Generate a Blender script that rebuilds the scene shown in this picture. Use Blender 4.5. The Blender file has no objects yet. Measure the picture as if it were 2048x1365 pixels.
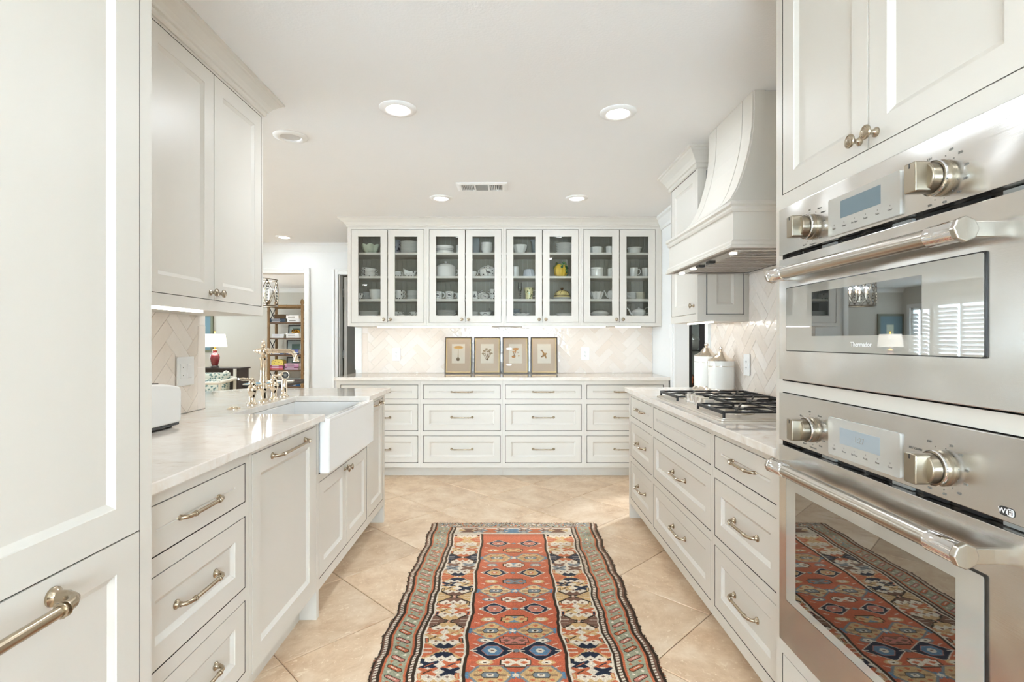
import bpy, bmesh, math, random
import numpy as np
from mathutils import Vector, Matrix
random.seed(7)
PI = math.pi
sc = bpy.context.scene
COL = sc.collection

# ------------------------------------------------------------------ camera, world, lights, exposure
cam_d = bpy.data.cameras.new('camera'); cam = bpy.data.objects.new('camera', cam_d); COL.objects.link(cam)
cam.location = (0, 0, 1.25)
cam.rotation_euler = (PI/2, 0, 0)
cam_d.sensor_width = 36.0
cam_d.lens = 36.0*1035.0/2048.0
cam_d.shift_x = 6.0/2048.0
cam_d.shift_y = -1.5/2048.0
cam_d.clip_start = 0.02
sc.camera = cam
sc.view_settings.view_transform = 'Standard'
sc.view_settings.look = 'None'
sc.view_settings.gamma = 1.0
sc.view_settings.use_curve_mapping = False
sc.view_settings.exposure = 0.40
W = bpy.data.worlds.new('sky'); sc.world = W; W.use_nodes = True
bg = W.node_tree.nodes['Background']
bg.inputs[0].default_value = (0.71, 0.855, 1.0, 1); bg.inputs[1].default_value = 23.0
sc.cycles.max_bounces = 12; sc.cycles.diffuse_bounces = 6; sc.cycles.glossy_bounces = 6
sc.cycles.transparent_max_bounces = 12
sc.cycles.sample_clamp_indirect = 8.0
WARM = (0.84, 0.925, 1.0)
P_DOWN = 4.6
P_STRIP = 0.13
def area_light(name, loc, sx, sy, power, color=WARM, rot=(0, 0, 0), shape='RECTANGLE'):
    d = bpy.data.lights.new(name, 'AREA'); d.shape = shape; d.size = sx
    if shape in ('RECTANGLE', 'ELLIPSE'): d.size_y = sy
    d.energy = power; d.color = color
    o = bpy.data.objects.new(name, d); COL.objects.link(o); o.location = loc; o.rotation_euler = rot
    return o
CEIL = 2.42
# recessed lights: (x, y, lit)
DOWN = [(-0.56, 2.61, 1), (0.559, 2.656, 1), (-1.253, 2.968, 0), (-0.558, 4.249, 1), (0.558, 4.249, 1), (-2.54, 5.85, 1),
        (0.0, 0.30, 1), (0.0, -1.2, 1), (-3.0, -0.8, 1), (-3.9, 4.2, 1), (-3.9, 1.4, 1), (-5.6, 9.0, 1), (-3.1, 10.2, 1), (-5.2, 7.2, 1)]  # unseen lights; aisle and rear ones added and powered as fill
for x, y, lit in DOWN:
    if lit: area_light('downlight_lamp', (x, y, CEIL-0.022), 0.10, 0.10, P_DOWN*(1.8 if x < -3.5 and y < 5 else 1.35 if abs(y-2.61) < 0.01 else 0.85 if abs(y-2.656) < 0.01 else 0.75 if abs(y-0.3) < 0.1 else 1.0)*(5.0 if y > 6.5 else (0.85 if abs(y-0.3) < 0.1 else (2.4 if y < -1 else (0.5 if 4.2 < y < 4.3 and x > -1 else (0.35 if y > 5 else 1.0))))), rot=(0, 0, 0), shape='DISK')
# unseen fill light added to brighten the china cabinet beyond the doorway
area_light('pantry_fill', (2.15, 4.9, CEIL-0.03), 0.12, 0.12, 55.0, shape='DISK')

# ------------------------------------------------------------------ materials
def new_mat(name):
    m = bpy.data.materials.new(name); m.use_nodes = True
    return m, m.node_tree, m.node_tree.nodes['Principled BSDF']
def S(c):  # sRGB 0-255 -> linear
    return tuple((v/255/12.92 if v/255 <= 0.04045 else ((v/255+0.055)/1.055)**2.4) for v in c)
def simple(name, rgb, rough=0.5, metal=0.0, spec=0.5, coat=0.0, bump=None, var=None):
    m, nt, b = new_mat(name)
    c = S(rgb)
    b.inputs['Base Color'].default_value = (*c, 1); b.inputs['Roughness'].default_value = rough
    b.inputs['Metallic'].default_value = metal; b.inputs['Specular IOR Level'].default_value = spec
    b.inputs['Coat Weight'].default_value = coat
    tc = nt.nodes.new('ShaderNodeTexCoord')
    n = nt.nodes.new('ShaderNodeTexNoise'); nt.links.new(tc.outputs['Object'], n.inputs['Vector'])
    n.inputs['Scale'].default_value = bump[0] if bump else 6.0
    if bump:
        bp = nt.nodes.new('ShaderNodeBump'); bp.inputs['Strength'].default_value = bump[1]; bp.inputs['Distance'].default_value = bump[2]
        nt.links.new(n.outputs['Fac'], bp.inputs['Height']); nt.links.new(bp.outputs['Normal'], b.inputs['Normal'])
    v = var if var is not None else 0.03
    mx = nt.nodes.new('ShaderNodeMix'); mx.data_type = 'RGBA'
    n2 = nt.nodes.new('ShaderNodeTexNoise'); n2.inputs['Scale'].default_value = 3.0; nt.links.new(tc.outputs['Object'], n2.inputs['Vector'])
    nt.links.new(n2.outputs['Fac'], mx.inputs[0])
    mx.inputs[6].default_value = (*[min(1, q*(1+v)) for q in c], 1); mx.inputs[7].default_value = (*[q*(1-v) for q in c], 1)
    nt.links.new(mx.outputs[2], b.inputs['Base Color'])
    return m
M = {}
M['paint'] = simple('cabinet_paint', (216, 211, 202), 0.38, var=0.01)
M['interior'] = simple('darker_back_board', (158, 153, 136), 0.5)  # back boards coloured darker than the cabinet fronts
M['dullframe'] = simple('dull_olive_frame', (112, 112, 88), 0.5)
M['gapshade'] = simple('painted_gap_shade', (48, 42, 35), 0.8)  # near-black colour standing in for shade in the door gaps
M['wall'] = simple('wall_paint', (236, 236, 234), 0.7, bump=(220, 0.08, 0.001), var=0.01)
M['wall_warm'] = simple('living_wall_paint', (208, 204, 193), 0.7, var=0.01)
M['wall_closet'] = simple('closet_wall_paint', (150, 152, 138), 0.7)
M['wall_blue'] = simple('pantry_wall_paint', (150, 180, 178), 0.7, var=0.02)
M['ceiling'] = simple('ceiling_paint', (240, 240, 239), 0.8, bump=(95, 0.35, 0.002), var=0.01)
M['trim'] = simple('trim_paint', (240, 240, 238), 0.35, var=0.01)
M['porcelain'] = simple('porcelain', (238, 237, 232), 0.08, coat=0.4, var=0.02)
M['fireclay'] = simple('fireclay', (242, 242, 240), 0.06, coat=0.5, var=0.005)
M['cream'] = simple('cream_china', (232, 226, 205), 0.1, coat=0.3)
M['greenish'] = simple('pale_green_china', (205, 214, 192), 0.15, coat=0.3)
M['white_plastic'] = simple('white_plastic', (240, 240, 238), 0.3)
M['toaster_white'] = simple('toaster_enamel', (232, 232, 230), 0.22)
M['black'] = simple('black_iron', (34, 33, 33), 0.5)
M['blackgloss'] = simple('black_lacquer', (20, 18, 17), 0.2)
M['dark'] = simple('dark_void', (14, 13, 12), 0.8)
M['rubber'] = simple('grey_rubber', (70, 70, 70), 0.6)
M['grey'] = simple('grey_plastic', (150, 150, 146), 0.4)
M['mid'] = simple('groove_shade_grey', (120, 120, 115), 0.6)
M['brass'] = simple('satin_brass', (172, 157, 136), 0.24, metal=1.0)
M['knobmetal'] = simple('antique_nickel', (172, 160, 142), 0.25, metal=1.0)
M['nickel'] = simple('polished_nickel', (232, 218, 198), 0.06, metal=1.0)
M['chrome'] = simple('chrome', (235, 236, 238), 0.05, metal=1.0)
M['silver'] = simple('hammered_silver', (230, 222, 212), 0.18, metal=1.0, bump=(60, 0.25, 0.002))
M['gold'] = simple('gold_leaf', (200, 150, 60), 0.25, metal=1.0)
M['pewter'] = simple('burner_metal', (200, 192, 180), 0.3, metal=1.0)
M['knobsteel'] = simple('knob_steel', (156, 146, 130), 0.28, metal=1.0)
M['bamboo'] = simple('bamboo', (130, 100, 62), 0.5, bump=(30, 0.3, 0.003), var=0.25)
M['walnut'] = simple('dark_walnut', (92, 68, 44), 0.5, var=0.2)
M['ebony'] = simple('ebony_wood', (40, 30, 26), 0.35, var=0.2)
M['whitewood'] = simple('white_lacquered_bamboo', (232, 228, 214), 0.4)
M['oxblood'] = simple('oxblood_glaze', (108, 28, 34), 0.08, coat=0.6, var=0.2)
M['copper'] = simple('copper', (196, 110, 70), 0.25, metal=1.0)
M['yellow'] = simple('yellow_glaze', (222, 184, 62), 0.12, coat=0.4, var=0.15)
M['leaf'] = simple('green_glaze', (44, 104, 66), 0.15, coat=0.4, var=0.4)
M['stripe'] = simple('brown_glaze', (96, 66, 38), 0.2)
M['paleyellow'] = simple('pale_yellow_glaze', (228, 208, 140), 0.12, coat=0.4, var=0.1)
M['ledge'] = simple('paper_pages', (226, 218, 202), 0.8)
M['tortoise'] = simple('tortoise_lacquer', (88, 64, 36), 0.2, var=0.6)
M['mat_board'] = simple('taupe_mat_board', (224, 200, 172), 0.8)
M['goldline'] = simple('gilt_fillet', (214, 186, 130), 0.35, metal=0.6)
M['frame_dark'] = simple('dark_bronze_frame', (74, 60, 46), 0.35, var=0.2)
M['paper'] = simple('aged_paper', (238, 228, 208), 0.8)
M['bluemat'] = simple('blue_mat', (110, 138, 148), 0.7)
M['inkgreen'] = simple('botanical_ink', (96, 116, 104), 0.8, var=0.5)
M['print_black'] = simple('print_black', (40, 40, 40), 0.5)
M['print_grey'] = simple('print_grey', (120, 118, 112), 0.5)
M['print_white'] = simple('print_white', (240, 240, 240), 0.5)
def emis(name, rgb, s):
    m, nt, b = new_mat(name)
    b.inputs['Base Color'].default_value = (*S(rgb), 1)
    b.inputs['Emission Color'].default_value = (*S(rgb), 1); b.inputs['Emission Strength'].default_value = s
    return m
M['lens'] = emis('lit_lens', (255, 252, 246), 12.0)
M['lens_off'] = simple('unlit_lens', (214, 214, 212), 0.5)
M['strip'] = emis('led_strip', (255, 246, 232), 6.0)
M['flame'] = emis('candle_bulb', (255, 220, 170), 14.0)
M['hoodlens'] = emis('hood_lens', (255, 248, 236), 2.5)
M['lampshade'] = emis('lit_linen_shade', (255, 250, 240), 1.1)
M['lcd'] = emis('lcd_panel', (96, 112, 120), 0.15)
M['lcd2'] = emis('lcd_panel_bright', (150, 160, 166), 0.15)
def glass_mat(name, tint=(0.92, 0.95, 0.93), rough=0.0, boost=1.0):
    m = bpy.data.materials.new(name); m.use_nodes = True; nt = m.node_tree; nt.nodes.clear()
    out = nt.nodes.new('ShaderNodeOutputMaterial'); tr = nt.nodes.new('ShaderNodeBsdfTransparent'); gl = nt.nodes.new('ShaderNodeBsdfGlossy')
    tr.inputs[0].default_value = (*tint, 1); gl.inputs['Roughness'].default_value = rough
    fr = nt.nodes.new('ShaderNodeFresnel'); fr.inputs[0].default_value = 1.5
    mt = nt.nodes.new('ShaderNodeMath'); mt.operation = 'MULTIPLY'; mt.inputs[1].default_value = boost; nt.links.new(fr.outputs[0], mt.inputs[0])
    mx = nt.nodes.new('ShaderNodeMixShader'); nt.links.new(mt.outputs[0], mx.inputs[0]); nt.links.new(tr.outputs[0], mx.inputs[1]); nt.links.new(gl.outputs[0], mx.inputs[2])
    nt.links.new(mx.outputs[0], out.inputs[0])
    return m
M['glass'] = glass_mat('clear_glass', (0.97, 0.98, 0.97), boost=0.7)
M['crystal'] = glass_mat('crystal_glass', (0.9, 0.92, 0.9), boost=2.5)
def mirror_glass(name, base, refl, rough=0.015, gl_col=(0.9, 0.92, 0.92)):
    m = bpy.data.materials.new(name); m.use_nodes = True; nt = m.node_tree; nt.nodes.clear()
    out = nt.nodes.new('ShaderNodeOutputMaterial'); df = nt.nodes.new('ShaderNodeBsdfDiffuse'); gl = nt.nodes.new('ShaderNodeBsdfGlossy')
    df.inputs[0].default_value = (*S(base), 1); gl.inputs['Roughness'].default_value = rough; gl.inputs[0].default_value = (*gl_col, 1)
    lw = nt.nodes.new('ShaderNodeLayerWeight'); lw.inputs[0].default_value = 0.25
    mr = nt.nodes.new('ShaderNodeMapRange'); nt.links.new(lw.outputs['Fresnel'], mr.inputs[0]); mr.inputs[3].default_value = refl; mr.inputs[4].default_value = 1.0
    mx = nt.nodes.new('ShaderNodeMixShader'); nt.links.new(mr.outputs[0], mx.inputs[0]); nt.links.new(df.outputs[0], mx.inputs[1]); nt.links.new(gl.outputs[0], mx.inputs[2])
    nt.links.new(mx.outputs[0], out.inputs[0])
    return m
M['oven_border'] = mirror_glass('oven_glass_border', (172, 169, 162), 0.17)
M['oven_window'] = mirror_glass('oven_glass_window', (34, 29, 24), 0.28)
M['micro_window'] = mirror_glass('microwave_glass_window', (36, 40, 42), 0.26)
M['panel_glass'] = mirror_glass('control_glass', (186, 184, 178), 0.14, 0.03)
M['picture_glass'] = glass_mat('picture_glass', (0.99, 0.99, 0.99), boost=1.0)
def steel():
    m, nt, b = new_mat('brushed_steel')
    b.inputs['Metallic'].default_value = 1.0; b.inputs['Roughness'].default_value = 0.23
    b.inputs['Base Color'].default_value = (*S((214, 213, 210)), 1)
    tc = nt.nodes.new('ShaderNodeTexCoord'); mp = nt.nodes.new('ShaderNodeMapping'); mp.inputs['Scale'].default_value = (3, 900, 900) 
    mp.inputs['Scale'].default_value = (2, 2, 700)
    n = nt.nodes.new('ShaderNodeTexNoise'); n.inputs['Scale'].default_value = 1.0; n.inputs['Detail'].default_value = 3
    nt.links.new(tc.outputs['Object'], mp.inputs[0]); nt.links.new(mp.outputs[0], n.inputs['Vector'])
    bp = nt.nodes.new('ShaderNodeBump'); bp.inputs['Strength'].default_value = 0.05; bp.inputs['Distance'].default_value = 0.001
    nt.links.new(n.outputs['Fac'], bp.inputs['Height']); nt.links.new(bp.outputs['Normal'], b.inputs['Normal'])
    b.inputs['Anisotropic'].default_value = 0.6
    n3 = nt.nodes.new('ShaderNodeTexNoise'); n3.inputs['Scale'].default_value = 5.0; n3.inputs['Detail'].default_value = 1.0; nt.links.new(tc.outputs['Object'], n3.inputs['Vector'])
    b3 = nt.nodes.new('ShaderNodeBump'); b3.inputs['Strength'].default_value = 0.5; b3.inputs['Distance'].default_value = 0.02; nt.links.new(n3.outputs['Fac'], b3.inputs['Height']); nt.links.new(b3.outputs['Normal'], bp.inputs['Normal'])
    return m
M['steel'] = steel()
M['bracket_metal'] = simple('satin_bracket', (180, 173, 163), 0.26, metal=1.0)
M['bronze'] = simple('dark_bronze', (110, 98, 82), 0.4, metal=1.0)
M['steel3'] = simple('bead_blasted_steel', (236, 230, 222), 0.42, metal=1.0)
M['steel2'] = simple('satin_steel', (222, 221, 219), 0.24, metal=1.0)
def quartzite():
    m, nt, b = new_mat('cream_quartzite')
    b.inputs['Roughness'].default_value = 0.07; b.inputs['Coat Weight'].default_value = 0.3; b.inputs['Coat Roughness'].default_value = 0.03
    tc = nt.nodes.new('ShaderNodeTexCoord'); mp = nt.nodes.new('ShaderNodeMapping'); mp.inputs['Rotation'].default_value = (0.4, 0.3, 0.6); mp.inputs['Scale'].default_value = (1.3, 2.2, 2.0)
    nt.links.new(tc.outputs['Object'], mp.inputs[0])
    n = nt.nodes.new('ShaderNodeTexNoise'); n.inputs['Scale'].default_value = 6.0; n.inputs['Detail'].default_value = 10; n.inputs['Roughness'].default_value = 0.68; n.inputs['Distortion'].default_value = 0.9
    nt.links.new(mp.outputs[0], n.inputs['Vector'])
    r = nt.nodes.new('ShaderNodeValToRGB'); e = r.color_ramp.elements
    e[0].position = 0.30; e[0].color = (*S((212, 198, 184)), 1); e[1].position = 0.48; e[1].color = (*S((233, 226, 217)), 1)
    q = r.color_ramp.elements.new(0.66); q.color = (*S((238, 234, 227)), 1); q = r.color_ramp.elements.new(0.39); q.color = (*S((230, 221, 210)), 1)
    nt.links.new(n.outputs['Fac'], r.inputs[0]); nt.links.new(r.outputs[0], b.inputs['Base Color'])
    return m
M['stone'] = quartzite()
def travertine():
    m, nt, b = new_mat('travertine_tile')
    b.inputs['Roughness'].default_value = 0.36
    tc = nt.nodes.new('ShaderNodeTexCoord'); oi = nt.nodes.new('ShaderNodeObjectInfo')
    add = nt.nodes.new('ShaderNodeVectorMath'); add.operation = 'ADD'
    sc_ = nt.nodes.new('ShaderNodeMath'); sc_.operation = 'MULTIPLY'; sc_.inputs[1].default_value = 37.0; nt.links.new(oi.outputs['Random'], sc_.inputs[0])
    nt.links.new(tc.outputs['Object'], add.inputs[0]); nt.links.new(sc_.outputs[0], add.inputs[1])
    mp = nt.nodes.new('ShaderNodeMapping'); mp.inputs['Scale'].default_value = (2.2, 3.0, 1); mp.inputs['Rotation'].default_value = (0, 0, 0.78); nt.links.new(add.outputs[0], mp.inputs[0])
    n = nt.nodes.new('ShaderNodeTexNoise'); n.inputs['Scale'].default_value = 2.0; n.inputs['Detail'].default_value = 12; n.inputs['Roughness'].default_value = 0.72; n.inputs['Distortion'].default_value = 0.3
    nt.links.new(mp.outputs[0], n.inputs['Vector'])
    r = nt.nodes.new('ShaderNodeValToRGB'); e = r.color_ramp.elements
    e[0].position = 0.30; e[0].color = (*S((188, 154, 122)), 1); e[1].position = 0.70; e[1].color = (*S((230, 210, 186)), 1)
    q = r.color_ramp.elements.new(0.50); q.color = (*S((213, 186, 156)), 1)
    nt.links.new(n.outputs['Fac'], r.inputs[0])
    n2 = nt.nodes.new('ShaderNodeTexNoise'); n2.inputs['Scale'].default_value = 16; n2.inputs['Detail'].default_value = 6; n2.inputs['Distortion'].default_value = 1.5; nt.links.new(mp.outputs[0], n2.inputs['Vector'])
    r2 = nt.nodes.new('ShaderNodeValToRGB'); r2.color_ramp.elements[0].position = 0.60; r2.color_ramp.elements[0].color = (0, 0, 0, 1); r2.color_ramp.elements[1].position = 0.72; r2.color_ramp.elements[1].color = (1, 1, 1, 1)
    nt.links.new(n2.outputs['Fac'], r2.inputs[0])
    mx = nt.nodes.new('ShaderNodeMix'); mx.data_type = 'RGBA'; nt.links.new(r2.outputs[0], mx.inputs[0]); nt.links.new(r.outputs[0], mx.inputs[6]); mx.inputs[7].default_value = (*S((232, 214, 190)), 1)
    hv = nt.nodes.new('ShaderNodeHueSaturation'); nt.links.new(mx.outputs[2], hv.inputs['Color'])
    mr = nt.nodes.new('ShaderNodeMapRange'); nt.links.new(oi.outputs['Random'], mr.inputs[0]); mr.inputs[3].default_value = 0.93; mr.inputs[4].default_value = 1.06; nt.links.new(mr.outputs[0], hv.inputs['Value'])
    nt.links.new(hv.outputs[0], b.inputs['Base Color'])
    return m
M['travertine'] = travertine()
M['grout'] = simple('floor_grout', (150, 126, 100), 0.9)
M['grout_w'] = simple('splash_grout', (246, 240, 232), 0.9)
def zellige():
    m, nt, b = new_mat('glazed_tile')
    b.inputs['Roughness'].default_value = 0.10; b.inputs['Coat Weight'].default_value = 0.5; b.inputs['Coat Roughness'].default_value = 0.04
    tc = nt.nodes.new('ShaderNodeTexCoord'); oi = nt.nodes.new('ShaderNodeObjectInfo')
    n = nt.nodes.new('ShaderNodeTexNoise'); n.inputs['Scale'].default_value = 26; n.inputs['Detail'].default_value = 2; nt.links.new(tc.outputs['Object'], n.inputs['Vector'])
    bp = nt.nodes.new('ShaderNodeBump'); bp.inputs['Strength'].default_value = 0.45; bp.inputs['Distance'].default_value = 0.004; nt.links.new(n.outputs['Fac'], bp.inputs['Height'])
    nt.links.new(bp.outputs['Normal'], b.inputs['Normal']); nt.links.new(bp.outputs['Normal'], b.inputs['Coat Normal'])
    r = nt.nodes.new('ShaderNodeValToRGB'); e = r.color_ramp.elements
    e[0].color = (*S((232, 220, 208)), 1); e[1].color = (*S((240, 232, 224)), 1); nt.links.new(oi.outputs['Random'], r.inputs[0])
    nt.links.new(r.outputs[0], b.inputs['Base Color'])
    return m
M['zellige'] = zellige()
def spotted(name, base, spot, scale, thr, rough=0.1, mid=None):
    m, nt, b = new_mat(name); b.inputs['Roughness'].default_value = rough
    tc = nt.nodes.new('ShaderNodeTexCoord'); v = nt.nodes.new('ShaderNodeTexVoronoi'); v.inputs['Scale'].default_value = scale
    nt.links.new(tc.outputs['Object'], v.inputs['Vector'])
    r = nt.nodes.new('ShaderNodeValToRGB'); e = r.color_ramp.elements
    e[0].position = thr; e[0].color = (*S(spot), 1); e[1].position = thr+0.04; e[1].color = (*S(base), 1)
    nt.links.new(v.outputs['Distance'], r.inputs[0]); nt.links.new(r.outputs[0], b.inputs['Base Color'])
    return m
M['sprig'] = spotted('sprigged_china', (238, 236, 230), (92, 88, 84), 38, 0.24)
M['toile'] = spotted('toile_china', (236, 234, 228), (74, 74, 70), 46, 0.34)
M['checkmug'] = spotted('green_yellow_check', (228, 220, 168), (126, 140, 92), 44, 0.36)
M['yellowbox'] = spotted('yellow_print_box', (224, 204, 104), (120, 96, 50), 22, 0.22, 0.6)
M['floral'] = spotted('floral_chintz', (190, 192, 178), (92, 116, 112), 26, 0.40, 0.9)
M['floral2'] = spotted('floral_chintz_brown', (206, 198, 184), (128, 110, 100), 30, 0.40, 0.9)
M['marbled'] = spotted('marbled_blue_pitcher', (170, 178, 188), (60, 68, 84), 30, 0.3)

# ------------------------------------------------------------------ mesh helpers
class MB:
    def __init__(s): s.V = []; s.F = []
    def add(s, vs, fs, mat=0, smooth=False):
        o = len(s.V); s.V += [tuple(v) for v in vs]
        s.F += [(tuple(i+o for i in f), mat, smooth) for f in fs]
        return s
    def box(s, x0, y0, z0, x1, y1, z1, mat=0):
        x0, x1 = sorted((x0, x1)); y0, y1 = sorted((y0, y1)); z0, z1 = sorted((z0, z1))
        return s.add([(x0, y0, z0), (x1, y0, z0), (x1, y1, z0), (x0, y1, z0), (x0, y0, z1), (x1, y0, z1), (x1, y1, z1), (x0, y1, z1)],
                     [(0, 3, 2, 1), (4, 5, 6, 7), (0, 1, 5, 4), (1, 2, 6, 5), (2, 3, 7, 6), (3, 0, 4, 7)], mat)
    def obox(s, c, ax, ay, az, mat=0):   # oriented box: centre and three half-axis vectors
        c = Vector(c); ax = Vector(ax); ay = Vector(ay); az = Vector(az)
        vs = [c+sx*ax+sy*ay+sz*az for sz in (-1, 1) for sx, sy in ((-1, -1), (1, -1), (1, 1), (-1, 1))]
        return s.add(vs, [(0, 3, 2, 1), (4, 5, 6, 7), (0, 1, 5, 4), (1, 2, 6, 5), (2, 3, 7, 6), (3, 0, 4, 7)], mat)
    def lathe(s, prof, n=24, c=(0, 0, 0), axis='z', mat=0, mod=None, smooth=True, capb=True, capt=True):
        vs = []; fs = []
        def mp(r, h, a):
            if axis == 'z': return (c[0]+r*math.cos(a), c[1]+r*math.sin(a), c[2]+h)
            if axis == '-y': return (c[0]+r*math.cos(a), c[1]-h, c[2]+r*math.sin(a))
            if axis == 'x': return (c[0]+h, c[1]+r*math.cos(a), c[2]+r*math.sin(a))
            if axis == '-x': return (c[0]-h, c[1]+r*math.cos(a), c[2]+r*math.sin(a))
            if axis == 'y': return (c[0]+r*math.cos(a), c[1]+h, c[2]+r*math.sin(a))
            if axis == '-z': return (c[0]+r*math.cos(a), c[1]+r*math.sin(a), c[2]-h)
        for i, (r, h) in enumerate(prof):
            for k in range(n):
                a = 2*PI*k/n; rr, hh = r, h
                if mod: rr, hh = mod(r, h, a, i)
                vs.append(mp(max(rr, 1e-4), hh, a))
        m = len(prof)
        for i in range(m-1):
            for k in range(n):
                fs.append((i*n+k, i*n+(k+1) % n, (i+1)*n+(k+1) % n, (i+1)*n+k))
        if capb: fs.append(tuple(range(n)))
        if capt: fs.append(tuple((m-1)*n+k for k in range(n)))
        return s.add(vs, fs, mat, smooth)
    def tube(s, pts, r, n=10, mat=0, closed=False, caps=True, smooth=True):
        P = [Vector(p) for p in pts]; m = len(P); rs = r if isinstance(r, (list, tuple)) else [r]*m
        vs = []; fs = []; up = None
        for i in range(m):
            if closed: t = (P[(i+1) % m]-P[i-1])
            else: t = P[min(i+1, m-1)]-P[max(i-1, 0)]
            t = t.normalized() if t.length > 1e-9 else Vector((0, 0, 1))
            if up is None:
                up = Vector((0, 0, 1)) if abs(t.z) < 0.9 else Vector((1, 0, 0))
            a = (up-t*up.dot(t)); a = a.normalized() if a.length > 1e-6 else t.orthogonal().normalized(); b = t.cross(a); up = a
            for k in range(n):
                q = 2*PI*k/n; vs.append(P[i]+a*(rs[i]*math.cos(q))+b*(rs[i]*math.sin(q)))
        for i in range(m if closed else m-1):
            j = (i+1) % m
            for k in range(n): fs.append((i*n+k, i*n+(k+1) % n, j*n+(k+1) % n, j*n+k))
        if caps and not closed: fs += [tuple(range(n)), tuple((m-1)*n+k for k in range(n))]
        return s.add(vs, fs, mat, smooth)
    def prism(s, poly, h0, h1, f=lambda a, b, h: (a, b, h), mat=0, smooth=False):
        n = len(poly); vs = [f(a, b, h0) for a, b in poly]+[f(a, b, h1) for a, b in poly]
        fs = [tuple(range(n)), tuple(range(n, 2*n))]+[(i, (i+1) % n, n+(i+1) % n, n+i) for i in range(n)]
        return s.add(vs, fs, mat, smooth)
    def rings(s, rings, mat=0, fill=True, back=True):   # list of rects (x0,x1,z0,z1,y): a framed panel facing -Y
        vs = []; fs = []
        for x0, x1, z0, z1, y in rings: vs += [(x0, y, z0), (x1, y, z0), (x1, y, z1), (x0, y, z1)]
        for i in range(len(rings)-1):
            for k in range(4): fs.append((i*4+k, i*4+(k+1) % 4, (i+1)*4+(k+1) % 4, (i+1)*4+k))
        e = (len(rings)-1)*4
        if fill: fs.append((e, e+1, e+2, e+3))
        if back: fs.append((0, 1, 2, 3))
        return s.add(vs, fs, mat)
    def sweep(s, path, prof, side=1, mat=0, closed=False, smooth=False):  # prof: (out, z); path in XY; out is to the left of travel times side
        P = [Vector((p[0], p[1])) for p in path]; m = len(P); vs = []; fs = []; n = len(prof)
        for i in range(m):
            d0 = (P[i]-P[i-1]).normalized() if (i > 0 or closed) else None
            d1 = (P[(i+1) % m]-P[i]).normalized() if (i < m-1 or closed) else None
            n0 = Vector((-d0.y, d0.x)) if d0 is not None else None; n1 = Vector((-d1.y, d1.x)) if d1 is not None else None
            if n0 is None: o = n1
            elif n1 is None: o = n0
            else:
                o = (n0+n1); o = o/ max(1e-6, (1+n0.dot(n1)))
            for a, z in prof: vs.append((P[i].x+o.x*a*side, P[i].y+o.y*a*side, z))
        for i in range(m if closed else m-1):
            j = (i+1) % m
            for k in range(n): fs.append((i*n+k, i*n+(k+1) % n, j*n+(k+1) % n, j*n+k))
        if not closed: fs += [tuple(range(n)), tuple((m-1)*n+k for k in range(n))]
        return s.add(vs, fs, mat, smooth)
    def mesh(s, name, mats):
        me = bpy.data.meshes.new(name); me.from_pydata(s.V, [], [f[0] for f in s.F])
        for mm in (mats if isinstance(mats, (list, tuple)) else [mats]): me.materials.append(M[mm] if isinstance(mm, str) else mm)
        for p, f in zip(me.polygons, s.F): p.material_index = f[1]; p.use_smooth = f[2]
        bm = bmesh.new(); bm.from_mesh(me); bmesh.ops.recalc_face_normals(bm, faces=bm.faces); bm.to_mesh(me); bm.free()
        if any(f[2] for f in s.F): me.set_sharp_from_angle(angle=math.radians(40))
        return me
    def build(s, name, mats, parent=None, world=False, bevel=0.0, seg=2, kind=None, label=None):
        me = s.mesh(name, mats)
        return link(name, me, parent, world, bevel, seg, kind, label)
ORG = {}
def link(name, me, parent=None, world=False, bevel=0.0, seg=2, kind=None, label=None, loc=None, rot=None):
    o = bpy.data.objects.new(name, me); COL.objects.link(o)
    if parent is not None:
        o.parent = parent
        if world:   # verts in world coordinates: undo the root's placement
            o.matrix_parent_inverse = ORG[parent.name].inverted()
    if loc is not None: o.location = loc
    if rot is not None: o.rotation_euler = rot
    if bevel:
        b = o.modifiers.new('bevel', 'BEVEL'); b.width = bevel; b.segments = seg; b.limit_method = 'ANGLE'; b.angle_limit = math.radians(40)
    if kind: o['kind'] = kind
    if label: o['label'] = label
    return o
def thing(name, label, cat, loc=(0, 0, 0), rz=0.0, group=None):
    o = bpy.data.objects.new(name, None); COL.objects.link(o); o.empty_display_size = 0.05
    o.location = loc; o.rotation_euler = (0, 0, rz); o['label'] = label; o['category'] = cat
    if group: o['group'] = group
    ORG[o.name] = Matrix.Translation(loc) @ Matrix.Rotation(rz, 4, 'Z')
    return o
def tag(o, label, cat, group=None):
    o['label'] = label; o['category'] = cat
    if group: o['group'] = group
    return o
def struct(name, mb, mats, bevel=0.0):
    o = mb.build(name, mats, bevel=bevel); o['kind'] = 'structure'; return o
def copy_tree(o, parent=None):
    c = o.copy(); COL.objects.link(c)
    if parent is not None: c.parent = parent
    for ch in o.children: copy_tree(ch, c)
    return c
def arc(cx, cy, r, a0, a1, n): return [(cx+r*math.cos(math.radians(a0+(a1-a0)*i/n)), cy+r*math.sin(math.radians(a0+(a1-a0)*i/n))) for i in range(n+1)]
def rrect(x0, y0, x1, y1, r, n=4):
    return arc(x1-r, y1-r, r, 0, 90, n)+arc(x0+r, y1-r, r, 90, 180, n)+arc(x0+r, y0+r, r, 180, 270, n)+arc(x1-r, y0+r, r, 270, 360, n)
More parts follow.
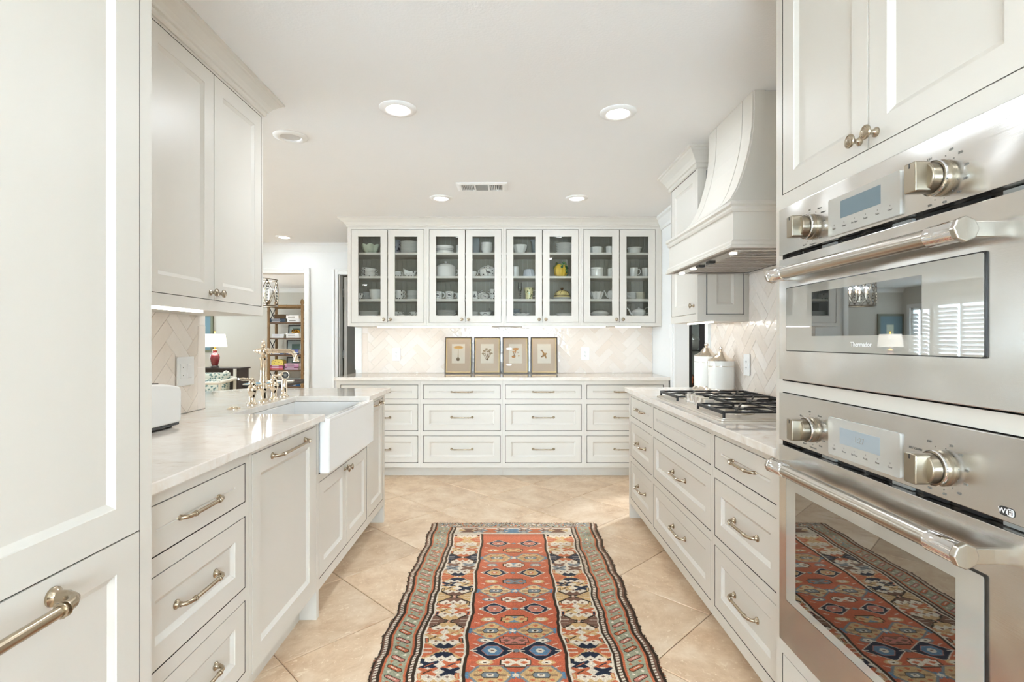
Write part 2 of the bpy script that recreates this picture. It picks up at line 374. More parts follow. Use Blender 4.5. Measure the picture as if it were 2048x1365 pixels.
def text_obj(txt, size, mat, parent, loc, rot, name='lettering', align='CENTER', ext=0.0003):
    cu = bpy.data.curves.new(name, 'FONT'); cu.body = txt; cu.size = size; cu.align_x = align; cu.align_y = 'CENTER'; cu.extrude = ext; cu.resolution_u = 3
    t = bpy.data.objects.new('tmp', cu); COL.objects.link(t)
    me = bpy.data.meshes.new_from_object(t); bpy.data.objects.remove(t); bpy.data.curves.remove(cu)
    me.materials.append(M[mat])
    return link(name, me, parent, loc=loc, rot=rot)

# ------------------------------------------------------------------ room shell
WL = -1.50; WR = 1.47; YB = 5.30; YHALL = 6.27
XL_OUT = -7.2; YLIV = 11.6; YFRONT = -2.3; XPAN = 3.2
floor = struct('floor', MB().box(XL_OUT-0.15, YFRONT-0.15, -0.12, XPAN+0.15, YLIV+0.15, -0.004), 'grout')
struct('ceiling', MB().box(XL_OUT-0.15, YFRONT-0.15, CEIL, XPAN+0.15, YLIV+0.15, CEIL+0.12), 'ceiling')
# floor tiles set on the diagonal
D = 0.715; P = D/math.sqrt(2); hs = (P-0.004)/2
tb = MB()
t0 = hs; t1 = hs-0.0025
tb.add([(-t0, -t0, -0.02), (t0, -t0, -0.02), (t0, t0, -0.02), (-t0, t0, -0.02), (-t0, -t0, -0.0022), (t0, -t0, -0.0022), (t0, t0, -0.0022), (-t0, t0, -0.0022), (-t1, -t1, 0), (t1, -t1, 0), (t1, t1, 0), (-t1, t1, 0)],
       [(0, 1, 5, 4), (1, 2, 6, 5), (2, 3, 7, 6), (3, 0, 4, 7), (4, 5, 9, 8), (5, 6, 10, 9), (6, 7, 11, 10), (7, 4, 8, 11), (8, 9, 10, 11), (3, 2, 1, 0)])
tile_me = tb.mesh('tile', 'travertine')
NX, NY = -0.875, 2.713   # a grout crossing
ntile = 0
for i in range(-12, 16):
    for j in range(-12, 16):
        cx = NX+(i-j)*D/2; cy = NY+(i+j)*D/2+D/2
        if -1.75 < cx < 1.6 and -1.2 < cy < 5.4:
            o = link('tile', tile_me, floor, loc=(cx, cy, 0), rot=(0, 0, PI/4+random.choice((0, 1, 2, 3))*PI/2)); ntile += 1
rest = MB()
for i in range(-30, 34):
    for j in range(-30, 34):
        cx = NX+(i-j)*D/2; cy = NY+(i+j)*D/2+D/2
        if (-1.75 < cx < 1.6 and -1.2 < cy < 5.4) or not (XL_OUT-0.3 < cx < XPAN+0.3 and YFRONT-0.3 < cy < YLIV+0.3): continue
        r2_ = math.sqrt(2)
        rest.add([(cx, cy-t0*r2_, -0.0008), (cx+t0*r2_, cy, -0.0008), (cx, cy+t0*r2_, -0.0008), (cx-t0*r2_, cy, -0.0008)], [(0, 1, 2, 3)])
rest.build('outer_tiles', 'travertine', floor, kind='stuff')
struct('wall_back', MB().box(-1.57, YB, 0, WR+0.12, YB+0.12, CEIL), 'wall')
wr = MB()   # right wall with the doorway to the pantry (y 3.84..4.555, head 2.06)
wr.box(WR, 4.555, 0, WR+0.115, YB, CEIL).box(WR, YFRONT, 0, WR+0.115, 3.84, CEIL).box(WR, 3.84, 2.06, WR+0.115, 4.555, CEIL)
wall_right = struct('wall_right', wr, 'wall')
wall_left = struct('wall_left', MB().box(WL-0.12, -0.9, 0, WL, 2.545, CEIL), 'wall')
wh = MB()
wh.box(-2.475, YHALL, 0, -2.066, YHALL+0.12, CEIL).box(-5.6, YHALL, 2.06, -2.475, YHALL+0.12, CEIL).box(XL_OUT, YHALL, 0, -5.6, YHALL+0.12, CEIL)
wh.box(-2.066, YHALL, 2.045, -1.25, YHALL+0.12, CEIL).box(-1.25, YHALL, 0, 1.6, YHALL+0.12, CEIL)
struct('wall_hall', wh, 'wall')
struct('wall_living_back', MB().box(XL_OUT-0.12, YLIV, 0, -1.7, YLIV+0.12, CEIL), 'wall_warm')
struct('wall_living_right', MB().box(-2.30, YHALL+0.12, 0, -2.20, YLIV, CEIL), 'wall_warm')
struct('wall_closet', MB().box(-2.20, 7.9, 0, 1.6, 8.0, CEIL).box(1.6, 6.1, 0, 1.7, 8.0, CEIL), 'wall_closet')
wx = MB()   # living room window wall (x = -7.2) with two windows, and an added unseen breakfast window for fill
wins = [(9.55, 10.72, 0.85, 2.02), (10.85, 11.38, 0.85, 1.96), (0.4, 3.6, 0.55, 2.2)]
ys = [YFRONT]+[v for w in sorted(wins) for v in w[:2]]+[YLIV+0.12]
for a, b in zip(ys[0::2], ys[1::2]): wx.box(XL_OUT-0.12, a, 0, XL_OUT, b, CEIL)
for y0, y1, z0, z1 in wins: wx.box(XL_OUT-0.12, y0, 0, XL_OUT, y1, z0).box(XL_OUT-0.12, y0, z1, XL_OUT, y1, CEIL)
struct('wall_living_left', wx, 'wall_warm')
wf = MB()
FILL_WIN = (-1.4, 1.3, 0.6, 1.80)  # unseen window added behind the camera for fill daylight
wf.box(XL_OUT, YFRONT-0.12, 0, FILL_WIN[0], YFRONT, CEIL).box(FILL_WIN[1], YFRONT-0.12, 0, XPAN, YFRONT, CEIL).box(FILL_WIN[0], YFRONT-0.12, FILL_WIN[3], FILL_WIN[1], YFRONT, CEIL).box(FILL_WIN[0], YFRONT-0.12, 0, FILL_WIN[1], YFRONT, FILL_WIN[2])
struct('wall_front', wf, 'wall')
struct('wall_pantry_back', MB().box(WR+0.115, 6.0, 0, XPAN, 6.1, CEIL), 'wall_blue')
struct('wall_pantry_right', MB().box(XPAN, YFRONT, 0, XPAN+0.1, 6.1, CEIL), 'wall')

# windows
def window(idx, plane, lo, hi, z0, z1, shutters, ncol):
    root = bpy.data.objects.new('window_%d' % idx, None); COL.objects.link(root); root['kind'] = 'structure'
    f = (lambda a, b, h: (XL_OUT-0.06+h, a, b)) if plane == 'x' else (lambda a, b, h: (a, YFRONT-0.06+h, b))
    fr = MB()
    def bar(a0, a1, b0, b1, d=0.03): fr.prism([(a0, b0), (a1, b0), (a1, b1), (a0, b1)], -d, d, f)
    w = 0.05
    bar(lo, lo+w, z0, z1); bar(hi-w, hi, z0, z1); bar(lo, hi, z0, z0+w); bar(lo, hi, z1-w, z1)
    for k in range(1, ncol): m = lo+(hi-lo)*k/ncol; bar(m-0.03, m+0.03, z0, z1)
    fr.build('window_frame', 'trim', root)
    MB().prism([(lo+w, z0+w), (hi-w, z0+w), (hi-w, z1-w), (lo+w, z1-w)], -0.032, -0.028, f).build('pane', 'glass', root)
    cs = MB(); c = 0.08
    g = (lambda a, b, h: (XL_OUT+0.008+h, a, b)) if plane == 'x' else (lambda a, b, h: (a, YFRONT+0.008+h, b))
    for a0, a1, b0, b1 in ((lo-c, lo, z0-c, z1+c), (hi, hi+c, z0-c, z1+c), (lo, hi, z1, z1+c), (lo, hi, z0-c, z0)): cs.prism([(a0, b0), (a1, b0), (a1, b1), (a0, b1)], -0.008, 0.012, g)
    cs.build('casing', 'trim', root)
    if shutters:
        lm = MB(); n = int((z1-z0-2*w)/0.085)
        for k in range(ncol):
            a0 = lo+(hi-lo)*k/ncol+0.05; a1 = lo+(hi-lo)*(k+1)/ncol-0.05
            sl = MB(); 
            for q in range(n):
                zc = z0+w+0.045+q*0.085
                me = MB().obox((XL_OUT-0.005, (a0+a1)/2, zc), (0.022, 0, 0.034), (0, (a1-a0)/2, 0), (-0.004, 0, 0.0026))
                me.build('slat', 'trim', root)
    return root
window(1, 'x', *wins[0], True, 2)
window(2, 'x', *wins[1], True, 2)
window(3, 'x', *wins[2], False, 3)  # added breakfast window, out of view, lets in fill daylight
window(4, 'y', FILL_WIN[0], FILL_WIN[1], FILL_WIN[2], FILL_WIN[3], False, 3)  # added fill window in the wall behind the camera

# door casings and trim
def casing(name, y, x0, x1, zh, sides='lr', w=0.066):
    mb = MB(); d = 0.02
    def leg(a, b, b0, b1):
        mb.box(a, y-d, b0, b, y+0.001, b1)
        s = (b-a)
        mb.box(a+s*0.60, y-d-0.008, b0, a+s*0.95, y-d, b1) if a > x0 else mb.box(a+s*0.05, y-d-0.008, b0, a+s*0.40, y-d, b1)
    if 'l' in sides: leg(x0-w, x0, 0, zh+w)
    if 'r' in sides: leg(x1, x1+w, 0, zh+w)
    mb.box(x0, y-d, zh, x1, y+0.001, zh+w).box(x0, y-d-0.008, zh+w*0.6, x1, y-d, zh+w*0.95)
    return struct(name, mb, 'trim', bevel=0.003)
casing('trim_1', YHALL, -5.6, -2.475, 2.06)
casing('trim_2', YHALL, -2.066, -1.25, 2.045)
mb = MB()   # casing of the pantry doorway on the right wall (faces -x)
for a, b in ((4.555, 4.64), (3.75, 3.84)): mb.box(WR-0.018, a, 0, WR, b, 2.06+0.085).box(WR-0.026, a+0.03 if a > 4 else a+0.005, 0, WR-0.018, b-0.005 if a > 4 else b-0.03, 2.06+0.085)
mb.box(WR-0.018, 3.84, 2.06, WR, 4.555, 2.145)
struct('trim_3', mb, 'trim', bevel=0.003)
struct('trim_4', MB().box(-1.575, YB-0.012, 0.95, -1.505, YB, 1.39), 'trim')
mb = MB().sweep([(WR, 1.0), (WR, 5.05)], [(0, CEIL-0.11), (0.012, CEIL-0.11), (0.02, CEIL-0.085), (0.055, CEIL-0.03), (0.075, CEIL-0.02), (0.075, CEIL-0.0), (0, CEIL-0.0)], side=1)
struct('trim_5', mb, 'trim')
mb = MB().sweep([(-1.57, YHALL), (-7.2, YHALL)], [(0, CEIL-0.10), (0.012, CEIL-0.10), (0.055, CEIL-0.03), (0.07, CEIL-0.02), (0.07, CEIL), (0, CEIL)], side=1)
struct('trim_6', mb, 'wall')
mb = MB().sweep([(-2.31, YLIV), (-7.2, YLIV)], [(0, CEIL-0.10), (0.012, CEIL-0.10), (0.055, CEIL-0.03), (0.07, CEIL-0.02), (0.07, CEIL), (0, CEIL)], side=1)
struct('trim_7', mb, 'trim')
struct('baseboard_hall', MB().box(-2.475+0.07, YHALL-0.015, 0, -2.066-0.07, YHALL, 0.11), 'trim')
# half-open closet door at the end of the hall, with its hinges
door = bpy.data.objects.new('door_1', None); COL.objects.link(door); door['kind'] = 'structure'; door.location = (-2.03, YHALL+0.10, 0)
dm = MB().rings([(0, 0.035, 0.02, 2.03, 0.75), (0, 0.035, 0.02, 2.03, 0.0)], back=True)
dm.build('door_leaf', 'trim', door)
hj = MB().box(-2.062, YHALL+0.0, 0, -2.05, YHALL+0.12, 2.04); o = hj.build('jamb', 'trim', None); o.name = 'trim_8'; o['kind'] = 'structure'
for z in (0.30, 1.03, 1.78):
    hb = MB().box(-0.022, -0.012, z, 0.0, 0.0, z+0.10); hb.lathe([(0.006, z), (0.006, z+0.1)], 8, (-0.011, -0.012, 0)); hb.build('hinge', 'grey', door)

# ------------------------------------------------------------------ herringbone tiles
def clip(poly, x0, x1, y0, y1):
    def cut(p, f, inter):
        out = []
        for i in range(len(p)):
            a, b = p[i-1], p[i]
            fa, fb = f(a), f(b)
            if fa >= 0 and fb >= 0: out.append(b)
            elif fa >= 0 > fb: t = fa/(fa-fb); out.append((a[0]+(b[0]-a[0])*t, a[1]+(b[1]-a[1])*t))
            elif fa < 0 <= fb: t = fa/(fa-fb); out += [(a[0]+(b[0]-a[0])*t, a[1]+(b[1]-a[1])*t), b]
        return out
    for f in (lambda q: q[0]-x0, lambda q: x1-q[0], lambda q: q[1]-y0, lambda q: y1-q[1]):
        if poly: poly = cut(poly, f, None)
    return poly
def parea(p): return 0.5*abs(sum(p[i-1][0]*p[i][1]-p[i][0]*p[i-1][1] for i in range(len(p))))
def tile_piece(poly, f, parent, th=0.007):
    cx = sum(p[0] for p in poly)/len(poly); cy = sum(p[1] for p in poly)/len(poly)
    tx, ty = random.uniform(-0.008, 0.008), random.uniform(-0.008, 0.008); hz = random.uniform(0, 0.0005)
    def h(a, b): return th+hz+(a-cx)*tx+(b-cy)*ty
    n = len(poly); ins = []
    for a, b in poly:
        d = math.hypot(a-cx, b-cy); k = max(0.0, 1-0.0025/max(d, 1e-4)); ins.append((cx+(a-cx)*k, cy+(b-cy)*k))
    vs = [f(a, b, 0) for a, b in poly]+[f(a, b, h(a, b)-0.0009) for a, b in poly]+[f(a, b, h(a, b)) for a, b in ins]
    fs = [(i, (i+1) % n, n+(i+1) % n, n+i) for i in range(n)]+[(n+i, n+(i+1) % n, 2*n+(i+1) % n, 2*n+i) for i in range(n)]+[tuple(range(2*n, 3*n))]
    MB().add(vs, fs).build('tile', 'zellige', parent)
def herring(parent, a0, a1, b0, b1, f, Wd=0.0675, n=3, off=(0, 0), holes=()):
    r2 = math.sqrt(0.5); g = 0.0009; cnt = 0
    R = int((abs(a1-a0)+abs(b1-b0))/Wd)+6
    for i in range(-R, R):
        for j in range(-R//2, R//2):
            bx = (i+n*j)*Wd; by = (i-n*j)*Wd
            for (x0, y0, x1, y1) in ((bx, by, bx+n*Wd, by+Wd), (bx+n*Wd, by+(1-n)*Wd, bx+(n+1)*Wd, by+Wd)):
                q = [(x0+g, y0+g), (x1-g, y0+g), (x1-g, y1-g), (x0+g, y1-g)]
                q = [((x-y)*r2+off[0]+(a0+a1)/2, (x+y)*r2+off[1]+(b0+b1)/2) for x, y in q]
                p = clip(q, a0, a1, b0, b1)
                if len(p) >= 3 and parea(p) > 0.00025:
                    c = (sum(v[0] for v in p)/len(p), sum(v[1] for v in p)/len(p))
                    if any(h[0] < c[0] < h[1] and h[2] < c[1] < h[3] for h in holes): continue
                    tile_piece(p, f, parent); cnt += 1
    return cnt
def splash(name, a0, a1, b0, b1, f, off=(0, 0), holes=(), strip=None):
    bd = MB().prism([(a0, b0), (a1, b0), (a1, b1), (a0, b1)], 0, 0.0055, f)
    root = bd.build(name, 'grout_w'); root['kind'] = 'structure'
    s0, s1 = a0, a1
    if strip:
        w = 0.062; ln = 0.203
        lo, hi = (a0, a0+w) if strip == 'lo' else (a1-w, a1)
        z = b0+0.001
        while z < b1-0.01:
            z1 = min(z+ln, b1-0.001)
            tile_piece([(lo+0.001, z), (hi-0.001, z), (hi-0.001, z1-0.002), (lo+0.001, z1-0.002)], f, root); z += ln
        if strip == 'lo': s0 = hi
        else: s1 = lo
    herring(root, s0, s1, b0, b1, f, off=off, holes=holes)
    return root
splash('wall_back_splash', -1.505, 1.468, 0.915, 1.385, lambda a, b, h: (a, YB-h, b), off=(0.05, 0.02), strip='lo')
splash('wall_left_splash', 1.20, 2.545, 0.915, 1.385, lambda a, b, h: (WL+h, a, b), off=(0.03, 0.0), strip='hi')
splash('wall_right_splash', 1.62, 3.75, 0.915, 1.72, lambda a, b, h: (WR-h, a, b), off=(0.0, 0.03), holes=((3.19, 3.66, 1.44, 1.8),))

# ------------------------------------------------------------------ hardware
def pull_mesh(L, proj=0.032, r=0.0052):
    mb = MB(); e = L/2; k0 = 1+(proj/0.032-1)*0.5
    for sg in (-1, 1):
        mb.lathe([(q_[0]*k0, q_[1]*k0) for q_ in [(0.0125, 0), (0.0125, 0.003), (0.010, 0.005), (0.0072, 0.010), (0.0072, 0.014)]], 14, (sg*e, 0, 0), '-y')
    k_ = proj/0.032
    path = [(-e, -0.008, 0), (-e, -proj*0.45, 0), (-e+0.004*k_, -proj*0.74, 0), (-e+0.013*k_, -proj*0.93, 0), (-e+0.028*k_, -proj, 0)]
    path = path+[(e-0.028*k_, -proj, 0)]+[(-p[0], p[1], p[2]) for p in reversed(path[:-1])]
    mb.tube(path, [r*1.25, r*1.2, r*1.15, r*1.1, r*1.05]+[r*1.05, r*1.1, r*1.15, r*1.2, r*1.25], 10)
    for sg in (-1, 1):
        for q in (0.030*k0, 0.036*k0): mb.lathe([(r*0.9, -0.002), (r*1.45, -0.001), (r*1.45, 0.001), (r*0.9, 0.002)], 12, (sg*(e-q), -proj, 0), 'x')
    return mb.mesh('handle', 'brass')
def knob_mesh():
    mb = MB()
    mb.lathe([(0.011, 0), (0.011, 0.003), (0.008, 0.005), (0.0055, 0.008), (0.0055, 0.016), (0.0085, 0.019), (0.0155, 0.023), (0.0165, 0.0255), (0.0155, 0.028), (0.0125, 0.0295), (0.0115, 0.0285), (0.0100, 0.0300), (0.0080, 0.0310), (0.0070, 0.0302), (0.004, 0.0318), (0.0, 0.032)], 20, axis='-y')
    return mb.mesh('knob', 'knobmetal')
PULL = {}
def pull(L, parent, x, z, y=0.0, big=False):
    if (L, big) not in PULL: PULL[(L, big)] = pull_mesh(L, 0.055, 0.0095) if big else pull_mesh(L)
    return link('handle', PULL[(L, big)], parent, loc=(x, y, z))
KNOB = knob_mesh()
def knob(parent, x, z, y=0.0): return link('knob', KNOB, parent, loc=(x, y, z))

# ------------------------------------------------------------------ cabinets
def framed(mb, x0, x1, z0, z1, y=0.0, t=0.020, rail=0.062, dep=0.010, slope=0.014, railt=None, railb=None):
    rt = railt or rail; rb = railb or rail
    def R(i, j, k, yy): return (x0+i, x1-i, z0+k, z1-j, yy)
    mb.rings([(x0, x1, z0, z1, y+t), (x0, x1, z0, z1, y), (x0+rail, x1-rail, z0+rb, z1-rt, y), (x0+rail+0.0015, x1-rail-0.0015, z0+rb+0.0015, z1-rt-0.0015, y+0.0025),
              (x0+rail+slope, x1-rail-slope, z0+rb+slope, z1-rt-slope, y+dep)], mat=0)
    return mb
def face_frame(mb, x0, x1, z0, z1, ops, t=0.02, dark=1):
    xs = sorted({x0, x1}|{v for o in ops for v in o[:2]}); zs = sorted({z0, z1}|{v for o in ops for v in o[2:4]})
    for i in range(len(xs)-1):
        for j in range(len(zs)-1):
            cx = (xs[i]+xs[i+1])/2; cz = (zs[j]+zs[j+1])/2
            if any(o[0] < cx < o[1] and o[2] < cz < o[3] for o in ops): continue
            mb.add([(xs[i], 0, zs[j]), (xs[i+1], 0, zs[j]), (xs[i+1], 0, zs[j+1]), (xs[i], 0, zs[j+1])], [(0, 1, 2, 3)])
    for a, b, c, d in [o[:4] for o in ops]:
        mb.add([(a, 0, c), (b, 0, c), (b, 0, d), (a, 0, d), (a, t, c), (b, t, c), (b, t, d), (a, t, d)], [(0, 1, 5, 4), (1, 2, 6, 5), (2, 3, 7, 6), (3, 0, 4, 7)]+([(4, 5, 6, 7)] if dark else []), dark)  # dark reveals and backing paint the gap shade
def carcass(mb, x0, x1, z0, z1, d, side_l=True, side_r=True):
    mb.add([(x0, 0, z0), (x1, 0, z0), (x1, d, z0), (x0, d, z0), (x0, 0, z1), (x1, 0, z1), (x1, d, z1), (x0, d, z1)],
           [(0, 3, 2, 1), (4, 5, 6, 7), (1, 2, 6, 5), (2, 3, 7, 6), (3, 0, 4, 7)])
GAP = 0.0042
GAPS = [0.0032]
def front(parent, kind, x0, x1, z0, z1, hw=None, rail=0.058, **kw):
    mb = framed(MB(), x0+GAPS[0], x1-GAPS[0], z0+GAPS[0], z1-GAPS[0], y=0.0005, rail=rail, **kw)
    p = mb.build(kind, 'paint', parent)
    if hw:
        if hw[0] == 'pull': pull(hw[1], p, hw[2] if len(hw) > 2 and hw[2] is not None else (x0+x1)/2, hw[3] if len(hw) > 3 else (z0+z1)/2, y=kw.get('dep', 0.010) if not (len(hw) > 4 and hw[4]) else 0.0)
        if hw[0] == 'knob': knob(p, hw[1], hw[2])
    return p
def cabinet(name, label, loc, rz, w, z0, z1, d, fronts, group=None, legs=(), cat='cabinet', toe=None, x0=0.0):
    root = thing(name, label, cat, loc, rz, group)
    mb = MB(); carcass(mb, x0, w, z0, z1, d); face_frame(mb, x0, w, z0, z1, [f[1:5] for f in fronts])
    mb.build('body', ['paint', 'gapshade'], root)
    for f in fronts:
        front(root, f[0], *f[1:5], hw=f[5] if len(f) > 5 else None, rail=f[6] if len(f) > 6 else 0.058)
    for (a, b) in legs:
        MB().box(a, 0.0, 0, b, 0.10, z0).build('leg', 'paint', root)
    if toe: MB().box(x0, toe, 0, w, toe+0.018, z0).build('toe_kick', 'paint', root)
    return root
LR = PI/2; RR = -PI/2
XFL = -0.86; XFR = 0.85
# left tall cabinet (panelled fridge), face x=-0.82; local x = Y - y0
y0 = 0.21
GAPS[0] = 0.0015
root = cabinet('tall_cabinet', 'tall panelled refrigerator cabinet with long bar handle beside the toaster counter', (-0.82, y0, 0), LR, 1.187-y0, 0.10, CEIL-0.001, 0.66,
        [('door', 0.04, 1.150-y0, 0.8272, 2.33, None, 0.068), ('drawer', 0.04, 1.150-y0, 0.14, 0.8268, ('pull', 0.46, (0.25+1.15)/2-y0, 0.789, 1), 0.066)], cat='refrigerator cabinet', toe=0.07)
for ch in list(root.children):
    for g in list(ch.children):
        if g.name.startswith('handle'):
            PULL[(0.46, True)] = pull_mesh(0.46, 0.058, 0.0095); g.data = PULL[(0.46, True)]
GAPS[0] = 0.0032
# left base drawers
DZ = ((0.722, 0.850), (0.443, 0.676), (0.167, 0.402))
b0 = 1.189
cabinet('drawer_cabinet', 'white base cabinet of three drawers under the toaster', (XFL, b0, 0), LR, 1.709-b0, 0.12, 0.884, 0.60,
        [('drawer', 1.197-b0, 1.688-b0, z0, z1, ('pull', 0.18)) for z0, z1 in DZ], toe=0.075)
# dishwasher (panelled)
dw = thing('dishwasher', 'panelled dishwasher with bar handle left of the apron sink', 'dishwasher', (XFL, 1.711, 0), LR)
mb = MB(); carcass(mb, 0, 0.597, 0.13, 0.882, 0.55); face_frame(mb, 0, 0.597, 0.13, 0.882, [(0.020, 0.577, 0.131, 0.868)]); mb.build('body', ['paint', 'gapshade'], dw)
p = framed(MB(), 0.0225, 0.5745, 0.131, 0.866, y=-0.001, rail=0.058, railt=0.075, railb=0.075).build('door', 'paint', dw)
pull(0.30, p, 0.316, 0.831)
MB().box(0, 0.075, 0, 0.597, 0.09, 0.13).build('toe_kick', 'paint', dw)
# sink cabinet
s0 = 2.31
sk = thing('sink_cabinet', 'white sink base cabinet with a pair of knobbed doors below the apron sink', 'cabinet', (XFL, s0, 0), LR)
mb = MB(); carcass(mb, 0, 3.15-s0, 0.12, 0.640, 0.60); face_frame(mb, 0, 3.15-s0, 0.12, 0.882, [(2.342-s0, 3.130-s0, 0.167, 0.607), (2.338-s0, 3.117-s0, 0.643, 0.8815)])
mb.build('body', ['paint', 'gapshade'], sk)
front(sk, 'door', 2.342-s0, 2.7345-s0, 0.167, 0.607, ('knob', 2.7075-s0, 0.577), 0.058)
front(sk, 'door', 2.7345-s0, 3.130-s0, 0.167, 0.607, ('knob', 2.7615-s0, 0.577), 0.058)
MB().box(0, 0.0, 0, 0.028, 0.10, 0.12).build('leg', 'paint', sk); MB().box(0.0, 0.10, 0, 3.15-s0, 0.115, 0.12).build('toe_kick', 'paint', sk)
# pull-out end cabinet
e0 = 3.152
cabinet('pullout_cabinet', 'narrow pull-out base cabinet at the far end of the sink run', (XFL, e0, 0), LR, 3.575-e0, 0.12, 0.884, 0.60,
        [('door', 3.172-e0, 3.525-e0, 0.167, 0.858, ('pull', 0.18, 3.35-e0, 0.838, 1), 0.055)], legs=((3.545-e0, 3.575-e0),), toe=0.10)
# peninsula back panel
tag(MB().box(-1.585, 2.56, 0, -1.465, 3.575, 0.883).build('peninsula_panel', 'paint'), 'painted panel closing the back of the sink peninsula', 'panel')
# countertops
def slab(name, label, polys, z0=0.884, z1=0.914):
    mb = MB()
    for p in polys: mb.prism(p, z0, z1)
    o = mb.build(name, 'stone', bevel=0.003); return tag(o, label, 'countertop')
SX = -1.275
left_poly = [(-0.836, 1.19), (-0.836, 2.353), (SX, 2.353), (SX, 3.102), (-0.836, 3.102), (-0.836, 3.65), (-1.80, 3.65), (-2.0, 3.38), (-2.0, 2.551), (WL+0.008, 2.551), (WL+0.008, 1.19)]
slab('countertop', 'L-shaped cream stone countertop around the apron sink', [left_poly])
slab('countertop', 'cream stone countertop carrying the gas cooktop', [[(0.823, 1.612), (0.823, 3.69), (WR-0.012, 3.69), (WR-0.012, 1.612)]])
slab('countertop', 'long cream stone countertop holding four framed prints', [[(-1.583, 4.68), (WR-0.005, 4.68), (WR-0.005, YB-0.012), (-1.583, YB-0.012)]])
# right base cabinets; local x = yfar - Y
DZR = ((0.724, 0.858), (0.444, 0.683), (0.152, 0.406))
yf = 3.665
cabinet('drawer_cabinet', 'narrow three-drawer base cabinet at the doorway end of the cooktop run', (XFR, yf, 0), RR, yf-3.067, 0.105, 0.884, 0.60,
        [('drawer', yf-3.61, yf-3.087, a, b, ('pull', 0.18)) for a, b in DZR], legs=((0.0, 0.03),), toe=0.09)
yf = 3.066
cabinet('drawer_cabinet', 'wide base cabinet with plain top panel and two deep drawers under the cooktop', (XFR, yf, 0), RR, yf-2.159, 0.105, 0.884, 0.60,
        [('drawer', yf-3.047, yf-2.179, a, b, ('pull', 0.18) if k else None) for k, (a, b) in enumerate(DZR)], toe=0.09)
yf = 2.158
cabinet('drawer_cabinet', 'three-drawer base cabinet between the cooktop and the wall ovens', (XFR, yf, 0), RR, yf-1.612, 0.105, 0.884, 0.60,
        [('drawer', yf-2.139, yf-1.622, a, b, ('pull', 0.18)) for a, b in DZR], toe=0.09)
# back base cabinets (face y=4.705)
YBF = 4.705
GAPS[0] = 0.0045
DZB = ((0.714, 0.845), (0.425, 0.670), (0.134, 0.382))
cols = [(-1.569, -1.533, -0.826, -0.8035), (-0.8025, -0.781, -0.077, -0.0565), (-0.0555, -0.035, 0.660, 0.683), (0.684, 0.706, 1.405, 1.452)]
where = ['partly hidden behind the sink peninsula', 'second from the hall end, below the mushroom prints', 'third from the hall end, below the prints', 'partly hidden behind the cooktop counter']
for (a, o0, o1, b), wv in zip(cols, where):
    cabinet('drawer_cabinet', 'cream three-drawer back wall cabinet, '+wv, (a, YBF, 0), 0, b-a, 0.092, 0.884, 0.57,
            [('drawer', o0-a, o1-a, z0, z1, ('pull', 0.188), 0.052) for z0, z1 in DZB], group='back wall base cabinets', toe=0.085)
GAPS[0] = 0.0026
# ------------------------------------------------------------------ left upper cabinet (face x=-1.19)
def crown_prof(zb, zt, pr):
    h = zt-zb
    return [(0, zb), (0.006, zb), (0.012, zb+0.006), (0.012, zb+0.22*h), (0.020, zb+0.26*h), (0.024, zb+0.36*h), (0.034, zb+0.52*h), (pr*0.72, zb+0.74*h), (pr*0.82, zb+0.80*h), (pr*0.86, zb+0.86*h), (pr, zb+0.90*h), (pr, zt), (0, zt)]
u0 = 1.30
lu = thing('upper_cabinet', 'white upper cabinet with two tall doors above the left counter', 'cabinet', (-1.19, u0, 0), LR)
mb = MB(); w = 2.503-u0; carcass(mb, 0, w, 1.368, CEIL-0.001, 0.308)
face_frame(mb, 0, w, 1.368, CEIL-0.001, [(1.69-u0, 2.488-u0, 1.411, 2.325)]); mb.build('body', ['paint', 'gapshade'], lu)
front(lu, 'door', 1.69-u0, 2.089-u0, 1.411, 2.325, ('knob', 2.063-u0, 1.44), 0.062)
front(lu, 'door', 2.089-u0, 2.488-u0, 1.411, 2.325, ('knob', 2.115-u0, 1.44), 0.062)
MB().sweep([(w, 0.308), (w, 0), (0, 0)], crown_prof(2.335, CEIL-0.0005, 0.075), side=-1 if False else 1).build('crown_molding', 'paint', lu)
MB().box(0.0, 0.022, 1.359, 0.75, 0.042, 1.368).build('light_strip', 'strip', lu, label='lit LED strip')
area_light('strip_lamp', (-1.19-0.05, u0+0.39, 1.352), 0.03, 0.75, P_STRIP*1.1)
# ------------------------------------------------------------------ right small upper cabinet (face x=1.151, y 3.157..3.68)
yf = 3.68
ru = thing('upper_cabinet', 'small white upper cabinet between the hood and the pantry doorway', 'cabinet', (1.151, yf, 0), RR)
w = yf-3.157
mb = MB(); carcass(mb, 0, w, 1.366, CEIL-0.001, 0.318); face_frame(mb, 0, w, 1.366, CEIL-0.001, [(0.02, w-0.030, 1.412, 2.30)]); mb.build('body', ['paint', 'gapshade'], ru)
front(ru, 'door', 0.02, w-0.03, 1.412, 2.30, ('knob', w-0.065, 1.465), 0.060)
sp = framed(MB(), 0.055, 0.272, 1.412, 2.28, y=-0.0, rail=0.056)
o = sp.build('side_panel', 'paint', ru); o.location = (w+0.0122, 0, 0); o.rotation_euler = (0, 0, PI/2)
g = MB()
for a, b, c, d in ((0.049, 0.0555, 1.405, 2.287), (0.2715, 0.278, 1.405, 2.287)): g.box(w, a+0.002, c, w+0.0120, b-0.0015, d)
g.box(w, 0.051, 1.4075, w+0.0120, 0.2765, 1.411); g.build('groove_shade', 'mid', ru)  # grey strips paint the shadow line around the side panel
MB().sweep([(0, 0.318), (0, 0), (w, 0), (w, 0.318)], crown_prof(2.30, CEIL-0.0005, 0.075), side=-1).build('crown_molding', 'paint', ru)
MB().box(0.08, 0.09, 1.358, w-0.03, 0.11, 1.366).build('light_strip', 'strip', ru, label='lit LED strip')
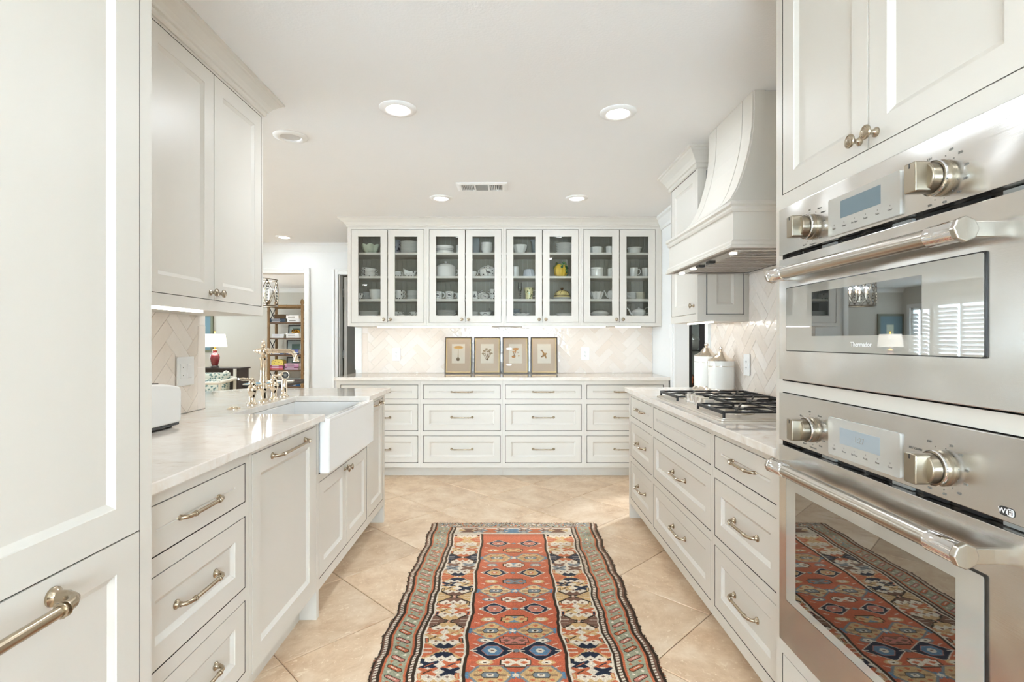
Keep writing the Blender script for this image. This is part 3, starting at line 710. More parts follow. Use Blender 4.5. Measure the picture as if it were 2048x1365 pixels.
area_light('strip_lamp', (1.151+0.10, (yf+3.157)/2, 1.352), 0.03, 0.34, P_STRIP*0.7)
# ------------------------------------------------------------------ back glass-fronted uppers (face y=4.97)
YU = 4.97; UD = YB-YU-0.004
ucols = [(-1.550, -1.518, -0.814, -0.793), (-0.792, -0.770, -0.070, -0.0495), (-0.0485, -0.027, 0.670, 0.690), (0.691, 0.712, 1.409, 1.4655)]
ZS = (2.087, 1.860, 1.639); ZF = 1.486
uw = ['first from the hall, holding the cabbage bowl', 'second from the hall, holding the big white tureen', 'third from the hall, holding the yellow gourd jar', 'fourth from the hall, holding the white teapot']
for ci, ((a, o0, o1, b), wv) in enumerate(zip(ucols, uw)):
    r = thing('display_cabinet', 'glass-fronted wall cabinet, '+wv, 'cabinet', (a, YU, 0), 0, 'glass-fronted cabinets on the back wall')
    mb = MB(); w = b-a; carcass(mb, 0, w, 1.384, CEIL-0.001, UD)
    face_frame(mb, 0, w, 1.384, CEIL-0.001, [(o0-a, o1-a, 1.418, 2.316)], dark=0)
    mb.box(0.004, 0.022, 1.400, w-0.004, UD-0.002, ZF, 0)                                    # cabinet floor
    n = int((w-0.02)/0.045)
    for k in range(n): mb.box(0.012+k*0.045, UD-0.010, ZF, 0.012+k*0.045+0.0435, UD-0.004, CEIL-0.02, 1)   # beaded back boards
    mb.build('body', ['paint', 'interior'], r)
    cp_ = [(0, 0), (w, 0)]
    if ci == 0: cp_ = [(0, UD)]+cp_
    MB().sweep(cp_, crown_prof(2.335, CEIL-0.0008, 0.085), side=-1).build('crown_molding', 'paint', r)
    for z in ZS: MB().box(0.006, 0.028, z-0.010, w-0.006, UD-0.012, z+0.010).build('shelf', 'paint', r)
    sp_ = (o0+o1)/2
    for side, (x0, x1) in enumerate(((o0, sp_), (sp_, o1))):
        x0 -= a; x1 -= a; f = 0.064
        X0, X1, Z0, Z1 = x0+GAP, x1-GAP, 1.418+GAP, 2.316-GAP
        dmb = MB().rings([(X0+f, X1-f, Z0+f, Z1-f, 0.020), (X0, X1, Z0, Z1, 0.020), (X0, X1, Z0, Z1, 0.0005), (X0+f, X1-f, Z0+f, Z1-f, 0.0005), (X0+f, X1-f, Z0+f, Z1-f, 0.020)], fill=False, back=False)
        d = dmb.build('door', 'paint', r)
        MB().box(X0+f-0.004, 0.011, Z0+f-0.004, X1-f+0.004, 0.014, Z1-f+0.004).build('pane', 'glass', d)
        knob(d, x1-0.032 if side == 0 else x0+0.032, 1.450)
for x0, x1 in ((-1.27, -0.17), (0.13, 0.93), (1.03, 1.27)):
    o = MB().box(x0, YU+0.020, 1.376, x1, YU+0.040, 1.384).build('light_strip', 'strip')
    tag(o, 'lit LED strip under the glass cabinets, '+('hall end' if x0 < 0 else ('over the fourth framed print' if x0 < 0.5 else 'nearest the light switch')), 'light', 'LED strips under the glass cabinets')
    area_light('strip_lamp', ((x0+x1)/2, YU+0.06, 1.369), x1-x0, 0.03, P_STRIP*(x1-x0)*1.3)
# ------------------------------------------------------------------ range hood
hd = thing('range_hood', 'white curved plaster-style range hood with steel insert over the cooktop', 'range hood', (0.955, 2.224, 0))
HX, HY0, HY1, HB, HT = 0.972, 2.245, 3.136, 1.650, 1.853
mb = MB().box(HX, HY0, HB+0.012, WR-0.003, HY1, HT-0.005); mb.build('hood_box', 'paint', hd, world=True)
trimp = lambda zb, s: [(0, zb), (0.018, zb), (0.018, zb+0.010*s), (0.012, zb+0.016*s), (0.012, zb+0.026*s), (0.005, zb+0.036*s), (0, zb+0.038*s)]
MB().sweep([(WR-0.003, HY1), (HX, HY1), (HX, HY0), (WR-0.003, HY0)], trimp(HB, 1.0), side=-1).build('bottom_trim', 'paint', hd, world=True)
MB().sweep([(WR-0.003, HY1), (HX, HY1), (HX, HY0), (WR-0.003, HY0)], [(0, HT-0.045), (0.006, HT-0.043), (0.010, HT-0.034), (0.010, HT-0.024), (0.018, HT-0.016), (0.018, HT-0.004), (0.012, HT), (0, HT)], side=-1).build('top_trim', 'paint', hd, world=True)
CP = [(0.968, 1.853), (0.990, 1.868), (1.020, 1.890), (1.046, 1.914), (1.075, 1.968), (1.100, 2.04), (1.120, 2.11), (1.134, 2.1735), (1.144, 2.25), (1.148, 2.33), (1.149, CEIL-0.001)]
C0, C1 = 2.42, 2.946
mb = MB().prism(CP+[(WR-0.003, CEIL-0.001), (WR-0.003, 1.853)], C0+0.004, C1-0.004, lambda a, b, h: (a, h, b)); mb.build('chimney', 'paint', hd, world=True)
for q0, q1, nm_ in ((C0, C0+0.100, 'strap'), (C1-0.100, C1, 'strap'), (C0+0.108, C1-0.108, 'center_panel')):
    off = [(x-0.010, z) for x, z in CP]
    MB().prism(off+[(x+0.006, z) for x, z in reversed(CP)], q0, q1, lambda a, b, h: (a, h, b)).build(nm_, 'paint', hd, world=True)
for q in (C0, ):   # curved facing board along the near edge
    MB().prism([(x-0.002, z) for x, z in CP]+[(x+0.045, z) for x, z in reversed(CP)], q-0.006, q+0.006, lambda a, b, h: (a, h, b)).build('edge_board', 'paint', hd, world=True)
ins = MB()
ins.box(HX+0.02, HY0+0.02, HB-0.004, HX+0.075, HY1-0.02, HB+0.014); ins.box(WR-0.06, HY0+0.02, HB-0.004, WR-0.02, HY1-0.02, HB+0.014)
ins.box(HX+0.075, HY0+0.02, HB-0.004, WR-0.06, HY0+0.045, HB+0.014); ins.box(HX+0.075, HY1-0.055, HB-0.004, WR-0.06, HY1-0.02, HB+0.014)
ins.build('steel_insert', 'steel2', hd, world=True)
MB().box(HX+0.075, HY0+0.045, HB+0.0075, WR-0.06, HY1-0.055, HB+0.0115).build('filter_shade_sheet', 'dark', hd, world=True)  # dark sheet painting in the shade between the baffles
nb = 15
for k in range(nb):
    y = HY0+0.055+k*(HY1-HY0-0.12)/nb
    MB().add([(HX+0.08, y, HB-0.002), (WR-0.065, y, HB-0.002), (WR-0.065, y+0.030, HB+0.000), (HX+0.08, y+0.030, HB+0.000), (HX+0.08, y+0.026, HB+0.012), (WR-0.065, y+0.026, HB+0.012), (HX+0.08, y, HB+0.012), (WR-0.065, y, HB+0.012)], [(0, 1, 2, 3), (3, 2, 5, 4), (0, 1, 7, 6), (4, 5, 7, 6)]).build('baffle', 'steel3', hd, world=True)
for y in (2.60, 2.74): MB().box(HX+0.034, y, HB-0.012, HX+0.066, y+0.045, HB-0.004).build('control_knob', 'black', hd, world=True)
for y in (2.36, 2.87, 3.06): MB().lathe([(0.017, 0), (0.017, 0.004), (0.012, 0.005)], 16, (HX+0.05, y, HB-0.004), '-z').build('lamp_lens', 'hoodlens', hd, world=True)
# ------------------------------------------------------------------ oven tower (face x=0.83, local x = 1.606 - Y)
XO = 0.83; yf = 1.606; TW = yf-0.765
def L(y): return yf-y
ot = thing('oven_cabinet', 'tall white cabinet housing the wall ovens with two knobbed doors above', 'cabinet', (XO, yf, 0), RR)
mb = MB(); carcass(mb, 0, TW, 0.10, CEIL-0.001, WR-XO-0.004)
face_frame(mb, 0, TW, 0.10, CEIL-0.001, [(L(1.571), L(0.809), 1.690, 2.33), (L(1.569), L(0.809), 1.128, 1.645), (L(1.569), L(0.809), 0.349, 1.094), (L(1.571), L(0.809), 0.13, 0.302)])
mb.build('body', ['paint', 'gapshade'], ot)
MB().box(0, 0.07, 0, TW, 0.09, 0.10).build('toe_kick', 'paint', ot)
ym = 1.196
front(ot, 'door', L(1.571), L(ym), 1.690, 2.33, ('knob', L(ym+0.027), 1.7205), 0.056)
front(ot, 'door', L(ym), L(0.809), 1.690, 2.33, ('knob', L(ym-0.027), 1.7205), 0.056)
front(ot, 'drawer', L(1.571), L(0.809), 0.13, 0.302, ('pull', 0.18), 0.05)
MB().sweep([(0, WR-XO-0.01), (0, 0), (TW, 0)], crown_prof(2.335, CEIL-0.0005, 0.075), side=-1).build('crown_molding', 'paint', ot)
def oven_knob(parent, y, z):
    k = MB()
    k.lathe([(0.034, 0.0), (0.034, 0.004), (0.031, 0.006), (0.030, 0.012), (0.0325, 0.013), (0.0325, 0.016), (0.029, 0.0175), (0.028, 0.034), (0.026, 0.036), (0, 0.036)], 32, (L(y), 0, z), '-y', mat=0)
    o = k.build('knob', 'knobsteel', parent)
    MB().lathe([(0.0325, 0.0125), (0.0338, 0.0140), (0.0338, 0.0165), (0.0325, 0.018)], 32, (L(y), 0, z), '-y', capb=False, capt=False).build('ring', 'chrome', o)
    g = MB().prism(rrect(-0.0145, -0.0285, 0.0145, 0.0285, 0.004, 3), 0.030, 0.060, lambda a, b, h: (L(y)+a, -h, z+b))
    g.lathe([(0.0275, 0.0), (0.0275, 0.0375), (0.0, 0.0376)], 28, (L(y), 0, z), '-y')
    g.build('grip', 'knobsteel', o, bevel=0.002)
    MB().box(L(y)-0.0012, -0.0606, z+0.018, L(y)+0.0012, -0.060, z+0.027).build('pointer', 'print_black', o)
def dial_marks(parent, y, z, words, R=0.045):
    for ang, wd in words:
        a = math.radians(ang); cx = L(y)+R*math.cos(a); cz = z+R*math.sin(a)
        MB().lathe([(0.0011, 0), (0.0011, 0.0004)], 8, (L(y)+(R-0.005)*math.cos(a), -0.0002, z+(R-0.005)*math.sin(a)), '-y').build('print_mark', 'print_grey', parent)
        text_obj(wd, 0.0062, 'print_grey', parent, (cx+(0.006 if math.cos(a) > 0.25 else (-0.006 if math.cos(a) < -0.25 else 0)), -0.0004, cz+0.003*math.sin(a)), (PI/2, 0, 0), 'print_mark', 'LEFT' if math.cos(a) > 0.25 else ('RIGHT' if math.cos(a) < -0.25 else 'CENTER'))
def bar_handle(parent, z, ya, yb):
    h = MB(); xc = 0.060
    h.tube([(L(ya)+0.0, -xc, z), (L(yb), -xc, z)], 0.0168, 20)
    o = h.build('handle', 'bracket_metal', parent)
    for y, sg in ((ya, -1), (yb, 1)):
        c = MB(); c.lathe([(0.0168, -0.002), (0.0196, 0.0), (0.0196, 0.060), (0.0180, 0.063)], 24, (L(y)+(0 if sg < 0 else -0.061), -xc, z), 'x')
        c.build('collar', 'chrome', o)
    for y, sg in ((ya, -1), (yb, 1)):
        q = MB()
        xx = L(y)-(0.006 if sg < 0 else -0.006)
        q.lathe([(0.0215, -0.006), (0.0225, -0.003), (0.0225, 0.004), (0.0215, 0.006)], 8, (xx, -xc, z), 'x', smooth=False)
        q.box(xx-0.0045, -xc, z-0.0135, xx+0.0045, 0.0, z+0.0135)
        q.build('bracket', 'bracket_metal', o, bevel=0.0015)
def oven(name, label, zb, zt, zp, zg0, zg1, win, hz, lcd, lcdm, disp, kz, badge, words_l, words_r):
    r = thing(name, label, 'oven', (XO, yf, 0), RR)
    x0, x1 = L(1.567), L(0.811)
    MB().box(x0+0.004, 0.012, zb+0.004, x1-0.004, 0.45, zt-0.004).build('housing', 'blackgloss', r)
    MB().box(x0, -0.012, zp, x1, 0.012, zt).build('control_panel', 'steel', r, bevel=0.0015)
    d = MB().box(x0, -0.012, zb, x1, 0.011, zp-0.014).build('oven_door', 'steel', r, bevel=0.0015)
    for k in range(9):
        xx = x0+0.02+k*(x1-x0-0.04)/8.5
        MB().box(xx, 0.004, zp-0.012, xx+0.055, 0.0115, zp-0.003).build('vent_slot', 'grey' if k % 3 == 2 else 'dark', r)
    MB().prism(rrect(L(1.5215), zg0-0.0025, L(0.8845), zg1+0.0025, 0.004, 2), 0.0119, 0.0155, lambda a, b, h: (a, -h, b)).build('gasket', 'blackgloss', d)
    MB().prism(rrect(L(1.519), zg0, L(0.887), zg1, 0.004, 2), 0.0119, 0.0165, lambda a, b, h: (a, -h, b)).build('glass_panel', 'oven_border', d)
    MB().box(L(win[0]), -0.0169, win[2], L(win[1]), -0.0164, win[3]).build('glass_window', 'oven_window' if name == 'wall_oven' else 'micro_window', d)
    bar_handle(d, hz, 1.507, 0.882)
    dp = MB().prism(rrect(L(1.318), disp[0], L(1.0766), disp[1], 0.004, 2), 0.0119, 0.017, lambda a, b, h: (a, -h, b)).build('display_panel', 'panel_glass', r)
    MB().box(L(lcd[0]), -0.0174, lcd[2], L(lcd[1]), -0.0169, lcd[3]).build('screen', lcdm, dp)
    for k, wd in enumerate(('Light', 'Timer', 'Set Time', 'Lock', 'Start', 'Clear')):
        xx = L(1.300)+k*0.038+0.006
        text_obj(wd, 0.0062, 'print_grey', dp, (xx, -0.0174, disp[0]+0.017), (PI/2, 0, 0), 'print_mark')
        MB().box(xx-0.0008, -0.0175, disp[0]+0.024, xx+0.0008, -0.0171, disp[0]+0.027).build('print_mark', 'print_grey', dp)
    r2 = bpy.data.objects.new('dial_print', None)
    oven_knob_parent = r
    for y, wds in ((1.400, words_l), (0.980, words_r)):
        oven_knob(r, y, kz)
        dial_marks(r, y, kz, wds)
        for ch in [c for c in r.children if c.name.startswith(('knob', 'print_mark')) and abs(c.location.y) < 0.1 and not c.get('shifted')]:
            ch.location.y -= 0.0121; ch['shifted'] = 1
    return r, d
wl = [(100, 'Off'), (60, 'Warm'), (35, 'Defrost'), (5, 'Bake'), (-25, 'Roast'), (-50, 'Broil'), (-80, 'Convection'), (-115, 'Proof'), (140, 'Clean')]
wr_ = [(110, 'OFF'), (75, '200'), (45, '250'), (10, '300'), (-20, '350'), (-50, '400'), (-80, '450'), (-110, '500'), (150, '550')]
mw, mwd = oven('microwave_oven', 'steel microwave oven with wide glass door, upper of the two built-in appliances', 1.133, 1.643, 1.505, 1.2207, 1.401, (1.39, 1.02, 1.261, 1.379), 1.438,
     (1.269, 1.132, 1.549, 1.591), 'lcd', (1.512, 1.605), 1.557, None, wl, wr_)
text_obj('Thermador', 0.0155, 'print_white', mwd, (L(1.196), -0.0172, 1.240), (PI/2, 0, 0), 'lettering')
wr2 = [(110, 'OFF'), (150, 'SELF CLEAN'), (75, '200'), (45, '250'), (10, '300'), (-20, '350'), (-50, '400'), (-80, '450'), (-110, '500')]
ov, ovd = oven('wall_oven', 'large steel wall oven with dark window, lower of the two built-in appliances', 0.351, 1.092, 0.951, 0.488, 0.844, (1.469, 0.943, 0.511, 0.817), 0.885,
     (1.272, 1.134, 0.9965, 1.036), 'lcd2', (0.962, 1.0556), 1.008, None, wl, wr2)
text_obj('1:27', 0.020, 'grey', ov, (L(1.20), -0.0180, 1.016), (PI/2, 0, 0), 'lettering')
bx = L(0.850)
MB().prism(rrect(bx-0.014, 0.9605, bx+0.014, 0.9755, 0.006, 4), 0.0121, 0.0126, lambda a, b, h: (a, -h, b)).build('badge', 'print_black', ov)
MB().prism(rrect(bx+0.0005, 0.9618, bx+0.0128, 0.9742, 0.004, 4), 0.0126, 0.0129, lambda a, b, h: (a, -h, b)).build('badge', 'print_white', ov)
text_obj('Wi', 0.0125, 'print_white', ov, (bx-0.0066, -0.0131, 0.968), (PI/2, 0, 0)); text_obj('Fi', 0.0125, 'print_black', ov, (bx+0.0066, -0.0131, 0.968), (PI/2, 0, 0))
#@PART2
# ------------------------------------------------------------------ sink, faucet, counter items on the left
AX0, AX1 = -0.862, -0.813
sn = thing('farmhouse_sink', 'white fireclay farmhouse sink with deep apron front', 'sink', (-1.05, 2.727, 0.645))
mb = MB().prism(rrect(AX0, 2.341, AX1, 3.114, 0.012, 4), 0.645, 0.8825)
mb.build('apron', 'fireclay', sn, world=True, bevel=0.006, seg=3)
MB().prism([(-0.8355, 2.341), (AX1-0.012, 2.341), (AX1-0.004, 2.345), (AX1, 2.353), (AX1, 3.102), (AX1-0.004, 3.110), (AX1-0.012, 3.114), (-0.8355, 3.114)], 0.876, 0.894).build('rim', 'fireclay', sn, world=True, bevel=0.005, seg=3)
bs = MB()
bs.box(AX0, 2.3565, 0.66, AX0+0.028, 3.0985, 0.893); bs.box(-1.31, 2.345, 0.66, -1.278, 3.110, 0.8825)
bs.box(-1.28, 2.345, 0.66, AX0, 2.372, 0.8825); bs.box(-1.28, 3.083, 0.66, AX0, 3.110, 0.8825); bs.box(-1.31, 2.345, 0.645, AX0, 3.110, 0.665)
bs.build('basin', 'fireclay', sn, world=True, bevel=0.004)
MB().lathe([(0.045, 0), (0.045, 0.003), (0.03, 0.004), (0.028, 0.001), (0, 0.001)], 20, (-1.08, 2.73, 0.665)).build('drain', 'nickel', sn, world=True)

ZC = 0.914
FX = -1.34; fy = 2.825
fc = thing('bridge_faucet', 'polished nickel bridge faucet with two lever valves behind the sink', 'faucet', (FX, fy, ZC))
post = [(0.026, 0), (0.026, 0.004), (0.022, 0.008), (0.015, 0.014), (0.0135, 0.05), (0.017, 0.056), (0.020, 0.066), (0.0215, 0.076), (0.020, 0.088), (0.016, 0.096), (0.0150, 0.104), (0.0215, 0.108), (0.0215, 0.116), (0.0185, 0.122), (0.0170, 0.16), (0.0170, 0.228), (0.0205, 0.235), (0.0215, 0.240), (0.014, 0.246), (0.011, 0.254), (0.017, 0.260), (0.0215, 0.268), (0.0235, 0.278), (0.0215, 0.288), (0.016, 0.294), (0.009, 0.298), (0.010, 0.303), (0.0125, 0.309), (0.010, 0.316), (0.006, 0.320), (0.0085, 0.326), (0.0075, 0.332), (0.004, 0.338), (0.0, 0.344)]
MB().lathe(post, 20).build('post', 'nickel', fc)
sp_ = [(0.0, 0, 0.278), (0.03, 0, 0.278), (0.10, 0, 0.278), (0.140, 0, 0.277), (0.160, 0, 0.270), (0.172, 0, 0.256), (0.177, 0, 0.238), (0.178, 0, 0.226)]
m_ = MB().tube(sp_, [0.0125, 0.0125, 0.0122, 0.0122, 0.0122, 0.0122, 0.0125, 0.014], 14)
m_.lathe([(0.0125, 0.018), (0.017, 0.022), (0.017, 0.028), (0.0125, 0.031)], 16, (0, 0, 0.278), 'x').lathe([(0.0122, 0.048), (0.0155, 0.050), (0.0155, 0.054), (0.0122, 0.056)], 16, (0, 0, 0.278), 'x')
m_.lathe([(0.0145, 0.0), (0.017, 0.003), (0.017, 0.010), (0.013, 0.012), (0.0, 0.0121)], 16, (0.178, 0, 0.229), '-z'); m_.build('spout', 'nickel', fc)
MB().lathe([(0.013, 0.018), (0.016, 0.024), (0.013, 0.032), (0.009, 0.036), (0.011, 0.040), (0.006, 0.046), (0.0, 0.056)], 14, (0, 0, 0.278), '-x').build('finial', 'nickel', fc)
br = MB().tube([(0, -0.125, 0.082), (0, 0.125, 0.082)], 0.0085, 12)
for q in (-0.075, -0.045, 0.045, 0.075): br.lathe([(0.008, -0.006), (0.0135, -0.003), (0.0135, 0.003), (0.008, 0.006)], 12, (0, q, 0.082), 'y')
br.build('bridge', 'nickel', fc)
for sg in (-1, 1):
    v = MB().lathe([(0.026, 0), (0.026, 0.004), (0.020, 0.009), (0.0155, 0.016), (0.0155, 0.052), (0.0175, 0.056), (0.022, 0.064), (0.0245, 0.076), (0.0235, 0.088), (0.018, 0.096), (0.0145, 0.100), (0.0165, 0.106), (0.0175, 0.114), (0.013, 0.122), (0.0105, 0.126), (0.0125, 0.131), (0.0115, 0.138), (0.0, 0.143)], 18, (0, sg*0.125, 0)).build('valve', 'nickel', fc)
    dx, dy = (-0.5, -0.87) if sg < 0 else (0.25, 0.97)
    pts = [(0, sg*0.125, 0.130), (0.02*dx, sg*0.125+0.02*dy, 0.132), (0.05*dx, sg*0.125+0.05*dy, 0.136), (0.075*dx, sg*0.125+0.075*dy, 0.138)]
    MB().tube(pts, [0.006, 0.006, 0.0085, 0.005], 12).build('lever', 'nickel', v)
spy = thing('side_sprayer', 'polished nickel side sprayer with black nozzle standing beside the faucet', 'sprayer', (FX, 3.086, ZC))
MB().lathe([(0.026, 0), (0.026, 0.004), (0.019, 0.010), (0.016, 0.016), (0.018, 0.020), (0.018, 0.024), (0.0165, 0.028)], 18).build('base', 'nickel', spy)
MB().lathe([(0.0155, 0.026), (0.017, 0.030), (0.0165, 0.085), (0.0135, 0.095), (0.012, 0.102), (0.015, 0.106), (0.012, 0.112)], 18).build('handle', 'nickel', spy)
hdm = MB(); A = Vector((0.55, -0.83, 0.05)).normalized()
hdm.tube([Vector((0, 0, 0.125))-A*0.022, Vector((0, 0, 0.126))-A*0.012, Vector((0, 0, 0.127)), Vector((0, 0, 0.128))+A*0.016, Vector((0, 0, 0.128))+A*0.026], [0.010, 0.016, 0.0185, 0.022, 0.0235], 20)
h = hdm.build('spray_head', 'nickel', spy)
MB().tube([Vector((0, 0, 0.128))+A*0.0255, Vector((0, 0, 0.128))+A*0.028], [0.0195, 0.0185], 20).build('nozzle', 'rubber', h)
MB().tube([Vector((0, 0, 0.128))+A*0.0275, Vector((0, 0, 0.128))+A*0.029], [0.009, 0.008], 16).build('nozzle', 'print_grey', h)
tg = thing('air_switch', 'small round nickel air switch button on the counter behind the sink', 'switch', (-1.35, 2.538, ZC))
MB().lathe([(0.030, 0), (0.030, 0.003), (0.024, 0.006), (0.017, 0.007), (0.016, 0.010), (0.0, 0.011)], 24).build('button', 'nickel', tg)
to = thing('toaster', 'white two-slot toaster with arched top on the left counter', 'toaster', (-1.37, 1.87, ZC))
prof = [(-0.15, 0.018), (0.15, 0.018), (0.155, 0.04), (0.155, 0.135), (0.152, 0.147), (0.145, 0.156)]+[(0.145-0.29*t/10, 0.156+0.019*math.sin(PI*t/10)) for t in range(1, 10)]+[(-0.145, 0.156), (-0.152, 0.147), (-0.155, 0.135), (-0.155, 0.04)]
MB().prism(prof, -0.09, 0.09, lambda a, b, h: (h, a, b)).build('shell', 'toaster_white', to, bevel=0.008, seg=3)
MB().box(-0.085, -0.148, 0.008, 0.085, 0.148, 0.019).build('base', 'rubber', to, bevel=0.003)
for x in (-0.06, 0.06):
    for y in (-0.12, 0.12): MB().lathe([(0.012, 0), (0.012, 0.01)], 10, (x, y, 0)).build('foot', 'black', to)
for x in (-0.035, 0.035): MB().box(x-0.014, -0.08, 0.160, x+0.014, 0.08, 0.1735).build('bread_slot', 'dark', to)
# ------------------------------------------------------------------ wall plates
def plate(name, label, f, hw, hh, kind, cat='outlet', loc=(0, 0, 0), rz=0.0):
    r = thing(name, label, cat, loc, rz)
    MB().prism(rrect(-hw, -hh, hw, hh, 0.004, 3), 0, 0.006, lambda a, b, h: (a, -h, b)).build('plate', 'white_plastic', r, bevel=0.0015)
    if kind == 'outlet':
        MB().prism(rrect(-0.017, -0.034, 0.017, 0.034, 0.003, 2), 0.005, 0.0075, lambda a, b, h: (a, -h, b)).build('socket', 'white_plastic', r)
        for zz in (0.018, -0.018):
            for xx in (-0.006, 0.006): MB().box(xx-0.0012, -0.0082, zz-0.004, xx+0.0012, -0.0070, zz+0.005).build('slot', 'print_black', r)
            MB().lathe([(0.0022, 0.007), (0.0022, 0.0082)], 8, (0, 0, zz-0.010), '-y').build('slot', 'print_black', r)
    else:
        k = 1 if kind == 'switch1' else 2
        for i in range(k):
            cx = (i-(k-1)/2)*0.046
            MB().rings([(cx-0.0165, cx+0.0165, -0.033, 0.033, -0.004), (cx-0.0165, cx+0.0165, -0.033, 0.033, -0.0075), (cx-0.014, cx+0.014, -0.030, 0.030, -0.0105 if i else -0.008)]).build('rocker', 'white_plastic', r)
            if i == 0 and k == 2:
                for zz in (0.018, -0.018): MB().lathe([(0.0025, 0.007), (0.0025, 0.009)], 8, (cx, 0, zz), '-y').build('slot', 'print_grey', r)
    return r
plate('wall_outlet', 'white wall outlet on the herringbone splash left of the prints', None, 0.042, 0.066, 'outlet', loc=((793-1018)*5.29/1035, YB-0.0095, 1.107))
plate('wall_outlet', 'white wall outlet on the herringbone splash right of the prints', None, 0.042, 0.066, 'outlet', loc=((1170.4-1018)*5.29/1035, YB-0.0095, 1.112))
plate('light_switch', 'white two-gang switch plate on the tiled wall above the toaster', None, 0.062, 0.066, 'switch2', 'switch', loc=(WL+0.0105, 2.377, 1.108), rz=LR)
plate('light_switch', 'white single rocker switch on the plain wall beside the pantry doorway', None, 0.040, 0.064, 'switch1', 'switch', loc=(WR-0.001, 4.70, 1.335), rz=RR)
plate('wall_outlet', 'white wall outlet on the tile behind the canisters', None, 0.040, 0.066, 'outlet', loc=(WR-0.0100, 3.17, 1.10), rz=RR)
# ------------------------------------------------------------------ framed mushroom prints (flat printed images generated here)
def raster(w, h, base):
    a = np.zeros((h, w, 3)); a[:] = base; return a
def poly_fill(img, pts, col, alpha=1.0):
    h, w, _ = img.shape; xs = np.array([p[0] for p in pts]); ysn = np.array([p[1] for p in pts])
    x0, x1 = max(0, int(xs.min())-1), min(w, int(xs.max())+2); y0_, y1_ = max(0, int(ysn.min())-1), min(h, int(ysn.max())+2)
    if x0 >= x1 or y0_ >= y1_: return
    gx, gy = np.meshgrid(np.arange(x0, x1)+0.5, np.arange(y0_, y1_)+0.5); ins_ = np.zeros(gx.shape, bool); n = len(pts)
    for i in range(n):
        xa, ya = pts[i-1]; xb, yb = pts[i]
        if ya == yb: continue
        c = ((ya > gy) != (yb > gy)) & (gx < (xb-xa)*(gy-ya)/(yb-ya)+xa); ins_ ^= c
    sub = img[y0_:y1_, x0:x1]; sub[ins_] = sub[ins_]*(1-alpha)+np.array(col)*alpha
def ell(cx, cy, rx, ry, a0=0, a1=360, n=28): return [(cx+rx*math.cos(math.radians(a0+(a1-a0)*i/n)), cy+ry*math.sin(math.radians(a0+(a1-a0)*i/n))) for i in range(n+1)]
def image_mat(name, img, rough=0.8, scale=None, loc=None):
    h, w, _ = img.shape
    im = bpy.data.images.new(name, w, h, alpha=False); px = np.ones((h, w, 4), np.float32); px[..., :3] = np.clip(img/255.0, 0, 1); im.pixels.foreach_set(px.ravel()); im.update(); im.pack()
    m, nt, b = new_mat(name); b.inputs['Roughness'].default_value = rough; b.inputs['Specular IOR Level'].default_value = 0.2
    t = nt.nodes.new('ShaderNodeTexImage'); t.image = im; t.extension = 'EXTEND'
    uv = nt.nodes.new('ShaderNodeUVMap'); nt.links.new(uv.outputs[0], t.inputs[0]); nt.links.new(t.outputs[0], b.inputs['Base Color'])
    return m
def uv_plane(me, f):
    l = me.uv_layers.new(name='UVMap')
    for lp in me.loops: l.data[lp.index].uv = f(me.vertices[lp.vertex_index].co)
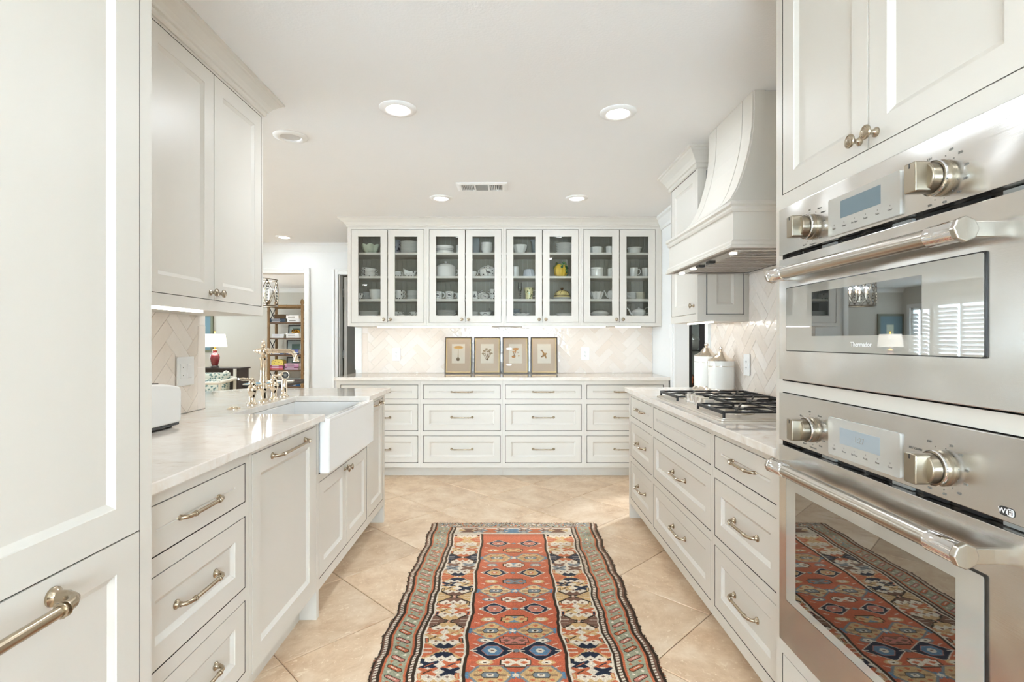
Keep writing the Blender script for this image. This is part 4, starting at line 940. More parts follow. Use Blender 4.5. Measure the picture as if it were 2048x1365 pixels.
def mushrooms(k):
    a = raster(96, 144, (254, 242, 222)); rnd = random.Random(k)
    O = (206, 140, 70); LB = (186, 150, 104); Dk = (110, 84, 56); OL = (240, 196, 120); IV = (226, 210, 176)
    def mush(cx, cy, w, h, st, col, tilt=0.0):
        poly_fill(a, [(cx-st, cy), (cx+st, cy), (cx+st*0.8+tilt, cy-h), (cx-st*0.8+tilt, cy-h)], IV); poly_fill(a, [(cx-st, cy), (cx-st*0.3, cy), (cx-st*0.2+tilt, cy-h), (cx-st*0.8+tilt, cy-h)], LB)
        poly_fill(a, ell(cx+tilt, cy-h, w, w*0.42, 0, -180), Dk) if 0 else None
        poly_fill(a, [(p[0], 2*0+p[1]) for p in ell(cx+tilt, cy-h, w, w*0.5)], col, 0.9)
        poly_fill(a, ell(cx+tilt, cy-h-w*0.18, w*0.8, w*0.22), Dk, 0.35)
    F = lambda y: 144-y
    if k == 0:
        poly_fill(a, [(45, F(118)), (51, F(118)), (50, F(40)), (46, F(40))], IV); poly_fill(a, [(44, F(118)), (46, F(118)), (47, F(40)), (45, F(40))], LB)
        poly_fill(a, ell(48, F(26), 36, 12), OL, 0.75); poly_fill(a, ell(48, F(24), 28, 8), O, 0.5); poly_fill(a, ell(48, F(32), 30, 5), OL, 0.9)
        poly_fill(a, ell(46, F(112), 12, 13), (158, 136, 104)); poly_fill(a, ell(46, F(120), 11, 6), Dk, 0.8)
    elif k == 1:
        for dx, t, hh in ((0, -14, 66), (6, -4, 80), (-4, 6, 62), (10, 14, 72), (2, 20, 48), (-10, -20, 46)):
            b0_ = (48+dx*0.6, F(118)); tp = (48+t*1.5, F(118-hh))
            poly_fill(a, [(b0_[0]-2, b0_[1]), (b0_[0]+2, b0_[1]), (tp[0]+2, tp[1]), (tp[0]-2, tp[1])], LB); poly_fill(a, [(b0_[0]-2, b0_[1]), (b0_[0]-0.5, b0_[1]), (tp[0]-0.5, tp[1]), (tp[0]-2, tp[1])], Dk)
            poly_fill(a, ell(tp[0], tp[1], 11, 7), (204, 178, 136)); poly_fill(a, ell(tp[0], tp[1]+1, 8, 4), Dk, 0.6); poly_fill(a, ell(tp[0], tp[1]+1, 4, 2), (214, 190, 150))
        poly_fill(a, ell(48, F(116), 9, 6), Dk, 0.8)
    elif k == 2:
        poly_fill(a, ell(50, F(36), 24, 7), O); poly_fill(a, ell(48, F(42), 18, 8), (222, 160, 92)); poly_fill(a, [(44, F(44)), (54, F(44)), (50, F(70)), (46, F(70))], O)
        poly_fill(a, ell(34, F(58), 10, 5), (222, 160, 92)); poly_fill(a, [(30, F(60)), (38, F(60)), (42, F(84)), (36, F(84))], LB); poly_fill(a, ell(34, F(94), 14, 9), O); poly_fill(a, ell(40, F(86), 8, 6), Dk, 0.5)
        poly_fill(a, ell(72, F(88), 6, 4), O); poly_fill(a, [(70, F(90)), (74, F(90)), (73, F(102)), (71, F(102))], LB); poly_fill(a, ell(66, F(66), 4, 2), LB)
    else:
        poly_fill(a, ell(30, F(48), 9, 4), Dk); poly_fill(a, [(28, F(50)), (36, F(46)), (56, F(74)), (44, F(80))], (200, 150, 90)); poly_fill(a, ell(50, F(78), 14, 10), (206, 152, 88))
        poly_fill(a, [(44, F(76)), (58, F(70)), (66, F(100)), (62, F(112)), (52, F(92)), (30, F(100)), (24, F(98))], (196, 146, 88)); poly_fill(a, [(26, F(92)), (42, F(80)), (44, F(86)), (28, F(98))], Dk, 0.7)
        poly_fill(a, ell(62, F(70), 8, 4), (214, 170, 110))
    return a
PFX = [(-0.648, -0.375), (-0.355, -0.085), (-0.067, 0.198), (0.220, 0.490)]
desc = ['tall single-stemmed mushroom print', 'clustered mushroom bouquet print', 'print of stacked orange bracket mushrooms', 'print of a branching tan mushroom']
for k, (x0, x1) in enumerate(PFX):
    w = x1-x0; hgt = 0.372; lean = math.radians(7.5)
    r = thing('framed_print', 'dark framed '+desc[k]+' leaning on the back splash', 'picture', ((x0+x1)/2, 5.195+0.004*(k % 2), ZC), 0, 'four framed mushroom prints on the back counter')
    parts = []
    f = 0.013; hw = w/2
    fr = MB().rings([(-hw, hw, 0, hgt, 0.018), (-hw, hw, 0, hgt, 0.0), (-hw+f, hw-f, f, hgt-f, 0.0), (-hw+f, hw-f, f, hgt-f, 0.012)], back=True, fill=True)
    parts.append(fr.build('frame', 'frame_dark', r, bevel=0.001))
    parts.append(MB().rings([(-hw+f, hw-f, f, hgt-f, 0.010), (-hw+f, hw-f, f, hgt-f, 0.003), (-hw+f+0.006, hw-f-0.006, f+0.006, hgt-f-0.006, 0.005), (-hw+f+0.006, hw-f-0.006, f+0.006, hgt-f-0.006, 0.010)], back=False, fill=False).build('fillet', 'goldline', r))
    pw, pz0, pz1 = 0.066, 0.105, 0.302
    parts.append(MB().rings([(-hw+f+0.005, hw-f-0.005, f+0.005, hgt-f-0.005, 0.0085), (-pw, pw, pz0, pz1, 0.0085), (-pw, pw, pz0, pz1, 0.0100)], back=False, fill=False).build('mat_board', 'mat_board', r))
    pm = MB().add([(-pw, 0.0098, pz0), (pw, 0.0098, pz0), (pw, 0.0098, pz1), (-pw, 0.0098, pz1)], [(0, 1, 2, 3)]).mesh('print', image_mat('mushroom_print_%d' % k, mushrooms(k)))
    uv_plane(pm, lambda c: ((c.x+pw)/(2*pw), (c.z-pz0)/(pz1-pz0)))
    parts.append(link('print', pm, r))
    parts.append(MB().box(-hw+f+0.001, 0.0058, f+0.001, hw-f-0.001, 0.0068, hgt-f-0.001).build('pane', 'picture_glass', r))
    for p_ in parts: p_.rotation_euler = (-lean, 0, 0)
# ------------------------------------------------------------------ ceiling fixtures
wd = ['above the sink side, nearest the camera', 'above the cooktop side, nearest the camera', 'unlit, beside the left upper cabinets', 'farther back, on the sink side of the vent', 'farther back, on the cooktop side of the vent', 'in the hall by the cased opening',
      'added unseen over the aisle between the tall cabinets', 'added unseen behind the camera', 'near the added front window', 'over the breakfast area far end', 'over the breakfast area near end', 'over the living room sofa wall', 'over the étagère', 'over the armchair']
for (x, y, lit), wv in zip(DOWN, wd):
    r = thing('recessed_light', 'round white recessed ceiling light '+wv, 'ceiling light', (x, y, CEIL), 0, 'recessed ceiling lights')
    MB().lathe([(0.094, 0.0), (0.094, 0.003), (0.090, 0.007), (0.076, 0.010), (0.066, 0.012), (0.058, 0.008), (0.056, 0.001)], 40, axis='-z', capb=False, capt=False).build('trim_ring', 'trim', r)
    MB().lathe([(0.058, 0.001), (0.05, 0.010 if lit else 0.002), (0.03, 0.014 if lit else 0.001), (0.0, 0.015 if lit else 0.001)], 32, axis='-z', capb=False).build('lens', 'lens' if lit else 'lens_off', r)
vt = thing('ceiling_vent', 'white rectangular slotted air vent on the kitchen ceiling', 'vent', (-0.205, 3.935, CEIL))
MB().rings([(-0.19, 0.19, -0.105, 0.105, 0), (-0.19, 0.19, -0.105, 0.105, -0.006), (-0.17, 0.17, -0.085, 0.085, -0.012), (-0.155, 0.155, -0.075, 0.075, -0.012), (-0.155, 0.155, -0.075, 0.075, -0.003)], fill=True)
fv = MB()
rr_ = [(-0.19, 0.19, -0.105, 0.105, 0.0), (-0.19, 0.19, -0.105, 0.105, 0.006), (-0.17, 0.17, -0.085, 0.085, 0.012), (-0.155, 0.155, -0.070, 0.070, 0.012), (-0.155, 0.155, -0.070, 0.070, 0.002)]
vs = []; fs = []
for x0, x1, y0_, y1_, h in rr_: vs += [(x0, y0_, -h), (x1, y0_, -h), (x1, y1_, -h), (x0, y1_, -h)]
for i in range(4):
    for k in range(4): fs.append((i*4+k, i*4+(k+1) % 4, (i+1)*4+(k+1) % 4, (i+1)*4+k))
fv.add(vs, fs).build('frame', 'trim', vt)
MB().box(-0.155, -0.07, -0.003, 0.155, 0.07, -0.001).build('duct', 'dark', vt)
for a, b in ((-0.155, -0.05), (0.05, 0.155)):
    for k in range(8):
        xx = a+0.006+k*(b-a-0.012)/7
        MB().obox((xx, 0, -0.007), (0.0035, 0, 0.004 if a < 0 else -0.004), (0, 0.07, 0), (0.0008, 0, 0.0008)).build('slat', 'trim', vt)
for k in range(7): MB().obox((0, -0.06+k*0.02, -0.007), (0.047, 0, 0), (0, 0.006, -0.004), (0, 0.0008, 0.0008)).build('slat', 'grey', vt)
for x in (-0.052, 0.052): MB().box(x-0.006, -0.07, -0.0125, x+0.006, 0.07, -0.003).build('divider', 'trim', vt)
#@PART3
# ------------------------------------------------------------------ cooktop and canisters
ck = thing('gas_cooktop', 'stainless gas cooktop with black cast-iron grates and five front knobs', 'cooktop', (1.13, 2.60, ZC))
CX0, CX1, CY0, CY1 = 0.872, 1.405, 2.135, 3.065
MB().prism(rrect(CX0, CY0, CX1, CY1, 0.012, 3), ZC, ZC+0.010).build('tray', 'steel3', ck, world=True, bevel=0.003)
MB().prism(rrect(CX0+0.012, CY0+0.012, CX1-0.012, CY1-0.012, 0.01, 3), ZC+0.009, ZC+0.012).build('deck', 'steel3', ck, world=True)
zt = ZC+0.040
def gbar(mb, a, b, w=0.004, h=0.0042, z=zt, za=None):
    a = Vector((a[0], a[1], z if za is None else za)); b = Vector((b[0], b[1], z)); d = (b-a); l = d.length/2; d = d.normalized(); s_ = Vector((-d.y, d.x, 0)).normalized()
    mb.obox((a+b)/2-Vector((0, 0, h)), d*l, s_*w, d.cross(s_)*h*1.0)
def star_burner(x, y, s=1.0):
    b = MB().lathe([(0.075*s, 0), (0.072*s, 0.006), (0.045*s, 0.008)], 28, (x, y, ZC+0.011)); b.build('burner_ring', 'pewter', ck, world=True)
    pts = []
    for k in range(10):
        rr = (0.062 if k % 2 == 0 else 0.030)*s; pts.append((x+rr*math.cos(PI*k/5+0.3), y+rr*math.sin(PI*k/5+0.3)))
    MB().prism(pts, ZC+0.017, ZC+0.030).build('burner_head', 'pewter', ck, world=True, bevel=0.002)
    pts2 = [(x+(px-x)*0.85, y+(py-y)*0.85) for px, py in pts]
    MB().prism(pts2, ZC+0.030, ZC+0.035).build('burner_cap', 'black', ck, world=True, bevel=0.0015)
def grate(x0, x1, y0_, y1_, centers):
    mb = MB()
    gbar(mb, (x0, y0_), (x1, y0_)); gbar(mb, (x0, y1_), (x1, y1_)); gbar(mb, (x0, y0_), (x0, y1_), 0.007, 0.0065); gbar(mb, (x1, y0_), (x1, y1_), 0.005, 0.006)
    ed = sorted(centers)
    for i in range(len(ed)-1): m = (ed[i][0]+ed[i+1][0])/2; gbar(mb, (m, y0_), (m, y1_))
    for cx, cy in centers:
        hx = (x1-x0)/2/len(centers); hy = (y1_-y0_)/2
        for ang in (0, 62, 118, 180, 242, 298):
            a = math.radians(ang); dx, dy = math.cos(a), math.sin(a)
            t = min(hx/abs(dx) if abs(dx) > 1e-3 else 9, hy/abs(dy) if abs(dy) > 1e-3 else 9)
            gbar(mb, (cx+dx*0.028, cy+dy*0.028), (cx+dx*t, cy+dy*t), 0.0036, 0.0042, z=zt+0.001)
    for px, py in ((x0, y0_), (x1, y0_), (x0, y1_), (x1, y1_)): mb.box(px-0.005, py-0.005, ZC+0.011, px+0.005, py+0.005, zt-0.004)
    mb.build('grate', 'black', ck, world=True, bevel=0.0018)
grate(0.895, 1.385, 2.155, 2.450, [(1.02, 2.30), (1.27, 2.30)]); grate(0.895, 1.385, 2.750, 3.045, [(1.02, 2.90), (1.27, 2.90)]); grate(1.065, 1.385, 2.460, 2.740, [(1.22, 2.60)])
for x, y, s in ((1.02, 2.30, 0.9), (1.27, 2.30, 1), (1.02, 2.90, 0.9), (1.27, 2.90, 1), (1.22, 2.60, 1.2)): star_burner(x, y, s)
for k in range(5):
    y = 2.475+k*0.0625
    kb = MB().lathe([(0.024, 0), (0.024, 0.004), (0.020, 0.006)], 20, (0.955, y, ZC+0.012)).build('knob', 'steel2', ck, world=True)
    g = MB().lathe([(0.020, 0.005), (0.0195, 0.020), (0.018, 0.022), (0, 0.022)], 20, (0.955, y, ZC+0.012)); g.box(0.955-0.022, y-0.0125, ZC+0.024, 0.955+0.022, y+0.0125, ZC+0.054)
    o = g.mesh('grip', 'steel3'); oo = bpy.data.objects.new('grip', o); COL.objects.link(oo); oo.parent = kb; b_ = oo.modifiers.new('bevel', 'BEVEL'); b_.width = 0.003; b_.segments = 2; b_.limit_method = 'ANGLE'
def canister(label, x, y, r, h, ht):
    c = thing('canister', label, 'canister', (x, y, ZC), 0, 'white ceramic canisters by the cooktop')
    MB().lathe([(r*1.16, 0), (r*1.18, 0.004), (r*1.12, 0.010), (r*1.02, 0.020), (r*0.99, 0.026), (0, 0.0261)], 40).build('foot', 'silver', c)
    MB().lathe([(r*0.985, 0.024), (r, 0.03), (r, h*0.80), (r*1.005, h*0.985), (r*0.99, h), (0, h)], 40).build('jar', 'porcelain', c)
    MB().lathe([(r*1.0, h*0.815), (r*1.018, h*0.82), (r*1.018, h*0.832), (r*1.0, h*0.837)], 40, capb=False, capt=False).build('band', 'silver', c)
    l = MB().lathe([(r*1.01, h-0.001), (r*1.02, h+0.004), (r*0.93, h+0.008), (r*0.62, h+0.020), (r*0.42, h+0.036), (r*0.30, h+0.052), (r*0.22, h+0.058), (0.0, h+0.058)], 40).build('lid', 'silver', c)
    MB().lathe([(0.006, h+0.056), (0.008, h+0.060), (0.006, h+0.064), (0.012, h+0.070), (0.0145, h+0.077), (0.012, h+0.084), (0, h+0.088)], 20).build('finial', 'silver', l)
canister('shorter white ceramic canister with silver lid, nearer the cooktop', 1.365, 3.33, 0.080, 0.205, 0)
canister('taller white ceramic canister with silver lid, behind by the doorway', 1.352, 3.545, 0.080, 0.228, 0)
# ------------------------------------------------------------------ rug
RX0, RX1, RY0, RY1 = -0.515, 0.575, -0.35, 3.516
def rug_image():
    R_ = 0.003; w = int((RX1-RX0)/R_); h = int((RY1-RY0)/R_); RW = RX1-RX0; cxm = RW/2
    RU = (194, 100, 70); NV = (36, 42, 58); IV = (226, 212, 192); TN = (206, 168, 118); BG = (124, 132, 138); BL = (96, 130, 156); GG = (160, 160, 136); BR = (118, 84, 68); DK = (56, 42, 30); OR = (196, 106, 70); PK = (190, 120, 104)
    a = raster(w, h, RU)
    def X(m): return (m-RX0)/R_
    def Y(m): return (m-RY0)/R_
    def rect(x0, x1, y0_, y1_, c): poly_fill(a, [(X(x0), Y(y0_)), (X(x1), Y(y0_)), (X(x1), Y(y1_)), (X(x0), Y(y1_))], c)
    def pl(pts, c, al=1.0): poly_fill(a, [(X(x), Y(y)) for x, y in pts], c, al)
    rnd = random.Random(3)
    c = (RX0+RX1)/2-0.004
    # bands from the outside in: (half width from centre)
    def band(d0, d1, col, ytop=RY1):
        rect(c-d0, c-d1, RY0, ytop, col); rect(c+d1, c+d0, RY0, ytop, col)
    e = RW/2+0.01
    band(e, 0.536, DK); band(0.536, 0.528, BR); band(0.528, 0.5145, IV); band(0.5145, 0.503, DK); band(0.503, 0.494, OR); band(0.494, 0.415, GG); band(0.415, 0.407, OR); band(0.407, 0.397, DK); band(0.397, 0.384, IV); band(0.384, 0.374, DK); band(0.374, 0.200, IV); band(0.200, 0.188, DK)
    # barber guards
    k = 0; y = RY0
    while y < RY1:
        for s in (-1, 1):
            for d0, d1 in ((0.528, 0.5145), (0.397, 0.384)):
                xa, xb = sorted((c+s*d0, c+s*d1)); pl([(xa, y), (xb, y+0.006), (xb, y+0.012), (xa, y+0.006)], BR if rnd.random() < .75 else DK)
        y += 0.0165
    # border motifs (hooked S with triangles)
    y = RY0+0.03; k = 0
    while y < RY1-0.06:
        for s in (-1, 1):
            cx = c+s*0.4545; f = lambda u, v: (cx+s*u, y+v)
            oc = OR if k % 2 == 0 else PK
            if y > 3.05: 
                for q in range(3): pl([f(-0.024+q*0.018, -0.012), f(-0.010+q*0.018, 0.0), f(-0.024+q*0.018, 0.012)], OR if q != 1 else IV)
            else:
                pl([f(-0.030, -0.020), f(-0.016, -0.026), f(0.030, 0.006), f(0.030, 0.020), f(0.016, 0.024), f(-0.030, -0.006)], DK if y < 2.3 else BR)
                pl([f(-0.027, -0.018), f(-0.016, -0.022), f(0.027, 0.008), f(0.027, 0.017), f(0.016, 0.020), f(-0.027, -0.008)], oc)
                pl([f(-0.016, -0.010), f(-0.010, -0.010), f(0.018, 0.010), f(0.012, 0.012)], IV)
                pl([f(-0.028, 0.014), f(-0.010, 0.014), f(-0.019, 0.030)], IV if k % 2 else OR); pl([f(0.028, -0.014), f(0.010, -0.014), f(0.019, -0.030)], OR if k % 2 else IV)
        y += 0.060; k += 1
    # bluish worn stretch of border near the far end
    for s in (-1, 1):
        for q in range(220):
            x_ = c+s*(0.4465+rnd.uniform(-0.03, 0.03)); y_ = rnd.uniform(3.0, RY1-0.02); r_ = rnd.uniform(0.002, 0.006); pl([(x_-r_, y_), (x_, y_+r_), (x_+r_, y_), (x_, y_-r_)], rnd.choice([BG, BL, BG, OR, IV, GG]))
    # side panels of animals and crosses
    def xcross(cx, cy, col, col2):
        s = 0.030; t = 0.017
        for sx in (-1, 1):
            pl([(cx-s, cy-sx*0.018-t*0.5), (cx-s, cy-sx*0.018+t*0.5), (cx, cy+t*0.8), (cx+s, cy+sx*0.018+t*0.5), (cx+s, cy+sx*0.018-t*0.5), (cx, cy-t*0.8)], col)
        for sx in (-1, 1):
            for sy in (-1, 1): pl([(cx+sx*s, cy+sy*0.018-0.008), (cx+sx*(s+0.008), cy+sy*0.018), (cx+sx*s, cy+sy*0.018+0.008)], col)
        pl([(cx-0.018, cy-0.010), (cx-0.012, cy-0.012), (cx+0.018, cy+0.010), (cx+0.012, cy+0.012)], col2)
    ys_ = [3.218, 2.96, 2.714, 2.507, 2.286, 2.071]
    while ys_[-1] > RY0+0.1: ys_.append(ys_[-1]-0.225)
    cols_ = [(TN, OR), (OR, NV), (NV, OR), (BR, TN), (TN, BR), (NV, OR)]
    for i, yv in enumerate(ys_):
        bow, tri = cols_[i % 6]; xc1, xc2 = [(OR, TN), (BR, BG), (NV, TN), (OR, TN), (OR, TN), (NV, OR)][i % 6]
        for s in (-1, 1):
            cx = c+s*0.287; H = 0.085
            # big octagon outline
            pl([(cx-0.078, yv-0.050), (cx-0.070, yv-0.056), (cx, yv-0.004), (cx+0.070, yv-0.056), (cx+0.078, yv-0.050), (cx+0.012, yv), (cx+0.078, yv+0.050), (cx+0.070, yv+0.056), (cx, yv+0.004), (cx-0.070, yv+0.056), (cx-0.078, yv+0.050), (cx-0.012, yv)], DK if tri != OR else (TN))
            for sy in (-1, 1):
                pl([(cx-0.052, yv+sy*0.046), (cx-0.034, yv+sy*0.030), (cx-0.017, yv+sy*0.050), (cx, yv+sy*0.034), (cx+0.017, yv+sy*0.050), (cx+0.034, yv+sy*0.030), (cx+0.052, yv+sy*0.046), (cx+0.030, yv+sy*0.016), (cx, yv+sy*0.010), (cx-0.030, yv+sy*0.016)], bow)
                for q in (-0.034, 0, 0.034): pl([(cx+q-0.008, yv+sy*0.062), (cx+q, yv+sy*0.056), (cx+q+0.008, yv+sy*0.062), (cx+q, yv+sy*0.068)], BR)
            for sx in (-1, 1):
                pl([(cx+sx*0.074, yv-0.046), (cx+sx*0.080, yv-0.040), (cx+sx*0.080, yv+0.040), (cx+sx*0.074, yv+0.046), (cx+sx*0.018, yv+0.005), (cx+sx*0.018, yv-0.005)], tri)
                for q in (-0.012, 0.012): pl([(cx+sx*0.082, yv+q-0.002), (cx+sx*0.046, yv+q-0.002), (cx+sx*0.046, yv+q+0.002), (cx+sx*0.082, yv+q+0.002)], IV)
                for sy in (-1, 1):
                    pl([(cx+sx*0.062, yv+sy*0.056), (cx+sx*0.078, yv+sy*0.050), (cx+sx*0.078, yv+sy*0.085), (cx+sx*0.062, yv+sy*0.085)], DK if i % 2 else OR)
                    pl([(cx+sx*0.066, yv+sy*0.058), (cx+sx*0.074, yv+sy*0.054), (cx+sx*0.074, yv+sy*0.082), (cx+sx*0.066, yv+sy*0.082)], [TN, NV, OR, TN][(i+(sy > 0)) % 4])
            pl([(cx-0.011, yv), (cx, yv-0.010), (cx+0.011, yv), (cx, yv+0.010)], OR if bow != OR else IV); pl([(cx-0.005, yv-0.004), (cx+0.005, yv-0.004), (cx+0.005, yv+0.004), (cx-0.005, yv+0.004)], IV)
            if i+1 < len(ys_):
                ym_ = (yv+ys_[i+1])/2
                for q, sy in ((0, 1), (1, -1)):
                    xcross(cx-0.042, ym_+sy*0.020, xc1 if q == 0 else xc2, xc2 if q == 0 else DK); xcross(cx+0.042, ym_+sy*0.020, xc2 if q == 0 else xc1, xc1)
    # field medallions
    def dia(cx, cy, hw, hh, col, hx=0.25):
        pl([(cx-hw, cy), (cx-hw*hx, cy-hh), (cx+hw*hx, cy-hh), (cx+hw, cy), (cx+hw*hx, cy+hh), (cx-hw*hx, cy+hh)], col)
    rows = [(3.161, 'n'), (2.95, 't'), (2.764, 'n'), (2.564, 'T'), (2.391, 'n'), (2.2115, 'T'), (2.071, 'N'), (1.918, 't')]
    yy = 1.918; k = 0
    while yy > RY0+0.15: yy -= 0.165; rows.append((yy, 'nTNt'[k % 4])); k += 1
    for i, (yv, ty) in enumerate(rows):
        for s in (-1, 1):
            cx = c+s*0.0945
            if ty in 'nN':
                hw, hh = (0.084, 0.060) if ty == 'N' else (0.070, 0.048)
                dia(cx, yv, hw+0.006, hh+0.005, IV, 0.08); dia(cx, yv, hw, hh, NV, 0.08)
                for sx in (-1, 1):
                    pl([(cx+sx*hw*1.0, yv-0.004), (cx+sx*hw*0.72, yv-0.004), (cx+sx*hw*0.72, yv+0.004), (cx+sx*hw, yv+0.004)], IV)
                if ty == 'N': dia(cx, yv, 0.046, 0.034, PK, 0.5); dia(cx, yv, 0.042, 0.030, BL, 0.5); dia(cx, yv, 0.020, 0.014, IV, 0.4); pl([(cx-0.006, yv-0.004), (cx+0.006, yv-0.004), (cx+0.006, yv+0.004), (cx-0.006, yv+0.004)], BR)
                else: dia(cx, yv, 0.040, 0.028, IV, 0.55); dia(cx, yv, 0.037, 0.026, PK if i % 4 == 0 else TN, 0.55); dia(cx, yv, 0.018, 0.011, OR, 0.4); dia(cx, yv, 0.009, 0.005, IV, 0.4)
            else:
                hw, hh = 0.092, (0.066 if ty == 'T' else 0.058)
                hx = 0.14 if ty == 'T' else 0.5
                dia(cx, yv, hw, hh, BG, hx); dia(cx, yv, hw*0.86, hh*0.87, TN if i % 3 else (214, 182, 136), hx)
                for sx in (-1, 1): pl([(cx+sx*hw, yv-0.018), (cx+sx*hw*0.86, yv-0.022), (cx+sx*hw*0.86, yv+0.022), (cx+sx*hw, yv+0.018)], BL)
                dia(cx, yv, 0.036, 0.018, DK, 0.7); dia(cx, yv, 0.033, 0.0155, BG if i % 2 else TN, 0.7); dia(cx, yv, 0.016, 0.008, IV, 0.7); dia(cx, yv, 0.006, 0.004, DK, 0.7)
                for sx in (-1, 1):
                    dia(cx+sx*0.036, yv+0.028, 0.011, 0.007, OR, 0.1); dia(cx+sx*0.036, yv-0.028, 0.011, 0.007, OR, 0.1)
                    pl([(cx+sx*0.036, yv-0.006), (cx+sx*0.060, yv-0.006), (cx+sx*0.060, yv-0.002), (cx+sx*0.036, yv-0.002)], BR); pl([(cx+sx*0.036, yv+0.002), (cx+sx*0.060, yv+0.002), (cx+sx*0.060, yv+0.006), (cx+sx*0.036, yv+0.006)], BR)
                dia(cx, yv+0.040, 0.013, 0.009, OR, 0.1); dia(cx, yv-0.040, 0.013, 0.009, OR, 0.1)
        if i+1 < len(rows):
            ym_ = (yv+rows[i+1][0])/2
            for s in (-1, 1):     # small ovals and slanted ticks at the field edges
                cx = c+s*0.118
                dia(cx, ym_, 0.036, 0.017, BG if i % 2 else TN, 0.5); dia(cx, ym_, 0.024, 0.010, IV, 0.5); pl([(cx-0.005, ym_-0.003), (cx+0.005, ym_-0.003), (cx+0.005, ym_+0.003), (cx-0.005, ym_+0.003)], DK)
                for q in (-0.034, 0.036): pl([(cx+s*0.030, ym_+q), (cx+s*0.055, ym_+q+0.010), (cx+s*0.055, ym_+q+0.014), (cx+s*0.030, ym_+q+0.005)], IV)
            # central cartouche
            colr = [TN, IV, BG, IV, TN, PK, IV][i % 7]; hw, hh = 0.040, 0.026
            for g_, cc in ((0.004, DK), (0, colr)):
                pl([(c-hw-g_, ym_-hh-g_), (c+hw+g_, ym_-hh-g_), (c+hw+g_, ym_+hh+g_), (c-hw-g_, ym_+hh+g_)], cc); pl([(c-hw-0.016-g_, ym_-hh*0.5-g_), (c+hw+0.016+g_, ym_-hh*0.5-g_), (c+hw+0.016+g_, ym_+hh*0.5+g_), (c-hw-0.016-g_, ym_+hh*0.5+g_)], cc)
            for sy in (-1, 1): pl([(c-0.022, ym_+sy*0.022), (c+0.022, ym_+sy*0.022), (c, ym_+sy*0.006)], [OR, BL, BR][i % 3])
            for sx in (-1, 1): dia(c+sx*0.032, ym_, 0.016, 0.009, BR if i % 2 else OR, 0.1)
            for q in range(4): pl([(c-0.03+q*0.018, yv-0.012), (c-0.024+q*0.018, yv-0.010), (c-0.024+q*0.018, yv-0.004), (c-0.03+q*0.018, yv-0.006)], IV if i % 2 else DK)
            dia(c, yv, 0.016, 0.012, IV if i % 2 else BG, 0.1)
    # far end borders
    rect(c-0.374, c+0.374, 3.325, 3.428, IV)
    for q, cc in enumerate((BR, OR, BL, OR, BR)):
        cx = c-0.288+q*0.144
        for sy in (-1, 1): pl([(cx-0.05, 3.377+sy*0.036), (cx+0.05, 3.377+sy*0.036), (cx+0.02, 3.377), (cx-0.02, 3.377)], cc)
        for sx in (-1, 1): pl([(cx+sx*0.062, 3.355), (cx+sx*0.062, 3.40), (cx+sx*0.014, 3.377)], BG if q % 2 else (TN if q != 2 else BL))
        for sx in (-1, 1): xcross(cx+0.072, 3.377+sx*0.016, BR if sx > 0 else BG, IV) if q < 4 else None
    rect(c-0.200, c+0.200, 3.316, 3.325, IV)
    rect(c-0.40, c+0.40, 3.428, 3.440, BR); rect(c-0.50, c+0.50, 3.440, 3.53, (150, 142, 128))
    for q in range(900):
        x_ = c+rnd.uniform(-0.48, 0.48); y_ = rnd.uniform(3.442, 3.52); r_ = rnd.uniform(0.003, 0.008); pl([(x_-r_, y_), (x_, y_+r_), (x_+r_, y_), (x_, y_-r_)], rnd.choice([BG, OR, BR, IV, BL, DK, GG]))
    # wear, hand-knotted unevenness, and abrash bands
    n_ = np.random.RandomState(5)
    a *= (1+0.07*n_.randn(h, w, 1)); 
    ab = np.interp(np.arange(h), np.linspace(0, h, 60), n_.uniform(0.90, 1.10, 60)); a *= ab[:, None, None]
    weave = (1-0.10*((np.arange(h) % 2)[:, None]*1.0)*np.ones((1, w))-0.05*((np.arange(w) % 2)[None, :])); a *= weave[..., None]
    fade = np.clip(((np.arange(h)*R_+RY0)-2.35)/0.6, 0, 1)[:, None, None]*0.16
    a = a*(1-fade)+np.array((206, 178, 148))*fade
    return np.clip(a, 0, 255)
rg = thing('runner_rug', 'worn rust and ivory tribal runner rug on the travertine floor', 'rug', ((RX0+RX1)/2, (RY0+RY1)/2, 0.0))
nx, ny = 24, 150; rv = []; rf = []; uvs = []
rr1 = random.Random(11)
el = [0]*(ny+1); er = [0]*(ny+1)
for j in range(ny+1):
    t = j/ny; el[j] = 0.006*math.sin(t*37)+0.005*math.sin(t*91+1)+rr1.uniform(-0.003, 0.003)+0.006*math.sin(t*6); er[j] = 0.006*math.sin(t*31+2)+0.005*math.sin(t*83)+rr1.uniform(-0.003, 0.003)-0.007*math.sin(t*5)
for j in range(ny+1):
    for i in range(nx+1):
        u = i/nx; v = j/ny
        xa = RX0+el[j]; xb = RX1+er[j]
        x = xa+(xb-xa)*u; y = RY0+(RY1-RY0)*v+0.004*math.sin(u*23)*(v > 0.99)
        z = 0.0075+0.0012*math.sin(v*40+u*3)*math.sin(u*9)
        if i in (0, nx): z = 0.003
        rv.append((x, y, z)); uvs.append((u, v))
for j in range(ny):
    for i in range(nx): rf.append((j*(nx+1)+i, j*(nx+1)+i+1, (j+1)*(nx+1)+i+1, (j+1)*(nx+1)+i))
nb_ = len(rv)
ringi = [i for i in range(nx+1)]+[(j*(nx+1)+nx) for j in range(1, ny+1)]+[ny*(nx+1)+i for i in range(nx-1, -1, -1)]+[j*(nx+1) for j in range(ny-1, 0, -1)]
for q in ringi: rv.append((rv[q][0], rv[q][1], 0.0005)); uvs.append(uvs[q])
for k in range(len(ringi)): k2 = (k+1) % len(ringi); rf.append((ringi[k], ringi[k2], nb_+k2, nb_+k))
